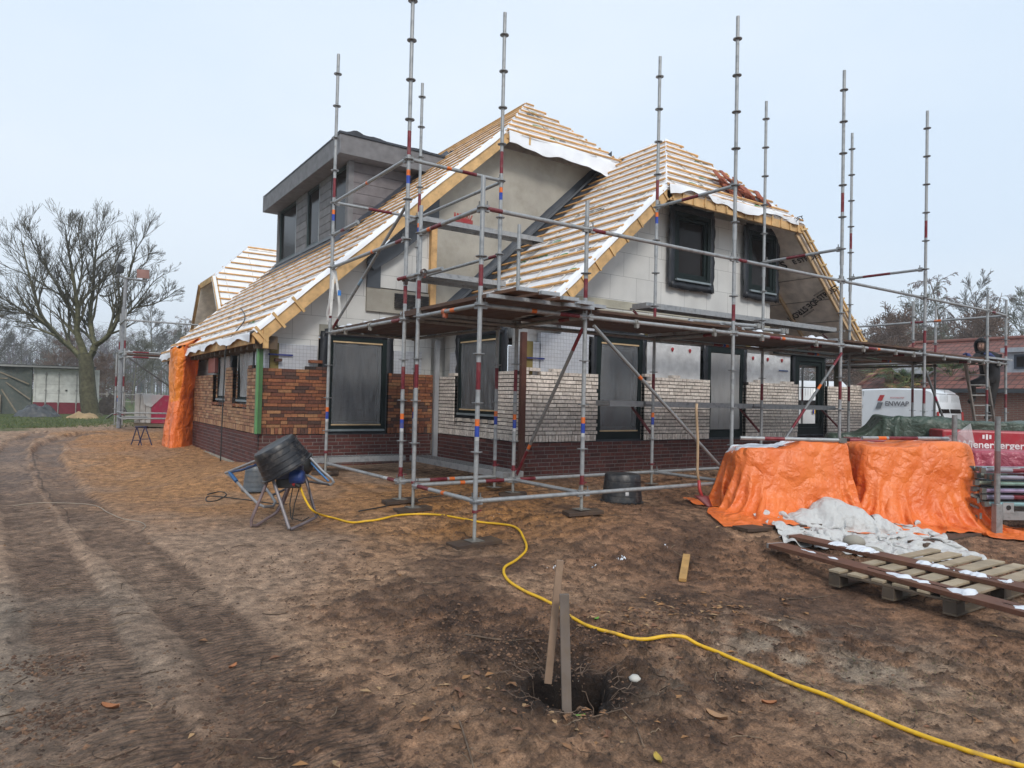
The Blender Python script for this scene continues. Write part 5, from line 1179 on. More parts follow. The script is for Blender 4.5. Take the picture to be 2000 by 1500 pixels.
def floor_grid(x0, x1, y0, y1, n=150):
    gx, gy = np.meshgrid(np.linspace(x0, x1, n), np.linspace(y0, y1, n), indexing='ij'); Z = relief(gx, gy)
    def f(x, y):
        i = np.clip((x-x0)/(x1-x0)*(n-1), 0, n-1.001); j = np.clip((y-y0)/(y1-y0)*(n-1), 0, n-1.001); a, b = i.astype(int), j.astype(int); u, v = i-a, j-b
        return (Z[a, b]*(1-u)*(1-v)+Z[a+1, b]*u*(1-v)+Z[a, b+1]*(1-u)*v+Z[a+1, b+1]*u*v)+.016
    return f
flo = floor_grid(5, 15.5, 2, 9.5, 260)
B1c = np.array([7.08, 5.50])+E1*.74+E2*.30; B2c = np.array([8.62, 4.72])+E1*.74+E2*.42
b1 = [(B1c-E1*.1, E1, E2, .50, .28, 1.06), (B1c+E1*.42+E2*.02, E1, E2, .30, .26, 1.15), (B1c-E1*.42+E2*.05, E1, E2, .26, .2, .98)]; b2 = [(B2c-E1*.25, E1, E2, .46, .40, 1.1), (B2c+E1*.36, E1, E2, .36, .36, 1.15), (B2c+E1*.1-E2*.12, E1, E2, .2, .3, 1.0)]
rough_ = lambda X, a, k: X+np.stack([np.zeros(X.shape[:2])]*2+[np.zeros(X.shape[:2])], -1)
def crease(X, amp, f, seed):
    n = np.cross(np.gradient(X, axis=0), np.gradient(X, axis=1)); n /= np.linalg.norm(n, axis=-1, keepdims=True)+1e-9; i, j = np.meshgrid(np.arange(X.shape[0])*.03*f, np.arange(X.shape[1])*.03*f, indexing='ij'); w1 = n2(i*.7+seed, j*.7)
    h = np.abs(n2(i+w1*1.5+seed, j-w1))*1.8+.6*np.abs(n2(i*2.3+seed*2, j*2.3+w1*2))+.35*np.abs(n2(i*4.7, j*4.7+seed)); return X+n*(h[..., None]-.5)*amp
X1 = crease(drape(B1c+E1*.04-E2*.14, E1, E2, 2.75, 2.35, 90, 76, b1, flo, 110, 7, 1.15, .10, seed=3, shrink=.93), .05, 1.7, 3.)
sn1 = sm(X1[..., 2], .92, 1.0)*.85*(np.clip(((X1[..., 0]-B1c[0])*E2[0]+(X1[..., 1]-B1c[1])*E2[1])*1.6+.72, 0, 1))
o = cloth_obj(X1, 'orange_tarp', 'orange', sn1); tag(o, 'orange tarpaulin over a low stack, left of the two, with snow on its top', 'tarpaulin', 'orange tarps over brick stacks')
X2 = crease(drape(B2c+E1*.05-E2*.12, E1, E2, 2.9, 2.75, 90, 84, b2, flo, 110, 7, 1.17, .10, seed=8, shrink=.93), .05, 1.6, 8.)
sn2 = sm(X2[..., 2], .96, 1.05)*.5*(np.clip(((X2[..., 0]-B2c[0])*E2[0]+(X2[..., 1]-B2c[1])*E2[1])*1.5+.5, 0, 1))
o = cloth_obj(X2, 'orange_tarp', 'orange', sn2); tag(o, 'orange tarpaulin over a stack, right of the two, next to the tube rack', 'tarpaulin', 'orange tarps over brick stacks')
def surf_z(X, x, y):
    d = (X[..., 0]-x)**2+(X[..., 1]-y)**2; k = np.argsort(d.ravel())[:4]; return float(X[..., 2].ravel()[k].max())
# snow lying on the left tarp
mb = MB()
def snow_patch(mb, c, ax, ay, a, b, h_, n=26, seed=0, zf=None):
    P = np.zeros((n, n, 3))
    for i in range(n):
        for j in range(n):
            s, t = (i/(n-1)-.5)*2, (j/(n-1)-.5)*2; r = math.hypot(s, t); k = max(0, 1-r+.55*float(fbm(np.array(s*1.6+seed), np.array(t*1.6), 4)))
            x, y = c[0]+ax[0]*s*a+ay[0]*t*b, c[1]+ax[1]*s*a+ay[1]*t*b
            zz = (zf(x, y) if zf else c[2]); P[i, j] = (x, y, zz-.012+h_*min(1, k*2.2)**.6*(k > 0)-(.02 if k <= 0 else 0))
    mb.grid(P)
zs1 = lambda x, y: surf_z(X1, x, y); q = B1c+E2*.08-E1*.3; snow_patch(mb, (q[0], q[1], 0), E1, E2, .36, .2, .03, seed=2, zf=zs1); q = B1c+E2*.12+E1*.36; snow_patch(mb, (q[0], q[1], 0), E1, E2, .3, .12, .025, seed=5, zf=zs1)
mb.build('snow_patch', 'snow', smooth=True); tag(bpy.data.objects['snow_patch'], 'white snow patches on top of the left orange tarpaulin', 'snow', kind='stuff')
# green tarp over the rear pallets, branded red packs below it
gA, gB = np.array([10.9, 7.1]), np.array([13.2, 4.3]); g1_ = (gB-gA)/np.linalg.norm(gB-gA); g2_ = np.array([-g1_[1], g1_[0]]); g2_ = g2_ if g2_[0] > 0 else -g2_
BK = thing('brick_pack', 'red printed brick pack with white lettering behind the right orange tarpaulin', 'brick pack', (11.6, 4.6, .2), 'wrapped brick packs')
zt2 = 1.23; ctr = np.array([11.66, 4.62])
def pack(root, c, hx, hy, z0, z1, name, mat, tint, a1=g1_, a2=g2_):
    mb = MB(); mb.obox((c[0], c[1], (z0+z1)/2), np.array([*a1, 0])*hx, np.array([*a2, 0])*hy, (0,0,(z1-z0)/2), tint); return mb.build(name, mat, root, bevel=.02)
c = at(1945, 858, 10.6)[:2]+g2_*.35; pack(BK, c, .72, .35, .25, 1.27, 'wrapped_bricks', 'plastic', (.36,.018,.03))
fr = c-g2_*.352; y3 = np.array([0, 0, 1.]); x3 = np.array([*g1_, 0.]); nn = np.cross(x3, y3)
text('Wienerberger', .15, frame((fr[0]-g1_[0]*.06, fr[1]-g1_[1]*.06, 1.06), x3, y3, nn), 'matte', (.75,.72,.72), 'printed_name', BK, .003, True)
mb = MB()
for dx, r in ((-.045, .03), (.0, .04), (.045, .03)): q = np.array([fr[0], fr[1], 1.185])+x3*(dx-.12)+nn*.002; mb.obox(q, x3*.014, nn*.002, y3*r, (.75,.72,.72))
mb.build('printed_emblem', 'matte', BK)
BK2 = thing('brick_pack', 'crumpled red plastic wrapped brick pack low beside the tube rack', 'brick pack', (11.5, 4.2, .2), 'wrapped brick packs')
c3 = at(1990, 905, 9.9)[:2]+g2_*.3; pack(BK2, c3, .55, .3, .15, .98, 'wrapped_bricks', 'plastic', (.30,.03,.06)); Xp = drape((c3[0], c3[1]), g1_, g2_, 1.7, 1.3, 36, 28, [((c3[0], c3[1]), g1_, g2_, .56, .31, 1.0)], flo, 70, 5, 1.05, .06, seed=9); MT['redfilm'] = tarpmat('red_plastic', (.34,.03,.06), (.42,.12,.16), .3); cloth_obj(Xp, 'red_film', 'redfilm', parent=BK2)
BK3 = thing('brick_pack', 'red and white plastic wrapped pack under the green tarpaulin behind the orange tarps', 'brick pack', (11.3, 5.8, .2), 'wrapped brick packs')
c4 = at(1770, 860, 11.2)[:2]+g2_*.3; pack(BK3, c4, .85, .4, .25, 1.08, 'wrapped_bricks', 'plastic', (.27,.03,.045)); mb = MB(); fr = c4-g2_*.405
mb.add([(fr[0]+g1_[0]*a, fr[1]+g1_[1]*a, z) for a, z in ((.0, .8), (.45, .8), (.62, 1.05), (.25, 1.07))], [(0,1,2,3)], (.5,.46,.44)); mb.build('torn_label', 'matte', BK3)
Xg = drape(at(1815, 830, 12.0)[:2], g1_, g2_, 5.4, 1.7, 120, 40, [(at(1690, 850, 12.2)[:2], g1_, g2_, .62, .35, 1.12), (at(1785, 820, 12.0)[:2], g1_, g2_, .55, .42, 1.43), (at(1950, 820, 11.6)[:2], g1_, g2_, 1.3, .42, 1.39)], flo, 80, 6, 1.5, .12, seed=4, shrink=.97); Xg = crease(Xg, .05, 2.5, 4.)
Xg[..., 2] = np.maximum(Xg[..., 2], 0.93+.25*sm(Xg[..., 0], 10.6, 11.6)-.0+.03*n2(Xg[..., 0]*4, Xg[..., 1]*4)) if False else Xg[..., 2]
o = cloth_obj(Xg, 'green_tarp', 'green'); tag(o, 'dark green tarpaulin spread over the packs behind the orange tarps', 'tarpaulin')
# clear torn wrap sticking up
mb = MB(); p0_ = at(1888, 866, 10.3); 
for a, b, c_ in (((-.42,-.1,-.12),(-.1,.0,.14),(.05,.0,.30)), ((-.1,0,.14),(.05,0,.30),(.10,.03,-.02)), ((-.42,-.1,-.12),(-.1,0,.14),(.10,.03,-.02)), ((-.42,-.1,-.12),(-.3,.05,.1),(-.1,0,.14))):
    vs = [p0_+x3*q[0]*1.0+nn*q[1]+y3*q[2] for q in (a, b, c_)]; mb.add(vs, [(0,1,2)], (.6,.6,.6))
tag(mb.build('torn_wrap', 'filmwhite'), 'torn clear plastic wrap sticking up over the orange tarpaulin', 'plastic wrap')
# tubes holding the tarps down
def loose_tube(name, p, q, bands, label, grp='tubes weighing down the tarps'):
    mb = MB(); pts, tt = stripes(p, q, bands); mb.tube(pts, .0242, 12, tints=tt); o = mb.build(name, 'steel', smooth='auto')
    return o
def surf_z(X, x, y):
    d = (X[..., 0]-x)**2+(X[..., 1]-y)**2; k = np.argsort(d.ravel())[:4]; return float(X[..., 2].ravel()[k].max())
def on_sheet(X, p, q):
    p, q = np.array(p[:2]), np.array(q[:2]); zs = [surf_z(X, *(p+(q-p)*t)) for t in (.15, .3, .5, .7, .85)]; z = max(zs)+.026; return (p[0], p[1], z), (q[0], q[1], z)
p, q = on_sheet(X1, B1c-E1*.62-E2*.12, B1c+E1*.60-E2*.22); o = loose_tube('scaffold_tube', p, q, [(.3, .55, RED)], ''); tag(o, 'grey scaffold tube with a forked end lying on the left orange tarpaulin', 'scaffold tube', 'tubes weighing down the tarps')
mb = MB(); e = np.array(q); dd = (e-np.array(p)); dd /= np.linalg.norm(dd)
for sg in (-1, 1): mb.obox(e+dd*.045+np.cross(dd, (0,0,1))*sg*.02, dd*.045, np.cross(dd, (0,0,1))*.006, (0,0,.03), (.16,.16,.15))
mb.build('forked_end', 'steel', o)
p, q = on_sheet(X2, B2c-E1*.62-E2*.1, B2c+E1*.78+E2*.2); o = loose_tube('scaffold_tube', p, q, [(.25, .38, ORG), (.42, .9, RED)], ''); tag(o, 'grey and red scaffold tube lying on the right orange tarpaulin', 'scaffold tube', 'tubes weighing down the tarps')
# ------------------------------------------------------------------ white sheet heap
wc = onZ(1660, 1045, .12)
X3 = crease(drape(wc[:2], (.80,-.6), (.6,.8), 2.6, 2.2, 96, 80, [], flo, 90, 7, .8, .16, seed=12, shrink=.70, balls=[((wc[0]+.05, wc[1]+.25, .22), .30), ((wc[0]-.25, wc[1]+.42, .14), .24), ((wc[0]+.42, wc[1]-.12, .10), .22), ((wc[0]+.22, wc[1]+.1, .16), .25)]), .07, 2.4, 5.)
o = cloth_obj(X3, 'white_sheet', 'white', np.full(X3.shape[:2], -.6)); tag(o, 'crumpled dirty white sheet heaped in front of the orange tarps', 'sheet')
for (u, v, r, lb) in ((1705, 1082, .12, 'round grey stone at the foot of the crumpled white sheet'), (1668, 1058, .11, 'flat grey stone lying on the crumpled white sheet')):
    mb = MB(); c = onZ(u, v, .1+(.1 if v < 1070 else -.02)); P = []
    for i in range(9):
        a = PI*i/8; P.append((max(.001, r*math.sin(a)), -r*.62*math.cos(a)))
    mb.lathe(c, P, 16, tint=(.30,.28,.24)); o = mb.build('stone', 'concrete', smooth=True); tag(o, lb, 'stone')
# ------------------------------------------------------------------ pallet, planks, snow
PL = thing('pallet', 'weathered wooden pallet lying on the mud at the right edge', 'pallet', (6.6, 2.95, 0))
px0, px1, py0, py1, ptz = 5.72, 7.52, 2.44, 3.46, .145; gt = rz(6.5, 3.0)-.01
def pbox(name, a, b, tint, par=PL, bv=.004): mb = MB(); mb.box(a, b, tint); return mb.build(name, 'timber', par, bevel=bv)
for y in (py0+.05, (py0+py1)/2, py1-.05):
    for x in (px0+.07, (px0+px1)/2, px1-.07): pbox('block', (x-.07, y-.05, gt+.02), (x+.07, y+.05, gt+.10), bl((.075,.055,.038)))
    pbox('bottom_board', (px0, y-.05, gt), (px1, y+.05, gt+.02), bl((.10,.075,.05)))
for x in (px0+.07, (px0+px1)/2, px1-.07): pbox('stringer_board', (x-.07, py0, gt+.10), (x+.07, py1, gt+.12), bl((.11,.08,.055)))
for k in range(6): y = py0+.055+k*(py1-py0-.11)/5; w_ = .065 if k % 2 == 0 else .05; pbox('deck_slat', (px0+random.uniform(-.01,.01), y-w_, gt+.121), (px1+random.uniform(-.01,.01), y+w_, gt+.143), bl((.33,.265,.18) if k else (.28,.22,.15)))
P1a, P1b = onZ(1513, 1066, .2), onZ(2000, 1196, .2); P2a, P2b = onZ(1550, 1050, .195), onZ(2000, 1152, .195)
def longplank(a, b, w_, ext, label, z):
    a, b = np.array(a), np.array(b); d = (b-a); d /= np.linalg.norm(d); b = b+d*ext; a[2] = z; b[2] = z-.0; d = b-a; L_ = np.linalg.norm(d); d /= L_; s_ = np.cross(d, (0,0,1)); mb = MB()
    mb.obox((a+b)/2, d*L_/2, s_*w_/2, (0,0,.019), (.115,.045,.024)); o = mb.build('plank', 'timber', bevel=.004); tag(o, label, 'plank', 'planks on the pallet')
    mb = MB(); mb.obox(a+d*.008, d*.012, s_*(w_/2+.002), (0,0,.021), (.28,.28,.27)); mb.build('end_band', 'steel', o); return o, a, b, d, s_
o, a1_, b1_, d1_, s1_ = longplank(P1a, P1b, .20, 1.2, 'wet reddish plank across the pallet, nearest to the camera, with a snow strip', gt+.164)
o, a2_, b2_, d2_, s2_ = longplank(P2a, P2b, .20, 1.2, 'wet reddish plank across the pallet, next to the white sheet, with snow lumps', gt+.164)
mb = MB(); z = gt+.184
snow_strip(mb, a1_+d1_*1.05+s1_*.0+np.array([0,0,.021]), a1_+d1_*1.95+np.array([0,0,.021]), .15, .022, 36, .1); snow_strip(mb, a1_+d1_*.3+s1_*-.03+np.array([0,0,.021]), a1_+d1_*.75+np.array([0,0,.021]), .08, .015, 20, .3); snow_strip(mb, a1_+d1_*2.15+np.array([0,0,.021]), a1_+d1_*2.6+np.array([0,0,.021]), .12, .015, 20, .3)
snow_strip(mb, a2_+d2_*1.35+np.array([0,0,.021]), a2_+d2_*2.1+np.array([0,0,.021]), .11, .022, 60, .0); snow_strip(mb, a2_+d2_*.45+np.array([0,0,.021]), a2_+d2_*.95+np.array([0,0,.021]), .2, .03, 60, .1)
for k in range(40): c = a2_+d2_*(.5+.45*random.random() if k % 2 else 1.4+.7*random.random())+s2_*random.uniform(-.09, .09)+np.array([0,0,.026]); r = random.uniform(.003, .010); mb.lathe(c-np.array([0,0,r]), [(.001,0),(r*.8,r*.5),(r,r),(r*.7,r*1.5),(.001,r*1.8)], 7)
tag(mb.build('snow_lump', 'snow', smooth=True), 'half melted white snow on the two reddish planks', 'snow', kind='stuff')
def flat_board(p, q, w_, t, tint, label, name='board', cat='board', tilt=0, grp=None):
    p, q = np.array(p), np.array(q); d = q-p; L_ = np.linalg.norm(d); d /= L_; s_ = np.cross(d, (0,0,1)); s_ /= np.linalg.norm(s_); mb = MB(); n = np.cross(s_, d); mb.obox((p+q)/2+n*t*.5, d*L_/2, s_*w_/2, n*t/2, tint); o = mb.build(name, 'timber', bevel=.002); tag(o, label, cat, grp); return o
flat_board(R_(1445, 1040, .01), R_(1590, 1030, .01), .22, .035, (.055,.032,.02), 'dark wet board under the front edge of the left orange tarp')
flat_board(R_(1790, 1070, .0), R_(1900, 1045, .0), .20, .035, (.07,.042,.028), 'dark wet board at the foot of the right orange tarp')
flat_board(R_(1333, 1137, .008), R_(1341, 1094, .008), .065, .03, (.42,.24,.08), 'short offcut of fresh yellow timber lying on the mud', 'timber_offcut', 'offcut')
# ------------------------------------------------------------------ rack of scaffold tubes at the right edge
RK = thing('tube_rack', 'galvanised rack full of stacked scaffold tubes at the right edge', 'rack', (9.7, 3.7, .05))
rp = at(1947, 1049, 8.45); d_ = np.array([.86, -.5, 0.]); s_ = np.array([.5, .86, 0.]); gk = rz(rp[0], rp[1])
for o1 in (0, 1.3):
    for o2 in (0, .75):
        c = np.array([rp[0], rp[1], 0])+d_*o1+s_*o2
        mb = MB(); mb.obox(c+np.array([0,0,gk+.19]), d_*.042, s_*.042, (0,0,.19), (.27,.28,.28)); mb.build('rack_sleeve', 'steel', RK, bevel=.006)
        mb = MB(); mb.tube([c+np.array([0,0,gk+.381]), c+np.array([0,0,gk+.75]), c+np.array([0,0,gk+1.02]), c+np.array([0,0,1.52])], .032, 12, tints=[(.26,.27,.27), (.20,.12,.12), (.24,.25,.25)]); mb.build('rack_post', 'steel', RK, smooth='auto')
for o2 in (-.0, .75):
    c = np.array([rp[0], rp[1], gk+.24])+s_*o2; mb = MB(); mb.beam(c+d_*.045, c+d_*1.26, .05, .10, (0,0,1), (.28,.29,.29)); mb.obox(c+d_*.12+np.array([0,0,.10])-s_*.028, d_*.07, s_*.004, (0,0,.06), (.36,.37,.37)); mb.lathe(c+d_*.12+np.array([0,0,.10])-s_*.038, [(0,0),(.03,0),(.03,.004),(0,.004)], 14, s_, (.02,.02,.02)); mb.build('rack_rail', 'steel', RK)
cc = np.array([rp[0], rp[1], gk+.335])
row = 0; k = 0
for row in range(6):
    for j in range(8 if row < 4 else 5):
        c = cc+s_*(.08+j*.085+(row % 2)*.03)+np.array([0,0,.03+row*.082]); e0 = random.uniform(-.1, .12); p = c+d_*e0-np.array([0,0,0]); q = c+d_*(2.2+e0)
        mb = MB(); pts, tt = stripes(p, q, [(.35, .6, RED)] if random.random() < .4 else []); g_ = tuple(x*random.uniform(.6, 1.05) for x in STL); mb.tube(pts, .0245 if random.random() < .7 else .03, 9, tints=[g_ if t is STL else t for t in tt]); mb.obox(p-d_*.03, d_*.03, s_*.02, (0,0,.03), (.15,.15,.14)); mb.build('rack_tube', 'steel', RK, smooth='auto')
# clamps heap left of the rack
mb = MB()
for k in range(16): c = np.array([rp[0], rp[1], gk])-d_*random.uniform(.07, .16)+s_*random.uniform(.1, .5)+np.array([0,0,.15+random.random()*.38]); a = random.uniform(0, 3); mb.obox(c, np.array([math.cos(a), math.sin(a), .4])*.045, np.array([-math.sin(a), math.cos(a), 0])*.012, (0,0,.014), bl((.2,.2,.18)))
mb.build('ledger_head', 'steel', RK)
# ------------------------------------------------------------------ stakes in the hole
SH = at(1075, 1312, 3.83)
def stake(name, p, q, w1, w2, tint, label, q2=None):
    mb = MB(); mb.beam(p, q, w1, w2, (0.56,.83,.2), tint); o = mb.build(name, 'timber', bevel=.003); tag(o, label, 'stake', 'stakes standing in the hole'); return o
stake('wooden_stake', at(1070, 1335, 3.72), at(1094, 1094, 3.80), .040, .022, (.25,.165,.11), 'leaning split wooden stake, taller of the two in the dug hole')
stake('wooden_stake', at(1107, 1395, 3.60), at(1102, 1160, 3.66), .050, .028, (.15,.12,.10), 'upright weathered grey stake, shorter of the two in the dug hole')
mb = MB(); c = onZ(1240, 1330, 0); z = rz(c[0], c[1]); mb.lathe((c[0], c[1], z-.01), [(.001,0),(.032,.008),(.036,.022),(.02,.036),(.001,.038)], 9, tint=(.55,.54,.50)); mb.lathe((c[0]+.05, c[1]-.03, z-.006), [(.001,0),(.016,.008),(.012,.018),(.001,.02)], 7, tint=(.55,.54,.50)); tag(mb.build('pebble', 'concrete', smooth=True), 'pale white lump of stone beside the dug hole', 'stone')
for k, (u, v) in enumerate(((1075,1108),(1150,1106),(965,1010),(1300,1065),(1215,1092))):
    mb = MB(); c = R_(u, v); snow_patch(mb, c, (1,0), (0,1), .10, .07, .008, 12, seed=k, zf=lambda x, y: rz(x, y)); o = mb.build('snow_spot', 'snow', smooth=True); tag(o, 'small melting white snow spots on the brown mud', 'snow', kind='stuff')
# single twigs and leaves large enough to pick out
for pts, r, lb in (([(1128,1390),(1150,1410),(1215,1400),(1240,1430),(1258,1470)], .004, 'long crooked twig on the mud right of the dug hole'), ([(885,1400),(900,1430),(915,1470),(925,1499)], .005, 'dark twig on the mud below left of the hole'), ([(640,1150),(700,1133),(760,1140)], .004, 'thin twig on the mud left of the foremost scaffold foot'), ([(1535,1175),(1580,1172),(1640,1165)], .005, 'reddish twig on the mud left of the pallet'), ([(910,1245),(950,1255),(985,1262)], .007, 'pale stick half buried left of the two stakes')):
    mb = MB(); mb.tube([R_(u, v, .004) for u, v in pts], r, 5, (.14,.095,.065)); tag(mb.build('twig', 'bark', smooth=True), lb, 'twig')
for u, v, s_l, lb in ((215,1383,.05,'curled dead leaf on the tyre tracks at lower left'), (455,1298,.035,'small orange brown leaf on the tyre track, middle left'), (1400,1405,.06,'big pale curled leaf on the mud, below the yellow hose'), (1502,1375,.04,'orange dead leaf beside a dark clod below the yellow hose'), (1285,1490,.04,'yellow leaf at the bottom edge of the yard'), (1132,1400,.03,'bright green leaf at the rim of the dug hole'), (1165,1212,.03,'pale green leaf just above the yellow hose')):
    mb = MB(); c = R_(u, v, .006); P = np.zeros((5, 3, 3)); a = random.uniform(0, 3)
    for i in range(5):
        for j in range(3):
            l = (i/4-.5)*2; w_ = (j-1)*.42*math.sqrt(max(0.05, 1-l*l)); x, y = l*s_l, w_*s_l; P[i, j] = c+np.array([x*math.cos(a)-y*math.sin(a), x*math.sin(a)+y*math.cos(a), abs(j-1)*.35*s_l+.25*s_l*l*l])
    col = (.12,.26,.04) if 'green' in lb else (.42,.30,.06) if 'yellow l' in lb else (.34,.20,.11) if 'pale' in lb else (.30,.12,.05); mb.grid(P, col); tag(mb.build('leaf', 'cloth', smooth=True), lb, 'leaf')
# ------------------------------------------------------------------ hose and cables
def cable(name, pts, r, tint, label, mat='rubber', n=8, cat='cable', lay=True):
    pts = [np.array(p, float) for p in pts]; out = []
    for i in range(len(pts)-1):
        p0 = pts[max(i-1, 0)]; p1, p2 = pts[i], pts[i+1]; p3 = pts[min(i+2, len(pts)-1)]
        for t in np.linspace(0, 1, 9)[:-1]: out.append(.5*((2*p1)+(-p0+p2)*t+(2*p0-5*p1+4*p2-p3)*t*t+(-p0+3*p1-3*p2+p3)*t**3))
    out.append(pts[-1]); Q = np.array(out)
    if lay:
        g = relief(Q[:, 0], Q[:, 1])+r*.6; g = np.array([g[max(0,i-2):i+3].max() for i in range(len(g))]); Q[:, 2] = np.maximum(Q[:, 2], g)
        for _ in range(3): m_ = (Q[:-2, 2]+2*Q[1:-1, 2]+Q[2:, 2])/4; Q[1:-1, 2] = np.maximum(m_, Q[1:-1, 2]-.002)
    mb = MB(); mb.tube(list(Q), r, n, tint); o = mb.build(name, mat, smooth=True); tag(o, label, cat); return o
hz = lambda l, r: [R_(u, v, r*.8) for u, v in l]
yh = [at(587, 952, 7.62), at(596, 975, 7.55), at(612, 998, 7.5)]+hz([(640,1012),(690,1022),(740,1018),(790,1009),(860,1010),(930,1026),(994,1030),(1020,1052),(1028,1075),(1010,1096),(985,1118),(990,1137),(1020,1158),(1075,1185),(1120,1212),(1170,1238),(1240,1255),(1340,1259),(1420,1285),(1500,1318),(1600,1362),(1700,1402),(1800,1443),(1900,1480),(2020,1515)], .014)
cable('yellow_hose', yh, .0118, (.74,.43,.012), 'long yellow rubber cable winding from the mortar mixer across the mud', 'hose', n=12, cat='hose')
cable('black_cable', hz([(405,968),(430,962),(442,968),(425,978),(404,980),(408,970),(450,974),(480,977),(520,983),(560,986)], .006), .007, (.02,.02,.02), 'black cable with a loop on the sand left of the mixer')
cable('black_cable', hz([(700,1000),(740,993),(775,984),(830,975),(900,968)], .006), .007, (.02,.02,.02), 'black cable on the sand between mixer and scaffold feet')
cable('thin_cord', hz([(25,985),(90,982),(180,984),(212,1000),(240,1014),(272,1021),(284,1030),(278,1037)], .005), .005, (.30,.24,.18), 'pale thin cord lying across the tyre tracks at the left', cat='cord')
cable('black_cable', [onX(470, 610, 3.6)+np.array([0,0,.1]), (3.0, 12.9, zL(3.0)+.09), (2.69, 12.75, zo-.1), (2.66, 12.75, 1.9), (2.64, 12.72, 1.2), (2.62, 12.65, .42)], .010, (.018,.018,.018), 'black cable hanging from the eave down the orange brick wall')
# ------------------------------------------------------------------ mortar mixer with an upturned tub
MX = thing('mortar_mixer', 'small mortar mixer on bent tube legs with an upturned black tub over it', 'mixer', (2.3, 7.6, .15))
D0 = 7.62
def a3(u, v, d=D0): return at(u, v, d)
def btube(name, pts, r, tint, par, mat='steel'):
    mb = MB(); mb.tube([np.array(p) for p in pts], r, 10, tint); return mb.build(name, mat, par, smooth='auto')
LEG = (.21,.15,.15)
btube('leg', [a3(524,935,7.5), a3(508,975,7.45), a3(491,1015,7.4), a3(491,1026,7.4), a3(500,1027,7.45), a3(525,1011,7.75), a3(534,1006,7.85), a3(541,1000,7.9), a3(552,985,7.9), a3(566,950,7.85)], .017, LEG, MX)
btube('leg', [a3(529,924,7.5), a3(547,978,7.4), a3(565,1033,7.33)], .019, (.22,.20,.21), MX)
btube('leg', [a3(593,924,7.8), a3(603,955,7.75), a3(618,1010,7.65), a3(612,1013,7.6), a3(590,1024,7.45), a3(567,1034,7.33)], .017, (.17,.14,.15), MX)
btube('leg', [a3(561,955,7.9), a3(548,985,8.0), a3(541,997,8.05)], .016, LEG, MX)
mb = MB(); cM = a3(566, 922, 7.68); mb.obox(cM, (.13,-.05,0), (.05,.12,0), (0,0,.07), (.02,.028,.07)); mb.obox(cM-np.array([.02,.02,.11]), (.1,-.05,0), (.05,.1,0), (0,0,.05), (.02,.02,.022)); mb.lathe(cM-np.array([.02,.1,.04]), [(0,0),(.08,0),(.08,.12),(.06,.15),(0,.15)], 16, (.8,-.55,0), (.015,.04,.16)); mb.build('motor', 'paint', MX, bevel=.012)
mb = MB(); mb.tube([a3(563,942,7.6), a3(578,946,7.56)], .028, 12, (.40,.02,.02)); mb.tube([a3(578,946,7.56), a3(586,951,7.55)], .024, 12, (.02,.02,.02)); mb.build('plug', 'plastic', MX, smooth='auto')
for pts in ([(572,950),(566,985),(568,1010),(572,1016)], [(584,955),(575,985),(571,1012),(590,1018),(604,1010)], [(595,925),(602,940),(606,970),(613,995),(626,1012)]): btube('lead', [a3(u, v, 7.6) for u, v in pts], .006, (.02,.02,.02), MX, 'rubber')
# the tub itself
def tub(name, base, axis, rb, rt, h_, label=None, par=None, tint=(.012,.013,.017), ribs=4):
    """base = centre of the rim circle (open side), axis towards the closed bottom"""
    mb = MB(); prof = [(rb-.02, .005), (rb+.018, 0), (rb+.02, .018), (rb, .022)]
    for k in range(1, ribs+1): hh = h_*k/(ribs+1); rr = rb+(rt-rb)*hh/h_; prof += [(rr+.0, hh-.004), (rr+.005, hh-.002), (rr+.005, hh+.002), (rr, hh+.004)]
    prof += [(rt+.004, h_-.025), (rt-.008, h_-.006), (rt-.03, h_), (0.001, h_+.001)]
    mb.lathe(base, prof, 40, axis, tint, tints=[tint]*(len(prof)-1)); o = mb.build(name, 'plastic', par, smooth='auto'); return o
tb = a3(560, 912, 7.62); tt_ = a3(532, 866, 7.56); axt = (tt_-tb)/np.linalg.norm(tt_-tb)
tub('tub', tb-axt*.02, axt, .28, .235, .31, par=MX)
# grey upturned tub and folding trestle behind
o = tub('mortar_tub', R_(498, 958, 0), (0,0,1), .16, .125, .34, tint=(.085,.10,.115)); tag(o, 'dusty grey upturned tub behind the mortar mixer', 'tub')
WB = thing('wheelbarrow', 'tipped blue and grey tube frame of a wheelbarrow lying behind the mortar mixer', 'wheelbarrow', (2.4, 8.6, .2))
btube('handle_tube', [a3(505,898,8.0), a3(470,912,8.3), a3(441,924,8.5), a3(448,928,8.45), a3(465,944,8.3), a3(485,966,8.1), a3(505,985,7.95), a3(516,990,7.9), a3(533,989,8.0), a3(538,981,8.1), a3(530,968,8.2), a3(520,955,8.3)], .017, (.28,.27,.27), WB)
btube('handle_grip', [a3(449,923,8.44), a3(462,940,8.3)], .023, (.025,.11,.27), WB); btube('cross_tube', [a3(500,908,8.1), a3(472,918,8.25), a3(455,921,8.4)], .016, (.03,.07,.18), WB)
btube('leg_loop', [a3(590,880,8.3), a3(602,890,8.3), a3(628,918,8.3), a3(648,935,8.3), a3(652,942,8.3), a3(646,947,8.3), a3(632,944,8.35), a3(600,928,8.5), a3(575,915,8.5)], .017, (.30,.31,.33), WB); btube('leg_brace', [a3(598,893,8.35), a3(622,920,8.3), a3(642,940,8.28)], .013, (.05,.17,.38), WB)
btube('axle_bar', [a3(530,968,8.2), a3(565,952,8.3), a3(600,940,8.4), a3(645,947,8.3)], .014, (.06,.05,.05), WB)
mb = MB(); mb.lathe(a3(590,905,8.35), [(.001,0),(.1,.02),(.14,.06),(.1,.1),(.001,.12)], 18, (.7,-.6,.1), (.02,.02,.02)); mb.build('wheel', 'rubber', WB, smooth=True)
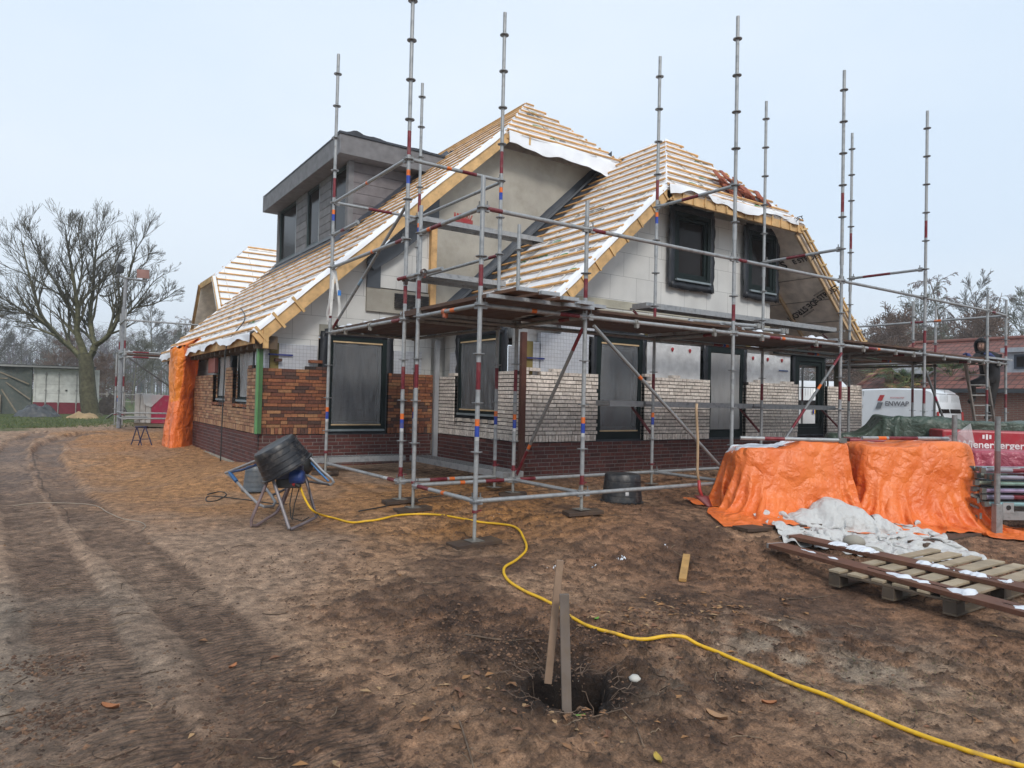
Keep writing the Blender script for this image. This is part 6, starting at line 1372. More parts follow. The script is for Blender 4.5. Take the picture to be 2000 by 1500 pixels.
# black upturned tub before the white wall
tbp = R_(1214, 980, 0); o = tub('mortar_tub', tbp+np.array([0,0,.0]), (.03,0,1), .262, .225, .37, tint=(.016,.017,.02), ribs=3); tag(o, 'black upturned mason tub standing before the white brick wall', 'tub')
mb = MB(); c = a3(1225, 965, 8.45); mb.obox(c, (.018,-.01,0), (.003,.004,0), (0,0,.02), (.6,.6,.6)); mb.build('sticker', 'matte', o)
# shovel with ash handle
SV = thing('shovel', 'shovel with a pale wooden handle leaning beside the left orange tarpaulin', 'shovel', (7.1, 6.0, .25))
mb = MB(); d_ = 8.75; mb.tube([at(1361,788,d_), at(1360,800,d_), at(1363,860,d_), at(1362,920,d_), at(1365,942,d_)], .017, 10, (.40,.28,.17)); mb.build('handle', 'timber', SV, smooth=True)
mb = MB(); mb.tube([at(1365,938,d_), at(1366,955,d_), at(1372,972,d_-.03)], .019, 10, (.35,.03,.03)); P = np.zeros((6, 5, 3))
for i in range(6):
    for j in range(5): P[i, j] = at(1370+(i/5)*16, 968+(i/5)*22, d_-.04-i*.02)+np.array([.83,-.56,0])*(j-2)*.045*(1-.12*i)+np.array([.3,.4,0])*.01*abs(j-2)**2
mb.grid(P, (.16,.03,.03)); mb.build('blade', 'paint', SV, smooth=True, solid=.004)
# ------------------------------------------------------------------ hanging orange tarp at the far corner of the long wall
TP = thing('hanging_tarp', 'tall orange tarpaulin tied as a curtain over the far corner of the long brick wall', 'tarpaulin', (2.4, 16.8, .3))
top_ = [at(397,668,15.3), at(380,670,15.6), at(363,673,15.3), at(346,676,15.3), at(332,680,15.8), at(338,682,17.6)]
mid_ = [at(380,776,16.1), at(368,778,15.7), at(353,777,15.4), at(341,778,15.5), at(332,780,15.9), at(338,780,17.6)]
bot_ = [at(378,880,16.0), at(362,886,15.4), at(345,888,15.1), at(328,884,15.15), at(317,868,15.8), at(332,862,17.5)]
def curve(c, n):
    c = np.array(c); s = np.linspace(0, len(c)-1, n); i = np.clip(s.astype(int), 0, len(c)-2); t = (s-i)[:, None]
    p0, p1, p2, p3 = c[np.clip(i-1,0,99)], c[i], c[i+1], c[np.clip(i+2,0,len(c)-1)]; return .5*((2*p1)+(-p0+p2)*t+(2*p0-5*p1+4*p2-p3)*t**2+(-p0+3*p1-3*p2+p3)*t**3)
n_ = 90; A_, B_, C_ = curve(top_, n_), curve(mid_, n_), curve(bot_, n_); m_ = 60; P = np.zeros((m_, n_, 3)); s_i = np.linspace(0, 1, n_)
for i in range(m_):
    t = i/(m_-1)
    base = A_*(1-t*2)+B_*t*2 if t < .5 else B_*(2-t*2)+C_*(t*2-1)
    pinch = math.exp(-((t-.5)/.10)**2); f = .03*np.sin(s_i*21+t*4+1.5*np.sin(t*4))*(1-.5*pinch)+.05*n2(s_i*7+t*3, s_i*0+t*4)+.04*np.abs(n2(s_i*13-t*5, s_i*0+t*9))+.02*np.abs(n2(s_i*31, s_i*0+t*19))
    base = base.copy(); base[:, 0] -= f*.8-.0; base[:, 1] -= f*.9; base[:, 2] -= .05*np.abs(np.sin(s_i*20))*(t < .05)
    base[:, 2] += .03*n2(s_i*8, s_i*0+t*7); P[i] = base
k = int(m_*.5); oA = cloth_obj(P[:, :int(n_*.42)+1], 'orange_sheet', 'orange', parent=TP); oB = cloth_obj(P[:int(m_*.52)+1, int(n_*.42):], 'faded_sheet', 'yellowtarp', parent=TP); oC = cloth_obj(P[int(m_*.52):, int(n_*.42):], 'lower_sheet', 'orange', parent=TP)
oC['label'] = 'deep orange lower sheet'; oB['label'] = 'sun bleached yellowish upper sheet'
mb = MB(); Q = np.zeros((8, n_, 3))
for i in range(8): t = i/7; Q[i] = A_*(1-t)+np.stack([np.full(n_, 2.95), A_[:, 1]+.2, np.full(n_, 2.80)], 1)*t
oD = cloth_obj(Q, 'top_sheet', 'yellowtarp', parent=TP)
# ================================================================== trees: tapered limbs from a recursive grower
def seg_mesh(name, segs, mat, sides=4, par=None):
    A = np.array([s[0] for s in segs]); B = np.array([s[1] for s in segs]); r0 = np.array([s[2] for s in segs]); r1 = np.array([s[3] for s in segs]); T = np.array([s[4] for s in segs])
    d = B-A; d /= (np.linalg.norm(d, axis=1, keepdims=True)+1e-9); ref = np.where(np.abs(d[:, 2:3]) < .9, np.array([[0,0,1.]]), np.array([[1.,0,0]]))
    u = np.cross(d, ref); u /= np.linalg.norm(u, axis=1, keepdims=True); v = np.cross(d, u); n = len(A)
    V = np.zeros((n, 2, sides, 3))
    for k in range(sides):
        a = 2*PI*k/sides; w_ = u*math.cos(a)+v*math.sin(a); V[:, 0, k] = A+w_*r0[:, None]; V[:, 1, k] = B+w_*r1[:, None]
    base = np.arange(n)[:, None]*(2*sides); k = np.arange(sides)[None]; k2 = (k+1) % sides
    q = np.stack([base+k, base+k2, base+sides+k2, base+sides+k], -1).reshape(-1, 4)
    me = bpy.data.meshes.new(name); me.vertices.add(n*2*sides); me.vertices.foreach_set('co', V.ravel()); me.loops.add(q.size); me.loops.foreach_set('vertex_index', q.ravel().astype(np.int32)); me.polygons.add(len(q)); me.polygons.foreach_set('loop_start', np.arange(0, q.size, 4, dtype=np.int32)); me.polygons.foreach_set('loop_total', np.full(len(q), 4, np.int32)); me.update(calc_edges=True)
    at_ = me.attributes.new('tint', 'FLOAT_COLOR', 'FACE'); C = np.concatenate([np.repeat(T, sides, 0), np.ones((n*sides, 1))], 1); at_.data.foreach_set('color', C.astype(np.float32).ravel())
    me.polygons.foreach_set('use_smooth', np.ones(len(q), bool)); me.materials.append(MT[mat]); o = bpy.data.objects.new(name, me); COL.objects.link(o)
    if par is not None: adopt(o, par)
    return o
class Grow:
    def __init__(s, seed, tw=(.055,.045,.04), bark=(.10,.09,.06), rmin=.006, moss=None): s.r = random.Random(seed); s.trunk = []; s.crown = []; s.tw = tw; s.bark = bark; s.rmin = rmin; s.moss = moss; s.deep = None
    def col(s, r): k = min(1, r/.09); c = tuple(a*(1-k)+b*k for a, b in zip(s.tw, s.bark)); j = s.r.uniform(.8, 1.2); return tuple(x*j for x in c)
    def limb(s, p, d, L_, r, lvl, maxl, droop=.0, up=.12, spread=.75, kids=(4, 7), taper=.35, step=None, ratio=.62):
        n = max(3, int(L_/(step or .35))); pts = [np.array(p, float)]; d = np.array(d, float); d /= np.linalg.norm(d); q = pts[0]; R = [r]
        for i in range(n):
            d = d+np.array([s.r.gauss(0, .11), s.r.gauss(0, .11), s.r.gauss(0, .08)+up*.25-droop*.3]); d /= np.linalg.norm(d); q = q+d*L_/n; pts.append(q); R.append(max(s.rmin, r*(1-(1-taper)*(i+1)/n)))
        for i in range(n): (s.trunk if lvl == 0 else s.crown).append((pts[i], pts[i+1], R[i], R[i+1], s.col(R[i])))
        if lvl < maxl: s.kids(pts, R, L_, lvl, maxl, droop, up, spread, kids, ratio)
        return pts, R
    def kids(s, pts, R, L_, lvl, maxl, droop, up, spread, kids, ratio, start=.25):
        kc, kids = kids, (s.deep or kids)
        for k in range(s.r.randint(*kc)):
            t = s.r.uniform(start, 1.0); f = t*(len(pts)-1); i = min(int(f), len(pts)-2); b = pts[i]+(pts[i+1]-pts[i])*(f-i); d = pts[i+1]-pts[i]; d = d/np.linalg.norm(d)
            a = np.array([s.r.gauss(0, 1) for _ in range(3)]); a -= d*(a@d); a /= np.linalg.norm(a); sp = spread*s.r.uniform(.6, 1.2)
            s.limb(b, d*math.cos(sp)+a*math.sin(sp), L_*ratio*s.r.uniform(.65, 1.1)*(1.15-.5*t), max(s.rmin, R[i]*.55), lvl+1, maxl, droop, up, spread, kids, .3, max(.12, L_*ratio/5), ratio)
def tree_thing(g_, label, cat, base, group=None, sides=4, name='bare_tree'):
    t = thing(name, label, cat, base, group); seg_mesh('trunk', g_.trunk or g_.crown[:4], 'bark', 8, t)
    if g_.crown: seg_mesh('crown', g_.crown, 'bark', sides, t)
    return t
# the big pollarded tree beside the container: stems follow the photograph's silhouette at their real distance
g_ = Grow(11, tw=(.085,.078,.062), bark=(.115,.112,.062), rmin=.0055); g_.deep = (4, 6); DT = 28.0
def stem(pix, r0, r1, kids=(9, 13), lvl=1, dd=None, maxl=5):
    n = len(pix); pix = [(u, v if v > 700 or lvl == 0 else 700-(700-v)*.88) for u, v in pix]; dd = dd or [0]*n; pts = [at(u, v, DT+dd[i]) for i, (u, v) in enumerate(pix)]; out = []
    for i in range(n-1):
        p0 = pts[max(i-1, 0)]; p1, p2 = pts[i], pts[i+1]; p3 = pts[min(i+2, n-1)]
        for t in (0, .33, .66): out.append(.5*((2*p1)+(-p0+p2)*t+(2*p0-5*p1+4*p2-p3)*t*t+(-p0+3*p1-3*p2+p3)*t**3))
    out.append(pts[-1]); m_ = len(out); R = [r0+(r1-r0)*(i/(m_-1))**.8 for i in range(m_)]
    for i in range(m_-1): (g_.trunk if lvl == 0 else g_.crown).append((out[i], out[i+1], R[i], R[i+1], g_.col(R[i]) if lvl else bl((.08,.075,.045))))
    if kids:
        L_ = sum(np.linalg.norm(out[i+1]-out[i]) for i in range(m_-1)); g_.kids(out, R, L_*.50, 2, maxl, 0, .34, .52, (kids[0]+5, kids[1]+6), .70, .12)
    return out
stem([(178,822),(176,800),(172,770),(170,735),(168,705),(166,690)], .36, .24, None, 0); stem([(187,824),(182,812)], .42, .3, None, 0)
stem([(166,700),(160,675),(150,640),(152,600),(148,560),(140,500),(132,450),(128,415)], 0.186, 0.021, (12,16), dd=[0,0,-.2,-.4,-.6,-.8,-1,-1.1])
stem([(165,705),(145,680),(118,655),(95,628),(80,605),(72,575),(60,530),(48,470),(42,435)], 0.161, 0.017, (13,17), dd=[0,0,.2,.3,.3,.2,.2,.2,.2])
stem([(100,634),(70,610),(40,590),(10,570),(-30,552)], 0.074, 0.014, (9,12), dd=[.3,.6,.9,1.2,1.5]); stem([(84,612),(50,598),(20,600),(-20,612)], 0.043, 0.014, (6,9), dd=[.3,-.2,-.6,-1])
stem([(172,700),(185,672),(180,650),(176,600),(182,550),(184,500),(188,450),(190,430)], 0.174, 0.017, (12,16), dd=[0,0,.3,.5,.7,.9,1,1]); stem([(184,670),(205,655),(222,630),(232,598),(240,560),(252,515),(262,475),(266,455)], 0.136, 0.017, (13,17), dd=[0,-.2,-.4,-.5,-.6,-.8,-1,-1])
stem([(250,600),(262,588),(290,582),(318,570),(345,548)], 0.056, 0.013, (9,12), dd=[-.5,-.6,-.6,-.7,-.8]); stem([(226,622),(244,608),(255,595),(280,560),(300,530),(322,512)], 0.062, 0.013, (9,12), dd=[-.4,0,.2,.4,.6,.8])
stem([(150,610),(130,580),(115,545),(95,510),(75,470),(62,440)], 0.081, 0.015, (11,14), dd=[-.3,-.8,-1.2,-1.6,-2,-2.2]); stem([(152,590),(170,560),(200,530),(222,495),(236,462)], 0.081, 0.015, (11,14), dd=[-.4,.2,.8,1.3,1.6]); stem([(150,560),(158,520),(160,480),(155,440),(150,420)], 0.062, 0.014, (9,12), dd=[-.5,0,.5,1,1.2])
stem([(120,560),(90,540),(55,515),(20,500),(-15,480)], 0.050, 0.013, (9,12), dd=[0,.5,.8,1.2,1.6]); stem([(195,560),(215,560),(245,530),(275,500),(290,480)], 0.043, 0.013, (8,11), dd=[.7,1.5,2,2.2,2.4])
base = at(180, 822, DT); tree_thing(g_, 'large bare tree with mossy forked trunk beside the white and red container', 'tree', base, sides=3)
# smaller background trees, three kinds of skeleton copied with their own turn and size
def make_bare(seed, h_, tw, bark, spread=.55, kids=(7, 10), maxl=3, droop=0, clear=.28, crownL=.42, rmin=.014, nb=20):
    g = Grow(seed, tw=tw, bark=bark, rmin=rmin); p = np.array([0, 0, -.3]); tr, R = [p], [h_*.018]; d = np.array([0, 0, 1.])
    for i in range(10): d = d+np.array([g.r.gauss(0, .04), g.r.gauss(0, .04), 0]); d /= np.linalg.norm(d); p = p+d*h_/10; tr.append(p); R.append(h_*.018*(1-.9*(i+1)/10))
    for i in range(10): g.trunk.append((tr[i], tr[i+1], R[i], R[i+1], g.col(R[i])))
    for k in range(nb):
        t = clear+(1-clear)*(k+g.r.random())/nb; f = t*10; i = min(int(f), 9); b = tr[i]+(tr[i+1]-tr[i])*(f-i); a = g.r.uniform(0, 2*PI); el = g.r.uniform(.25, .8)+t*.35
        g.limb(b, (math.cos(a)*math.cos(el), math.sin(a)*math.cos(el), math.sin(el)), h_*crownL*(1.15-t*.8)*g.r.uniform(.7, 1.1), R[i]*.5, 1, maxl, droop, .12, spread, kids, .3, h_*.03, .58)
    return g
TW1, TW2, TW3 = (.13,.125,.12), (.16,.115,.105), (.12,.12,.085)
protos = [tree_thing(make_bare(21, 12, TW1, (.14,.14,.12)), 'x', 'tree', (0,0,0)), tree_thing(make_bare(22, 12, TW2, (.22,.19,.17), .6, (7,10), 3, .9, .3, .36), 'x', 'tree', (0,0,0)), tree_thing(make_bare(23, 11, TW3, (.12,.12,.09), .75, (7,10), 3, 0, .18, .5), 'x', 'tree', (0,0,0)),
          tree_thing(make_bare(24, 6, (.15,.095,.07), (.10,.08,.06), .9, (8,11), 3, .15, .12, .62, nb=26), 'x', 'tree', (0,0,0), name='shrub_tree')]
TL = [ # u, y of top, depth, kind, label
 (8,598,62,0,'bare tree behind the shed roof at the far left edge'),(48,618,70,0,'slender bare tree left of the big tree, behind the shed'),(98,640,75,0,'faint bare tree seen between the lowest left limbs of the big tree'),(130,655,58,3,'reddish brown spreading tree left of the big trunk above the container'),
 (205,690,46,3,'brown twiggy tree close behind the big trunk on its right'),(262,648,50,2,'dark layered tree behind the floodlight mast'),(305,590,66,0,'tall pale bare tree right of the floodlight mast'),(335,632,72,2,'bare tree just left of the orange hanging tarpaulin'),(352,600,80,1,'thin bare tree rising behind the left end of the roof'),(232,700,60,2,'low dark tree behind the far scaffold'),
 (1712,622,46,3,'reddish bare tree immediately right of the open roof edge'),(1748,600,52,3,'purplish bare tree left of the tall birch on the right'),(1790,565,58,2,'bare tree behind the tall right scaffold pole'),(1850,516,60,1,'tallest birch above the neighbouring tiled roof'),(1905,548,56,0,'conical bare tree right of the tallest birch'),(1942,540,62,1,'weeping birch above the hooded worker'),(1985,560,50,2,'dense bare tree at the right edge behind the neighbour roof'),(2030,535,58,2,'tree standing at the extreme right edge of the view'),(1815,640,44,2,'low bare tree just behind the neighbour ridge'),(1880,615,46,3,'brown bare tree behind the middle of the neighbour ridge'),(1668,668,60,3,'low reddish tree seen under the roof edge'),(1925,600,48,3,'reddish bare tree behind the ridge near the worker'),(1770,640,50,3,'short reddish bare tree left of the neighbour ridge'),(1595,725,70,2,'distant tree seen through the open door frame')]
H_ = (12, 12, 11, 6)
for k, (u, v, d, kd, lb) in enumerate(TL):
    p = at(u, v, d); g0_ = gz(p[0], p[1]); sc_ = (p[2]-g0_)/(H_[kd]*1.06); loc = (p[0], p[1], g0_-.05)
    dup(protos[kd], loc, random.uniform(0, 6.28), lb, sc_, 'bare trees behind the site')
for p in protos:
    for ch in [x for x in bpy.data.objects if x.parent == p]: bpy.data.objects.remove(ch)
    bpy.data.objects.remove(p)
# far wood: one mass of fine stems along the horizon
def wood(name, u0, u1, d0, d1, vtop, n, tint, label, seed):
    r = random.Random(seed); segs = []
    for _ in range(n):
        u = r.uniform(u0, u1); d = r.uniform(d0, d1); p = at(u, 700, d); g0_ = gz(p[0], p[1]); top = (1.6+((762+(u/2000)*40)-vtop(u))/F0*d)*r.uniform(.55, 1.05); x, y = p[0], p[1]; a = r.uniform(-.05, .05)
        c = tuple(q*r.uniform(.8, 1.2) for q in tint); segs.append((np.array([x, y, g0_-.2]), np.array([x+a*top, y, top]), .08+.03*r.random(), .02, c))
        for k in range(16):
            h = top*r.uniform(.2, 1); b = np.array([x+a*h, y, h]); L_ = top*r.uniform(.08, .26); an = r.uniform(0, 6.28); e = b+np.array([math.cos(an)*L_, math.sin(an)*L_, L_*r.uniform(.2, 1.2)]); segs.append((b, e, .03, .015, c))
            for q in range(3): f = r.uniform(.3, 1); m_ = b+(e-b)*f; an2 = r.uniform(0, 6.28); segs.append((m_, m_+np.array([math.cos(an2), math.sin(an2), r.uniform(-.1, .9)])*L_*.55, .02, .01, c))
    o = seg_mesh(name, segs, 'bark', 3); tag(o, label, 'wood', kind='stuff'); return o
wood('distant_wood', -120, 380, 85, 120, lambda u: 655+12*math.sin(u*.03), 300, (.15,.145,.145), 'far off grey leafless wood along the horizon at the left', 3)
wood('distant_wood', 1560, 2150, 70, 100, lambda u: 650+14*math.sin(u*.02), 280, (.16,.135,.13), 'far off brownish leafless wood behind the neighbouring house', 4)
# ================================================================== left background
RI, FW = np.array([_R[0], _R[1], 0]), np.array([_Fw[0], _Fw[1], 0]); RI /= np.linalg.norm(RI); FW /= np.linalg.norm(FW); UP = np.array([0, 0, 1.])
def fbox(mb, o, x0, x1, y0, y1, z0, z1, tint, mi=0): # box in the view-facing frame placed at world point o
    mb.obox(np.array([o[0], o[1], 0])+RI*(x0+x1)/2+FW*(y0+y1)/2+UP*(z0+z1)/2, RI*(x1-x0)/2, FW*(y1-y0)/2, UP*(z1-z0)/2, tint, mi)
RI0, FW0 = RI, FW; FW = ray(150, 760)*np.array([1,1,0]); FW /= np.linalg.norm(FW); RI = np.cross(FW, UP); RI /= np.linalg.norm(RI)
CT = thing('shipping_container', 'white shipping container with a dark red lower part, doors facing the yard', 'container', at(120, 820, 30)); co_ = at(65, 760, 30); WH, DR = (.52,.53,.50), (.16,.015,.03); zs = .98
mb = MB(); fbox(mb, co_, 0, 2.44, .05, 6, zs, 2.45, WH); fbox(mb, co_, 0, 2.44, .05, 6, -.1, zs-.001, DR)
for x in (0, 2.36): fbox(mb, co_, x, x+.08, 0, .049, zs, 2.45, WH); fbox(mb, co_, x, x+.08, 0, .049, -.1, zs-.001, DR)
fbox(mb, co_, .081, 2.359, 0, .049, 2.35, 2.45, WH); o = mb.build('container_body', 'paint', CT)
for x0, x1 in ((.09, 1.215), (1.225, 2.35)):
    mb = MB(); fbox(mb, co_, x0, x1, .02, .048, zs, 2.34, WH); fbox(mb, co_, x0, x1, .02, .048, -.05, zs-.001, DR)
    for z in (1.35, 1.75): fbox(mb, co_, x0+.12, x1-.06, .008, .02, z, z+.03, (.42,.42,.40))
    dr = mb.build('container_door', 'paint', CT)
    for x in (x0+.35, x1-.3):
        mb = MB(); c = np.array([co_[0], co_[1], 0])+RI*x-FW*.03; mb.tube([c+UP*.0, c+UP*2.3], .018, 8, (.30,.30,.28)); 
        for z in (.12, .95, 1.5, 2.2): mb.obox(c+UP*z, RI*.035, FW*.02, UP*.03, (.25,.25,.24))
        mb.build('locking_bar', 'paint', dr)
mb = MB(); fbox(mb, co_, 1.80, 1.90, -.001, .015, 1.98, 2.02, (.03,.08,.25)); fbox(mb, co_, 1.16, 1.24, -.02, .0, 1.48, 1.54, (.03,.03,.03)); mb.build('sticker', 'matte', CT)
SHD = thing('shed', 'makeshift shed of greenish sheets and slanting battens left of the container', 'shed', at(30, 820, 30)); mb = MB(); fbox(mb, co_, -3.2, 2.3, -.35, 4, 2.52, 2.58, (.035,.04,.04)); fbox(mb, co_, -3.2, 2.1, -.36, -.351, 2.47, 2.55, (.25,.25,.24)); mb.build('roof_sheet', 'paint', SHD)
c0 = np.array([co_[0], co_[1], 0]); mb = MB(); P = np.zeros((14, 20, 3))
for i in range(14):
    for j in range(20): x = -2.6+2.55*j/19; z = .1+2.35*i/13; P[i, j] = c0+RI*(x if not (i < 5 and j < 3) else x+.25*(5-i)/5)+FW*(-.1+.06*math.sin(x*5+z*2))+UP*z
mb.grid(P, (.085,.10,.09)); mb.build('wall_sheet', 'plastic', SHD, smooth=True); mb = MB(); fbox(mb, co_, -3.2, -.05, .3, .4, .0, 2.5, (.02,.02,.02)); mb.build('dark_interior', 'matte', SHD)
for a, b, t in (((-2.55,1.95),(-.9,1.97),.04), ((-1.65,2.45),(-.15,1.75),.05), ((-.95,1.8),(-.1,1.1),.05), ((-1.1,1.5),(-.5,.45),.05), ((-1.15,1.28),(-1.16,.2),.10)):
    mb = MB(); p, q = c0+RI*a[0]+UP*a[1]-FW*.18, c0+RI*b[0]+UP*b[1]-FW*.18; mb.beam(p, q, t, .04, -FW, (.24,.20,.15)); mb.build('batten', 'timber', SHD)
RI, FW = RI0, FW0
# junk and boards lying in the grass before the container
def lump(name, u, v, d, sx, sy, h_, tint, mat, label, cat, seed=0, dz=0):
    c = at(u, v, d); z0 = gz(c[0], c[1])-.03+dz; n = 22; P = np.zeros((n, n, 3))
    for i in range(n):
        for j in range(n):
            s, t = (i/(n-1)-.5)*2, (j/(n-1)-.5)*2; r = s*s+t*t; k = max(0, 1-r)**.6*(1+.7*float(fbm(np.array(s*2.2+seed), np.array(t*2.2), 3))); P[i, j] = np.array([c[0], c[1], z0])+RI*s*sx+FW*t*sy+UP*h_*k
    mb = MB(); mb.grid(P, tint); o = mb.build(name, mat, smooth=True); tag(o, label, cat); return o
lump('scrap_pile', 72, 830, 26.5, .85, .5, .42, (.05,.055,.06), 'plastic', 'low pile of dark and silvery scrap in the grass before the container', 'scrap pile', 3)
lump('rubble_heap', 160, 832, 26, .6, .4, .22, (.34,.24,.13), 'matte', 'small heap of yellowish rubble in front of the container beside the trunk', 'rubble', 6)
lump('log_pile', 215, 815, 31, .7, .6, .75, (.07,.055,.045), 'bark', 'dark pile of stumps behind the big trunk on its right', 'log pile', 9)
for k, (u, v, d, L_, an, t, lb) in enumerate(((82,818,26.4,1.3,.1,(.42,.44,.48),'silvery bent sheet on top of the scrap pile'),(175,826,26.5,.9,.5,(.25,.25,.24),'grey board leaning low beside the yellowish rubble'),(205,820,26,1.2,.9,(.20,.20,.19),'grey plank leaning beside the big tree trunk'),(232,822,24,1.3,1.1,(.33,.33,.32),'pale batten leaning by the far scaffold'))):
    c = at(u, v, d); mb = MB(); mb.beam(c-RI*L_*.4*math.cos(an)-UP*L_*.25*math.sin(an), c+RI*L_*.4*math.cos(an)+UP*L_*.25*math.sin(an), .18, .03, (0,0,1.01), t); tag(mb.build('board', 'plastic', bevel=.003), lb, 'board')
mb = MB(); fo = at(175, 780, 44)
for k in range(9): c = np.array([fo[0], fo[1], 0])+RI*(k*1.1); mb.beam(c+UP*(gz(c[0],c[1])), c+UP*1.45, .09, .09, FW, (.22,.20,.18))
for z in (.85, 1.3): mb.beam(np.array([fo[0], fo[1], 0])+UP*z, np.array([fo[0], fo[1], 0])+RI*9+UP*z, .04, .09, FW, (.26,.25,.24))
tag(mb.build('field_fence', 'timber'), 'low grey post and rail fence along the meadow behind the far scaffold', 'fence')
# floodlight mast
FM = thing('floodlight_mast', 'grey lighting mast with two floodlights on a cross bar by the far scaffold', 'mast', at(240, 835, 20.5)); dM = 20.5
mb = MB(); mb.beam(at(232, 836, dM), at(243, 600, dM), .10, .10, FW, (.27,.28,.30)); mb.beam(at(243, 600, dM), at(246, 545, dM), .07, .07, FW, (.30,.31,.33)); mb.build('mast_tube', 'steel', FM); mb = MB(); mb.tube([at(228, 538, dM), at(246, 543, dM), at(288, 550, dM)], .03, 8, (.25,.25,.26)); mb.build('cross_bar', 'steel', FM)
for (u, v, ax, f_) in ((235, 526, -RI*.8-FW*.5+UP*.1, (.16,.17,.18)), (281, 535, RI*.25-FW*.9-UP*.15, (.30,.17,.15))):
    c = at(u, v, dM); ax = ax/np.linalg.norm(ax); sd_ = np.cross(ax, UP); sd_ /= np.linalg.norm(sd_); u2 = np.cross(sd_, ax); mb = MB()
    q0 = [c+sd_*a*.17+u2*b*.13+ax*.09 for a, b in ((-1,-1),(1,-1),(1,1),(-1,1))]; q1 = [c+sd_*a*.11+u2*b*.08-ax*.10 for a, b in ((-1,-1),(1,-1),(1,1),(-1,1))]
    mb.add(q0+q1, [(4,5,6,7)[::-1],(0,4,5,1)[::-1],(1,5,6,2)[::-1],(2,6,7,3)[::-1],(3,7,4,0)[::-1]], (.035,.037,.04)); mb.obox(c+ax*.095, sd_*.165, u2*.125, ax*.006, f_, 1); mb.obox(c-u2*.16, sd_*.02, u2*.06, ax*.02, (.2,.2,.2)); mb.build('floodlight', ['paint', 'matte'], FM)
# wrapped bricks and blue trestle by the far corner
WP = thing('brick_pallet', 'pallet of bricks in white and red plastic wrap left of the hanging tarp', 'brick pallet', at(295, 835, 21)); bo = at(262, 800, 21)
mb = MB(); fbox(mb, bo, 0, 1.25, 0, .9, .50, .60, (.12,.09,.06)); mb.build('pallet_base', 'timber', WP)
for k in range(3): mb = MB(); fbox(mb, bo, .0+k*.17, .16+k*.17, .0, .85, .605, 1.50-.03*k, (.40,.38,.36)); mb.build('brick_stack', 'plastic', WP, bevel=.03)
mb = MB(); fbox(mb, bo, .52, 1.3, -.02, .85, .605, 1.46, (.30,.012,.05)); mb.build('red_wrap', 'plastic', WP, bevel=.02); mb = MB(); b0 = np.array([bo[0], bo[1], 0])
mb.add([b0+RI*.25-FW*.03+UP*1.5, b0+RI*.9-FW*.04+UP*1.46, b0+RI*.55-FW*.06+UP*1.1, b0+RI*.35-FW*.06+UP*1.15], [(0,1,2,3)], (.7,.7,.7)); mb.build('loose_film', 'filmwhite', WP)
TS = thing('trestle', 'small folding trestle of dark blue steel on the sand near the hanging tarp', 'trestle', at(275, 875, 15.6)); mb = None
for (a, b) in (((254,875),(267,835)),((278,876),(268,835)),((270,870),(283,834)),((297,871),(284,833))):
    o = btube('leg', [at(*a, 15.6), at(*b, 15.6)], .012, (.02,.025,.08), TS)
btube('top_bar', [at(264,834,15.6), at(288,833,15.6)], .016, (.03,.03,.07), TS); btube('cross_bar', [at(259,860,15.6), at(276,860,15.6)], .008, (.02,.025,.07), TS); btube('cross_bar', [at(274,858,15.6), at(294,857,15.6)], .008, (.02,.025,.07), TS)
# ================================================================== right background: neighbouring house
def tilemat():
    m, nt, p, N = nodes('roof_tiles'); L = nt.links.new; tc = N('ShaderNodeTexCoord'); sx = N('ShaderNodeSeparateXYZ'); L(tc.outputs['Object'], sx.inputs[0]); cb = N('ShaderNodeCombineXYZ'); L(sx.outputs[1], cb.inputs[0]); L(sx.outputs[2], cb.inputs[1])
    br = N('ShaderNodeTexBrick'); L(cb.outputs[0], br.inputs['Vector']); br.inputs['Scale'].default_value = 1; br.offset = 0; br.inputs['Brick Width'].default_value = .24; br.inputs['Row Height'].default_value = .165; br.inputs['Mortar Size'].default_value = .016
    br.inputs['Color1'].default_value = (.20,.072,.052,1); br.inputs['Color2'].default_value = (.15,.058,.045,1); br.inputs['Mortar'].default_value = (.06,.028,.024,1); nz = N('ShaderNodeTexNoise'); nz.inputs['Scale'].default_value = 1.2; nz.inputs['Detail'].default_value = 8; L(tc.outputs['Object'], nz.inputs['Vector'])
    mr = N('ShaderNodeMapRange'); mr.inputs['From Min'].default_value = .3; mr.inputs['From Max'].default_value = .7; mr.inputs['To Min'].default_value = .75; mr.inputs['To Max'].default_value = 1.3; L(nz.outputs[0], mr.inputs[0]); vm = N('ShaderNodeVectorMath', operation='SCALE'); L(br.outputs[0], vm.inputs[0]); L(mr.outputs[0], vm.inputs['Scale']); L(vm.outputs[0], p.inputs['Base Color'])
    b = N('ShaderNodeBump'); b.inputs['Distance'].default_value = .03; L(br.outputs['Fac'], b.inputs['Height']); b.invert = True; L(b.outputs[0], p.inputs['Normal']); p.inputs['Roughness'].default_value = .7; return m
MT['tiles'] = tilemat()
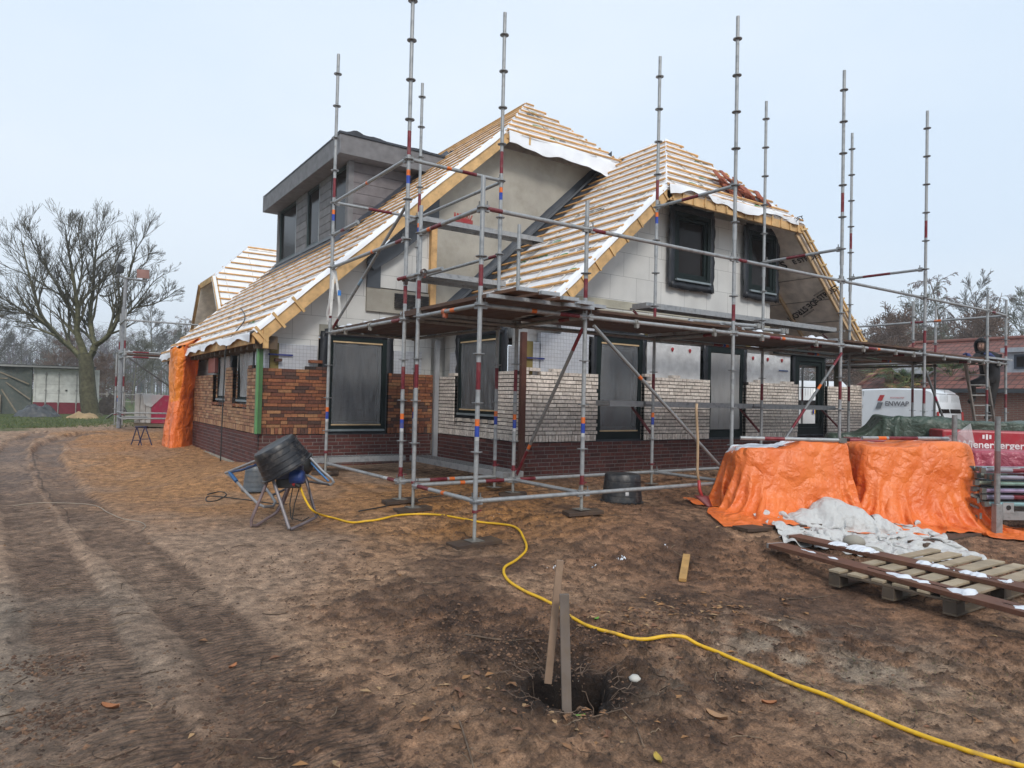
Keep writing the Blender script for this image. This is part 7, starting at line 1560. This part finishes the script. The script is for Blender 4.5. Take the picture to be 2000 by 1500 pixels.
def brickmat(name, c1, c2, mo, w_=.22, h_=.0625):
    m, nt, p, N = nodes(name); L = nt.links.new; tc = N('ShaderNodeTexCoord'); sx = N('ShaderNodeSeparateXYZ'); L(tc.outputs['Object'], sx.inputs[0]); ad = N('ShaderNodeMath', operation='ADD'); L(sx.outputs[0], ad.inputs[0]); L(sx.outputs[1], ad.inputs[1]); cb = N('ShaderNodeCombineXYZ'); L(ad.outputs[0], cb.inputs[0]); L(sx.outputs[2], cb.inputs[1])
    br = N('ShaderNodeTexBrick'); L(cb.outputs[0], br.inputs['Vector']); br.inputs['Scale'].default_value = 1; br.inputs['Brick Width'].default_value = w_; br.inputs['Row Height'].default_value = h_; br.inputs['Mortar Size'].default_value = .009
    for k, c in (('Color1', c1), ('Color2', c2), ('Mortar', mo)): br.inputs[k].default_value = rgb(c)
    L(br.outputs[0], p.inputs['Base Color']); p.inputs['Roughness'].default_value = .9; return m
MT['nbrick'] = brickmat('neighbour_brick', (.33,.14,.09), (.26,.11,.075), (.30,.25,.21))
NH = thing('neighbour_house', 'low brick house with a red brown tiled hipped roof and a dormer at the right', 'house', (30, 14, 1)); Xe, Xr = 27.0, 31.5; ze = 2.34; zr = float(onX(1870, 668, Xr)[2]); yl = float(onX(1787, 671, Xr)[1]); yel = float(onX(1672, 762, Xe)[1]); yr_ = 2.0
mb = MB(); th = .14; A_ = (Xe, yel, ze); B_ = (Xe, yr_, ze); C_ = (Xr, yr_, zr); D_ = (Xr, yl, zr); mb.prism([A_, B_, C_, D_], (.0, 0, -th), (.2,.1,.08)); E_ = (2*Xr-Xe, yel, ze); mb.prism([A_, D_, E_], (0, .0, -th), (.2,.1,.08)); mb.prism([E_, D_, C_, (2*Xr-Xe, yr_, ze)], (0, 0, -th), (.2,.1,.08)); rf = mb.build('roof', 'tiles', NH)
mb = MB(); mb.tube([(Xr, yl, zr+.04), (Xr, yr_, zr+.04)], .09, 8, (.17,.065,.05)); mb.tube([(Xe, yel, ze+.03), (Xr, yl, zr+.04)], .08, 8, (.17,.065,.05)); mb.build('ridge_tiles', 'matte', rf, smooth='auto'); mb = MB(); mb.box((Xe-.12, yr_, ze-.16), (Xe+.02, yel, ze-.02), (.035,.04,.045)); mb.build('gutter', 'paint', NH)
mb = MB(); mb.box((Xe+.5, yr_, .5), (2*Xr-Xe-.5, float(onX(1800, 780, Xe+.5)[1]), ze-.14), (.3,.2,.1)); mb.build('brick_wall', 'nbrick', NH); ya = float(onX(1800, 780, Xe+.5)[1]); mb = MB(); mb.box((Xe+.52, ya+.01, .5), (2*Xr-Xe-.5, yel-.4, ze-.14), (.42,.43,.44)); mb.build('garage_wall', 'plastic', NH)
for (u0_, u1_, v0_, v1_, xx) in ((1967, 2060, 729, 688, 28.3),):
    a, b = float(onX(u0_, 700, xx)[1]), float(onX(u1_, 700, xx)[1]); z0, z1 = float(onX(1985, v0_, xx)[2]), float(onX(1985, v1_, xx)[2]); DRM = bpy.data.objects.new('roof_dormer', None); COL.objects.link(DRM); DRM.location = (xx, a, z0); adopt(DRM, NH)
    mb = MB(); mb.box((xx, b, z0), (xx+3, a, z1), (.33,.36,.40)); mb.box((xx-.15, b, z1), (xx+3, a+.15, z1+.16), (.36,.39,.43)); mb.build('dormer_box', 'plastic', DRM); mb = MB(); mb.box((xx-.03, b+.05, z0+.15), (xx-.001, a-.22, z1-.08), (.02,.03,.05)); mb.box((xx-.035, b+.1, z0+.22), (xx-.0301, a-.3, z1-.15), (.02,.02,.02), 1); mb.build('dormer_window', ['paint', 'glass'], DRM)
mb = MB(); c = onX(1757, 724, 28.0); mb.box((27.6, c[1]-1.0, c[2]-.15), (28.6, c[1]+.2, c[2]+.2), (.5,.52,.55)); mb.build('skylight', 'plastic', NH)
# fan palms in front of it
def palm_proto():
    t = thing('fan_palm', 'x', 'palm', (0,0,0)); mb = MB(); mb.tube([(0,0,-1.2), (.02,.01,-.5), (0,0,0)], [.10,.12,.10], 10, (.10,.07,.04)); mb.build('trunk', 'bark', t, smooth=True); mb = MB(); r = random.Random(5)
    for k in range(30):
        a = k*2.4; el = r.uniform(-.5, 1.35) if k > 6 else r.uniform(-.9, -.2); d = np.array([math.cos(a)*math.cos(el), math.sin(a)*math.cos(el), math.sin(el)]); s_ = np.cross(d, UP); s_ /= np.linalg.norm(s_)+1e-9; u_ = np.cross(s_, d); L_ = r.uniform(.35, .5); tip = d*L_; mb.tube([(0,0,0), tip], .01, 4, (.12,.14,.05), cap=False)
        dead = k < 7; c = (.26,.20,.09) if dead else r.choice([(.07,.11,.045),(.05,.085,.04),(.13,.15,.06)])
        for q in range(15):
            b = (q-7)*.19; bd = d*math.cos(b)+s_*math.sin(b)+u_*.12; bl_ = r.uniform(.34, .44)*(1-.02*abs(q-7)); e = tip+bd*bl_-UP*.10*r.random(); m_ = tip+bd*bl_*.5; w_ = s_*.012+u_*.004; mb.add([tip, m_+w_*1.3, e, m_-w_*1.3], [(0,1,2,3)], tuple(x*r.uniform(.75, 1.3) for x in c))
    mb.build('leaves', 'cloth', t); return t
pp = palm_proto()
for (u, v, d, s_, lb) in ((1738,722,27,1.35,'large fan palm left of the others, above the front of the white van'),(1800,742,26.5,.98,'fan palm above the middle of the white van'),(1858,738,26,1.2,'fan palm behind the worker above the rear of the white van'),(1893,750,26,1.05,'fan palm seen between the ladder rungs'),(1998,742,25,1.15,'fan palm at the right edge before the brick wall'),(1770,750,26,.9,'fan palm hidden between the two left palms')): dup(pp, at(u, v, d), random.uniform(0, 6), lb, s_, 'fan palms before the neighbouring house')
for ch in [x for x in bpy.data.objects if x.parent == pp]: bpy.data.objects.remove(ch)
bpy.data.objects.remove(pp)
# ================================================================== vans
def van(label, M4, lettering=True, plate=None, name='white_van', hgt=1.92, Lg=4.25, wd=1.78):
    """local: x forward from the rear (0) to the nose, y to the left side (0..wd), z up"""
    t = thing(name, label, 'van', M4.translation); T = lambda p: tuple(M4 @ Vector(p))
    prof = [(0,.42),(-.03,.6),(0,1.1),(.06,1.6),(.16,hgt-.1),(.34,hgt),(1.4,hgt+.02),(2.4,hgt-.02),(2.75,hgt-.10),(3.35,1.22),(3.55,1.12),(4.1,.98),(4.22,.75),(4.25,.42),(3.9,.30),(.3,.30)]
    prof = [(x*Lg/4.25, z) for x, z in prof]; n = len(prof); inset = lambda z: .0 if z < 1.05 else (z-1.05)*.17; ys = []; mb = MB(); vs = []
    for f_, k in ((0, 1), (.08, 0), (1-.08, 0), (1, 1)): 
        for x, z in prof: y = f_*wd; y = (inset(z)+(0 if f_ == 0 else .07)) if f_ < .5 else wd-(inset(z)+(0 if f_ == 1 else .07)); xx = x+(.05*(1 if x < 1 else -1) if k else 0); zz = z-(.04 if (k and z > 1.7) else 0); vs.append(T((xx, y, zz)))
    fs = []
    for r in range(3):
        for i in range(n): j = (i+1) % n; fs.append((r*n+i, r*n+j, (r+1)*n+j, (r+1)*n+i))
    fs += [tuple(range(n))[::-1], tuple(range(3*n, 4*n))]; mb.add(vs, fs, (.62,.64,.66)); mb.build('body', 'vanpaint', t, smooth='auto')
    def sidepanel(nm, pts, off, tint, mat, yl=True):
        out = [];
        for x, z in pts: y = wd-inset(z)+off if yl else inset(z)-off; out.append(T((x, y, z)))
        mb = MB(); nrm = M4.to_3x3() @ Vector((0, 1 if yl else -1, .17)); e = tuple(nrm*.006); mb.prism(out, e, tint); return mb.build(nm, mat, t)
    for yl_ in (True, False):
        sidepanel('side_window', [(2.3,1.08),(3.22,1.08),(2.72,1.62),(2.3,1.62)], .02, (.05,.08,.08), 'glass', yl_)
        sidepanel('door_seam', [(2.22,.5),(2.235,.5),(2.235,1.72),(2.22,1.72)], .002, (.2,.2,.2), 'matte', yl_)
        for x in (.72, 3.45): mb = MB(); c = T((x, wd-.12 if yl_ else .12, .31)); ax = M4.to_3x3() @ Vector((0, 1 if yl_ else -1, 0)); mb.lathe(c, [(.001,-.1),(.31,-.1),(.32,-.08),(.32,.08),(.31,.1),(.2,.11),(.001,.09)], 22, tuple(ax), (.02,.02,.02), tints=[(.02,.02,.02)]*4+[(.25,.25,.26)]*2); mb.build('wheel', 'rubber', t, smooth='auto')
        mb = MB(); c = T((2.95, wd+.12 if yl_ else -.12, 1.08)); mb.obox(c, tuple(M4.to_3x3() @ Vector((.06,0,0))), tuple(M4.to_3x3() @ Vector((0,.09,0))), tuple(M4.to_3x3() @ Vector((0,0,.09))), (.03,.03,.03)); mb.build('mirror', 'plastic', t, bevel=.02)
    def rear(nm, y0_, y1_, z0_, z1_, tint, mat, off=.012):
        q = [(y0_, z0_), (y1_, z0_), (y1_, z1_), (y0_, z1_)]; rx = lambda z: np.interp(z, [.42,.6,1.1,1.6,hgt-.1], [0,-.03,0,.06,.16])
        mb = MB(); mb.prism([T((rx(z)-off, y, z)) for y, z in q], tuple(M4.to_3x3() @ Vector((.01,0,0))), tint); return mb.build(nm, mat, t)
    ins = .16; rear('rear_window', ins, wd/2-.03, 1.08, 1.66, (.03,.04,.05), 'glass'); rear('rear_window', wd/2+.03, wd-ins, 1.08, 1.66, (.03,.04,.05), 'glass'); rear('door_seam', wd/2-.006, wd/2+.006, .45, 1.78, (.15,.15,.15), 'matte', .008)
    for y in (.03, wd-.15): rear('rear_lamp', y, y+.12, .78, 1.12, (.35,.02,.02), 'plastic', .02)
    rear('bumper', .02, wd-.02, .36, .58, (.30,.31,.32), 'plastic', .05)
    if plate:
        o = rear('number_plate', wd/2-.26, wd/2+.26, .90, 1.01, (.80,.52,.02), 'plastic', .03); r3 = M4.to_3x3(); yd = -(r3 @ Vector((0, 1, 0))); c = T((-.065, wd/2-.03, .955)); zz = Vector((0, 0, 1))
        tx = text(plate, .085, frame(c, yd, zz), 'matte', (.02,.02,.02), 'plate_number', None, .001, True, 1.1); adopt(tx, o); mb = MB(); mb.obox(T((-.064, wd/2+.235, .955)), tuple(r3 @ Vector((.002,0,0))), tuple(r3 @ Vector((0,.022,0))), (0,0,.053), (.02,.05,.35)); b_ = mb.build('plate_band', 'matte', None); adopt(b_, o)
    if lettering:
        r3 = M4.to_3x3(); xd = -(r3 @ Vector((1, 0, 0))); nn_ = (r3 @ Vector((0, 1, .17))).normalized(); yd = nn_.cross(xd)
        q = lambda x, z, o_=.008: Vector(T((x, wd-inset(z)+o_, z)))
        sidepanel('red_emblem', [(1.76,1.42),(1.62,1.42),(1.55,1.60),(1.69,1.60)][::-1], .003, (.40,.03,.03), 'matte'); sidepanel('grey_emblem', [(1.80,1.17),(1.64,1.17),(1.58,1.37),(1.74,1.37)][::-1], .003, (.10,.11,.12), 'matte')
        text('ENWAP', .22, frame(q(1.16, 1.33), xd, yd), 'matte', (.10,.10,.11), 'van_lettering', t, .001, True); text('BOUWBEDRIJF', .07, frame(q(1.16, 1.52), xd, yd), 'matte', (.42,.08,.08), 'van_lettering', t, .001)
    if True:
        mb = MB()
        for y0_ in (ins+.05, wd/2+.08):
            for k in range(8): mb.tube([T((-.02+.06, y0_+.07*k, 1.10)), T((.035, y0_+.07*k, 1.64))], .004, 4, (.3,.3,.3), cap=False)
        mb.build('window_grille', 'steel', t)
    return t
cV = at(1829, 750, 22.0); th_ = math.radians(35); fwd = (-RI*math.sin(th_)+FW*math.cos(th_)); left = -(RI*math.cos(th_)+FW*math.sin(th_))   # nose direction, left side faces the yard
gv = .30
def vM(c, fwd, left, g_, s=1.0): m = Matrix(((fwd[0],left[0],0,c[0]),(fwd[1],left[1],0,c[1]),(0,0,1,g_),(0,0,0,1))); return m @ Matrix.Scale(s, 4)
orig = cV-left*1.78
van('white panel van with company lettering parked behind the right end of the scaffold', vM(cV-left*1.78*1.07, fwd, left, gv, 1.07), hgt=1.80)
c2 = at(1600, 790, 20.0); f2 = FW*.995+RI*.1; f2 /= np.linalg.norm(f2); l2 = np.cross(UP, f2); van('white van with a yellow number plate seen from behind through the open door frame', vM(c2-l2*.95, f2, l2, gz(c2[0], c2[1])-.05, 1.0), False, 'K-718-', hgt=1.85)
# low clipped hedge and parked snow bits left out: not visible. ladder and worker
LD = thing('ladder', 'aluminium ladder leaning against the right end of the scaffold deck under the worker', 'ladder', at(1915, 830, 14.9)); la, lb_ = [at(1884, 700, 14.3), at(1907, 842, 14.75)], [at(1921, 700, 14.35), at(1945, 842, 14.8)]
for a, b in (la, lb_): mb = MB(); mb.beam(a, b, .03, .07, FW, (.30,.29,.28)); mb.build('stile', 'steel', LD)
for k in range(7): t = .08+k*.14; btube('rung', [la[0]+(la[1]-la[0])*t, lb_[0]+(lb_[1]-lb_[0])*t], .015, (.33,.33,.32), LD)
PS = thing('person', 'hooded worker in black with blue gloves on the ladder at the right scaffold end', 'person', at(1930, 820, 15)); dP = 14.95
J = dict(pel=(1934,737,dP,.150), wa=(1934,722,dP,.145), ch=(1931,703,dP-.03,.165), nk=(1924,689,dP-.08,.075), hd=(1917,677,dP-.14,.095), ht=(1919,665,dP-.14,.085),
 sl=(1909,695,dP-.12,.075), el=(1900,707,dP-.30,.055), wl=(1893,697,dP-.48,.038), hl=(1889,692,dP-.52,.042), sr=(1949,698,dP+.0,.075), er=(1953,714,dP-.12,.058), wr=(1938,697,dP-.36,.038), hr=(1930,691,dP-.44,.045),
 tl=(1925,744,dP-.05,.105), kl=(1897,750,dP-.30,.075), al=(1901,780,dP-.22,.05), fl=(1893,785,dP-.36,.05), tr=(1941,744,dP,.105), kr=(1936,778,dP-.03,.075), ar=(1934,812,dP+.05,.05), fr=(1926,816,dP-.12,.05))
E_ = [('pel','wa'),('wa','ch'),('ch','nk'),('nk','hd'),('hd','ht'),('ch','sl'),('sl','el'),('el','wl'),('wl','hl'),('ch','sr'),('sr','er'),('er','wr'),('wr','hr'),('pel','tl'),('tl','kl'),('kl','al'),('al','fl'),('pel','tr'),('tr','kr'),('kr','ar'),('ar','fr')]
ks = list(J); PJ = {k: at(*J[k][:3]) for k in ks}
def skin_mesh(P, R, edges, root):
    kk = list(P); me = bpy.data.meshes.new('sk'); me.from_pydata([tuple(P[k]) for k in kk], [(kk.index(a), kk.index(b)) for a, b in edges], []); o = bpy.data.objects.new('sk', me); COL.objects.link(o); o.modifiers.new('k', 'SKIN').use_smooth_shade = True
    for i, k in enumerate(kk): v_ = me.skin_vertices[0].data[i]; v_.radius = (R[k], R[k]); v_.use_root = (k == root)
    s_ = o.modifiers.new('s', 'SUBSURF'); s_.levels = 2; s_.render_levels = 2; bpy.context.view_layer.update(); m2 = bpy.data.meshes.new_from_object(o.evaluated_get(bpy.context.evaluated_depsgraph_get())); bpy.data.objects.remove(o); return m2
me = skin_mesh(PJ, {k: J[k][3]*(1.18 if k not in ('hd','ht','nk') else 1) for k in ks}, E_, 'pel'); n_ = len(me.polygons); cen = np.zeros(n_*3); me.polygons.foreach_get('center', cen); cen = cen.reshape(-1, 3); PA = np.array([PJ[k] for k in ks]); near_ = np.argmin(((cen[:, None]-PA[None])**2).sum(-1), 1)
tc_ = {'hd':(.40,.24,.18),'ht':(.40,.24,.18),'nk':(.011,.011,.014),'hl':(.035,.05,.16),'hr':(.035,.05,.16),'wl':(.035,.05,.16),'wr':(.035,.05,.16),'fl':(.03,.026,.022),'fr':(.03,.026,.022)}
col = np.array([tc_.get(ks[i], (.010,.010,.013) if ks[i] in ('pel','wa','ch','sl','el','sr','er') else (.014,.012,.012)) for i in near_]); a = me.attributes.get('tint') or me.attributes.new('tint', 'FLOAT_COLOR', 'FACE'); a.data.foreach_set('color', np.concatenate([col, np.ones((n_, 1))], 1).astype(np.float32).ravel())
me.materials.clear(); me.materials.append(MT['cloth']); o = bpy.data.objects.new('body', me); COL.objects.link(o); adopt(o, PS)
hc = PJ['hd']; look = -RI*.78-FW*.6; look /= np.linalg.norm(look); sd_ = np.cross(look, UP)
mb = MB(); P = np.zeros((14, 20, 3))
for i in range(14):
    for j in range(20):
        th = PI*i/13*.97; ph = 2*PI*j/19; r = .135; v3 = np.array([math.sin(th)*math.cos(ph), math.sin(th)*math.sin(ph), math.cos(th)]); q = UP*v3[2]*1.18+look*v3[0]*.95+sd_*v3[1]
        c = q@look; p = hc+UP*.03+q*r
        if c > .55: p = p-look*(c-.55)*r*.9          # open front of the hood
        P[i, j] = p-UP*(.05 if v3[2] < -.5 else 0)
mask = [(i, j) for i in range(13) for j in range(19) if not ((((P[i,j]+P[i+1,j+1])/2-hc)@look > .060) and abs(((P[i,j]+P[i+1,j+1])/2-hc)@UP) < .10)]
vs = P.reshape(-1, 3); mb.add(list(vs), [(i*20+j, i*20+j+1, (i+1)*20+j+1, (i+1)*20+j) for i, j in mask], (.011,.011,.014)); mb.build('hood', 'cloth', PS, smooth=True, solid=.012)
fc = hc+look*.088; mb = MB(); mb.add([fc+UP*.025-sd_*.006, fc+UP*.025+sd_*.006, fc-UP*.018+sd_*.016+look*.012, fc-UP*.018-sd_*.016+look*.012, fc-UP*.012+look*.03], [(0,1,4),(1,2,4),(2,3,4),(3,0,4)], (.42,.25,.19))
for s in (-1, 1): mb.lathe(fc+UP*.028+sd_*s*.032+look*.0, [(.001,0),(.012,.003),(.001,.008)], 8, look, (.03,.02,.02)); mb.obox(fc+UP*.045+sd_*s*.032+look*.006, sd_*.018, UP*.003, look*.003, (.06,.04,.03))
mb.obox(fc-UP*.042+look*.008, sd_*.024, UP*.004, look*.004, (.25,.10,.09)); mb.build('face', 'cloth', PS)
for hk, wk in (('hl', 'wl'), ('hr', 'wr')):
    h0 = PJ[hk]; d = -RI*.7+UP*-.2; 
    for q in range(5):
        off = FW*(-.035+q*.018)+UP*(.012*(q == 0)); l_ = .07-.008*abs(q-2); a_ = h0+off-RI*.02; b_ = a_-RI*l_*.55+UP*.015; c_ = b_-RI*.012-UP*l_*.5
        mb = MB(); mb.tube([a_, b_, c_], [.011, .010, .008], 8, (.035,.05,.16)); mb.build('finger', 'cloth', PS, smooth=True)
# ================================================================== red clay tiles stacked on the half hip
vdir = hw/hwl; nrm = np.cross((1,0,0), vdir)
TI = thing('clay_tile', 'terracotta tile, uppermost at the left of the pile on the battens', 'tile', (0,0,0), 'terracotta tiles stacked on the battens')
mb = MB(); P = np.zeros((2, 13, 3)); xx = np.linspace(0, .30, 13)
for i in (0, 1): P[i, :, 0] = xx; P[i, :, 1] = i*.40; P[i, :, 2] = .028*np.sin(xx/.30*2*PI)+.012
mb.grid(P, (.30,.085,.045)); mb.build('tile_body', 'brick', TI, smooth='auto', solid=.016)
mb = MB(); mb.box((.02, .0, -.002), (.28, .018, .03), (.24,.07,.04)); mb.build('nib', 'brick', TI)
cnt = 0; lab = ['uppermost left','upper left','left of the middle','middle front','middle','middle rear','right of the middle','right front','right','right rear','lower right','rightmost','lower middle','lower left','bottom right']
for k in range(11):
    q_ = (k % 8)/7; u_, v_ = 1402+82*q_+random.uniform(-4, 4), 349+36*q_-(k//8)*9+random.uniform(-3, 3); r_ = ray(u_, v_); o_ = np.array([XR1, YBW, zbw])+nrm*(.07+(k//8)*.05+.012*(k % 3)); p = CAM+r_*(((o_-CAM)@nrm)/(r_@nrm))-np.array([.15,0,0])-vdir*.2; az = -.5+random.uniform(-.25, .25)
    R3 = Matrix((Vector((1,0,0)), Vector(tuple(vdir)), Vector(tuple(nrm)))).transposed() @ Matrix.Rotation(az, 3, 'Z') @ Matrix.Rotation(random.uniform(.1, .35), 3, 'Y')
    if k == 0: o = TI; o.location = tuple(p); o.rotation_euler = R3.to_euler()
    else: o = dup(TI, p, rot=R3.to_euler(), label='terracotta tile, %s of the pile on the battens' % lab[k])

# ================================================================== damp winter air
hm = bpy.data.materials.new('haze_air'); hm.use_nodes = True; hn = hm.node_tree; hn.nodes.clear(); ho = hn.nodes.new('ShaderNodeOutputMaterial'); hv_ = hn.nodes.new('ShaderNodeVolumePrincipled'); hv_.inputs['Color'].default_value = (.92,.95,1,1); hv_.inputs['Density'].default_value = .0013; hn.links.new(hv_.outputs[0], ho.inputs['Volume'])
mb = MB(); mb.box((-1600,-1600,-4), (1600,1600,40)); MT['haze_air'] = hm; o = mb.build('haze', 'haze_air'); o['kind'] = 'stuff'; o['label'] = 'thin pale winter haze over the whole place'; o['category'] = 'haze'
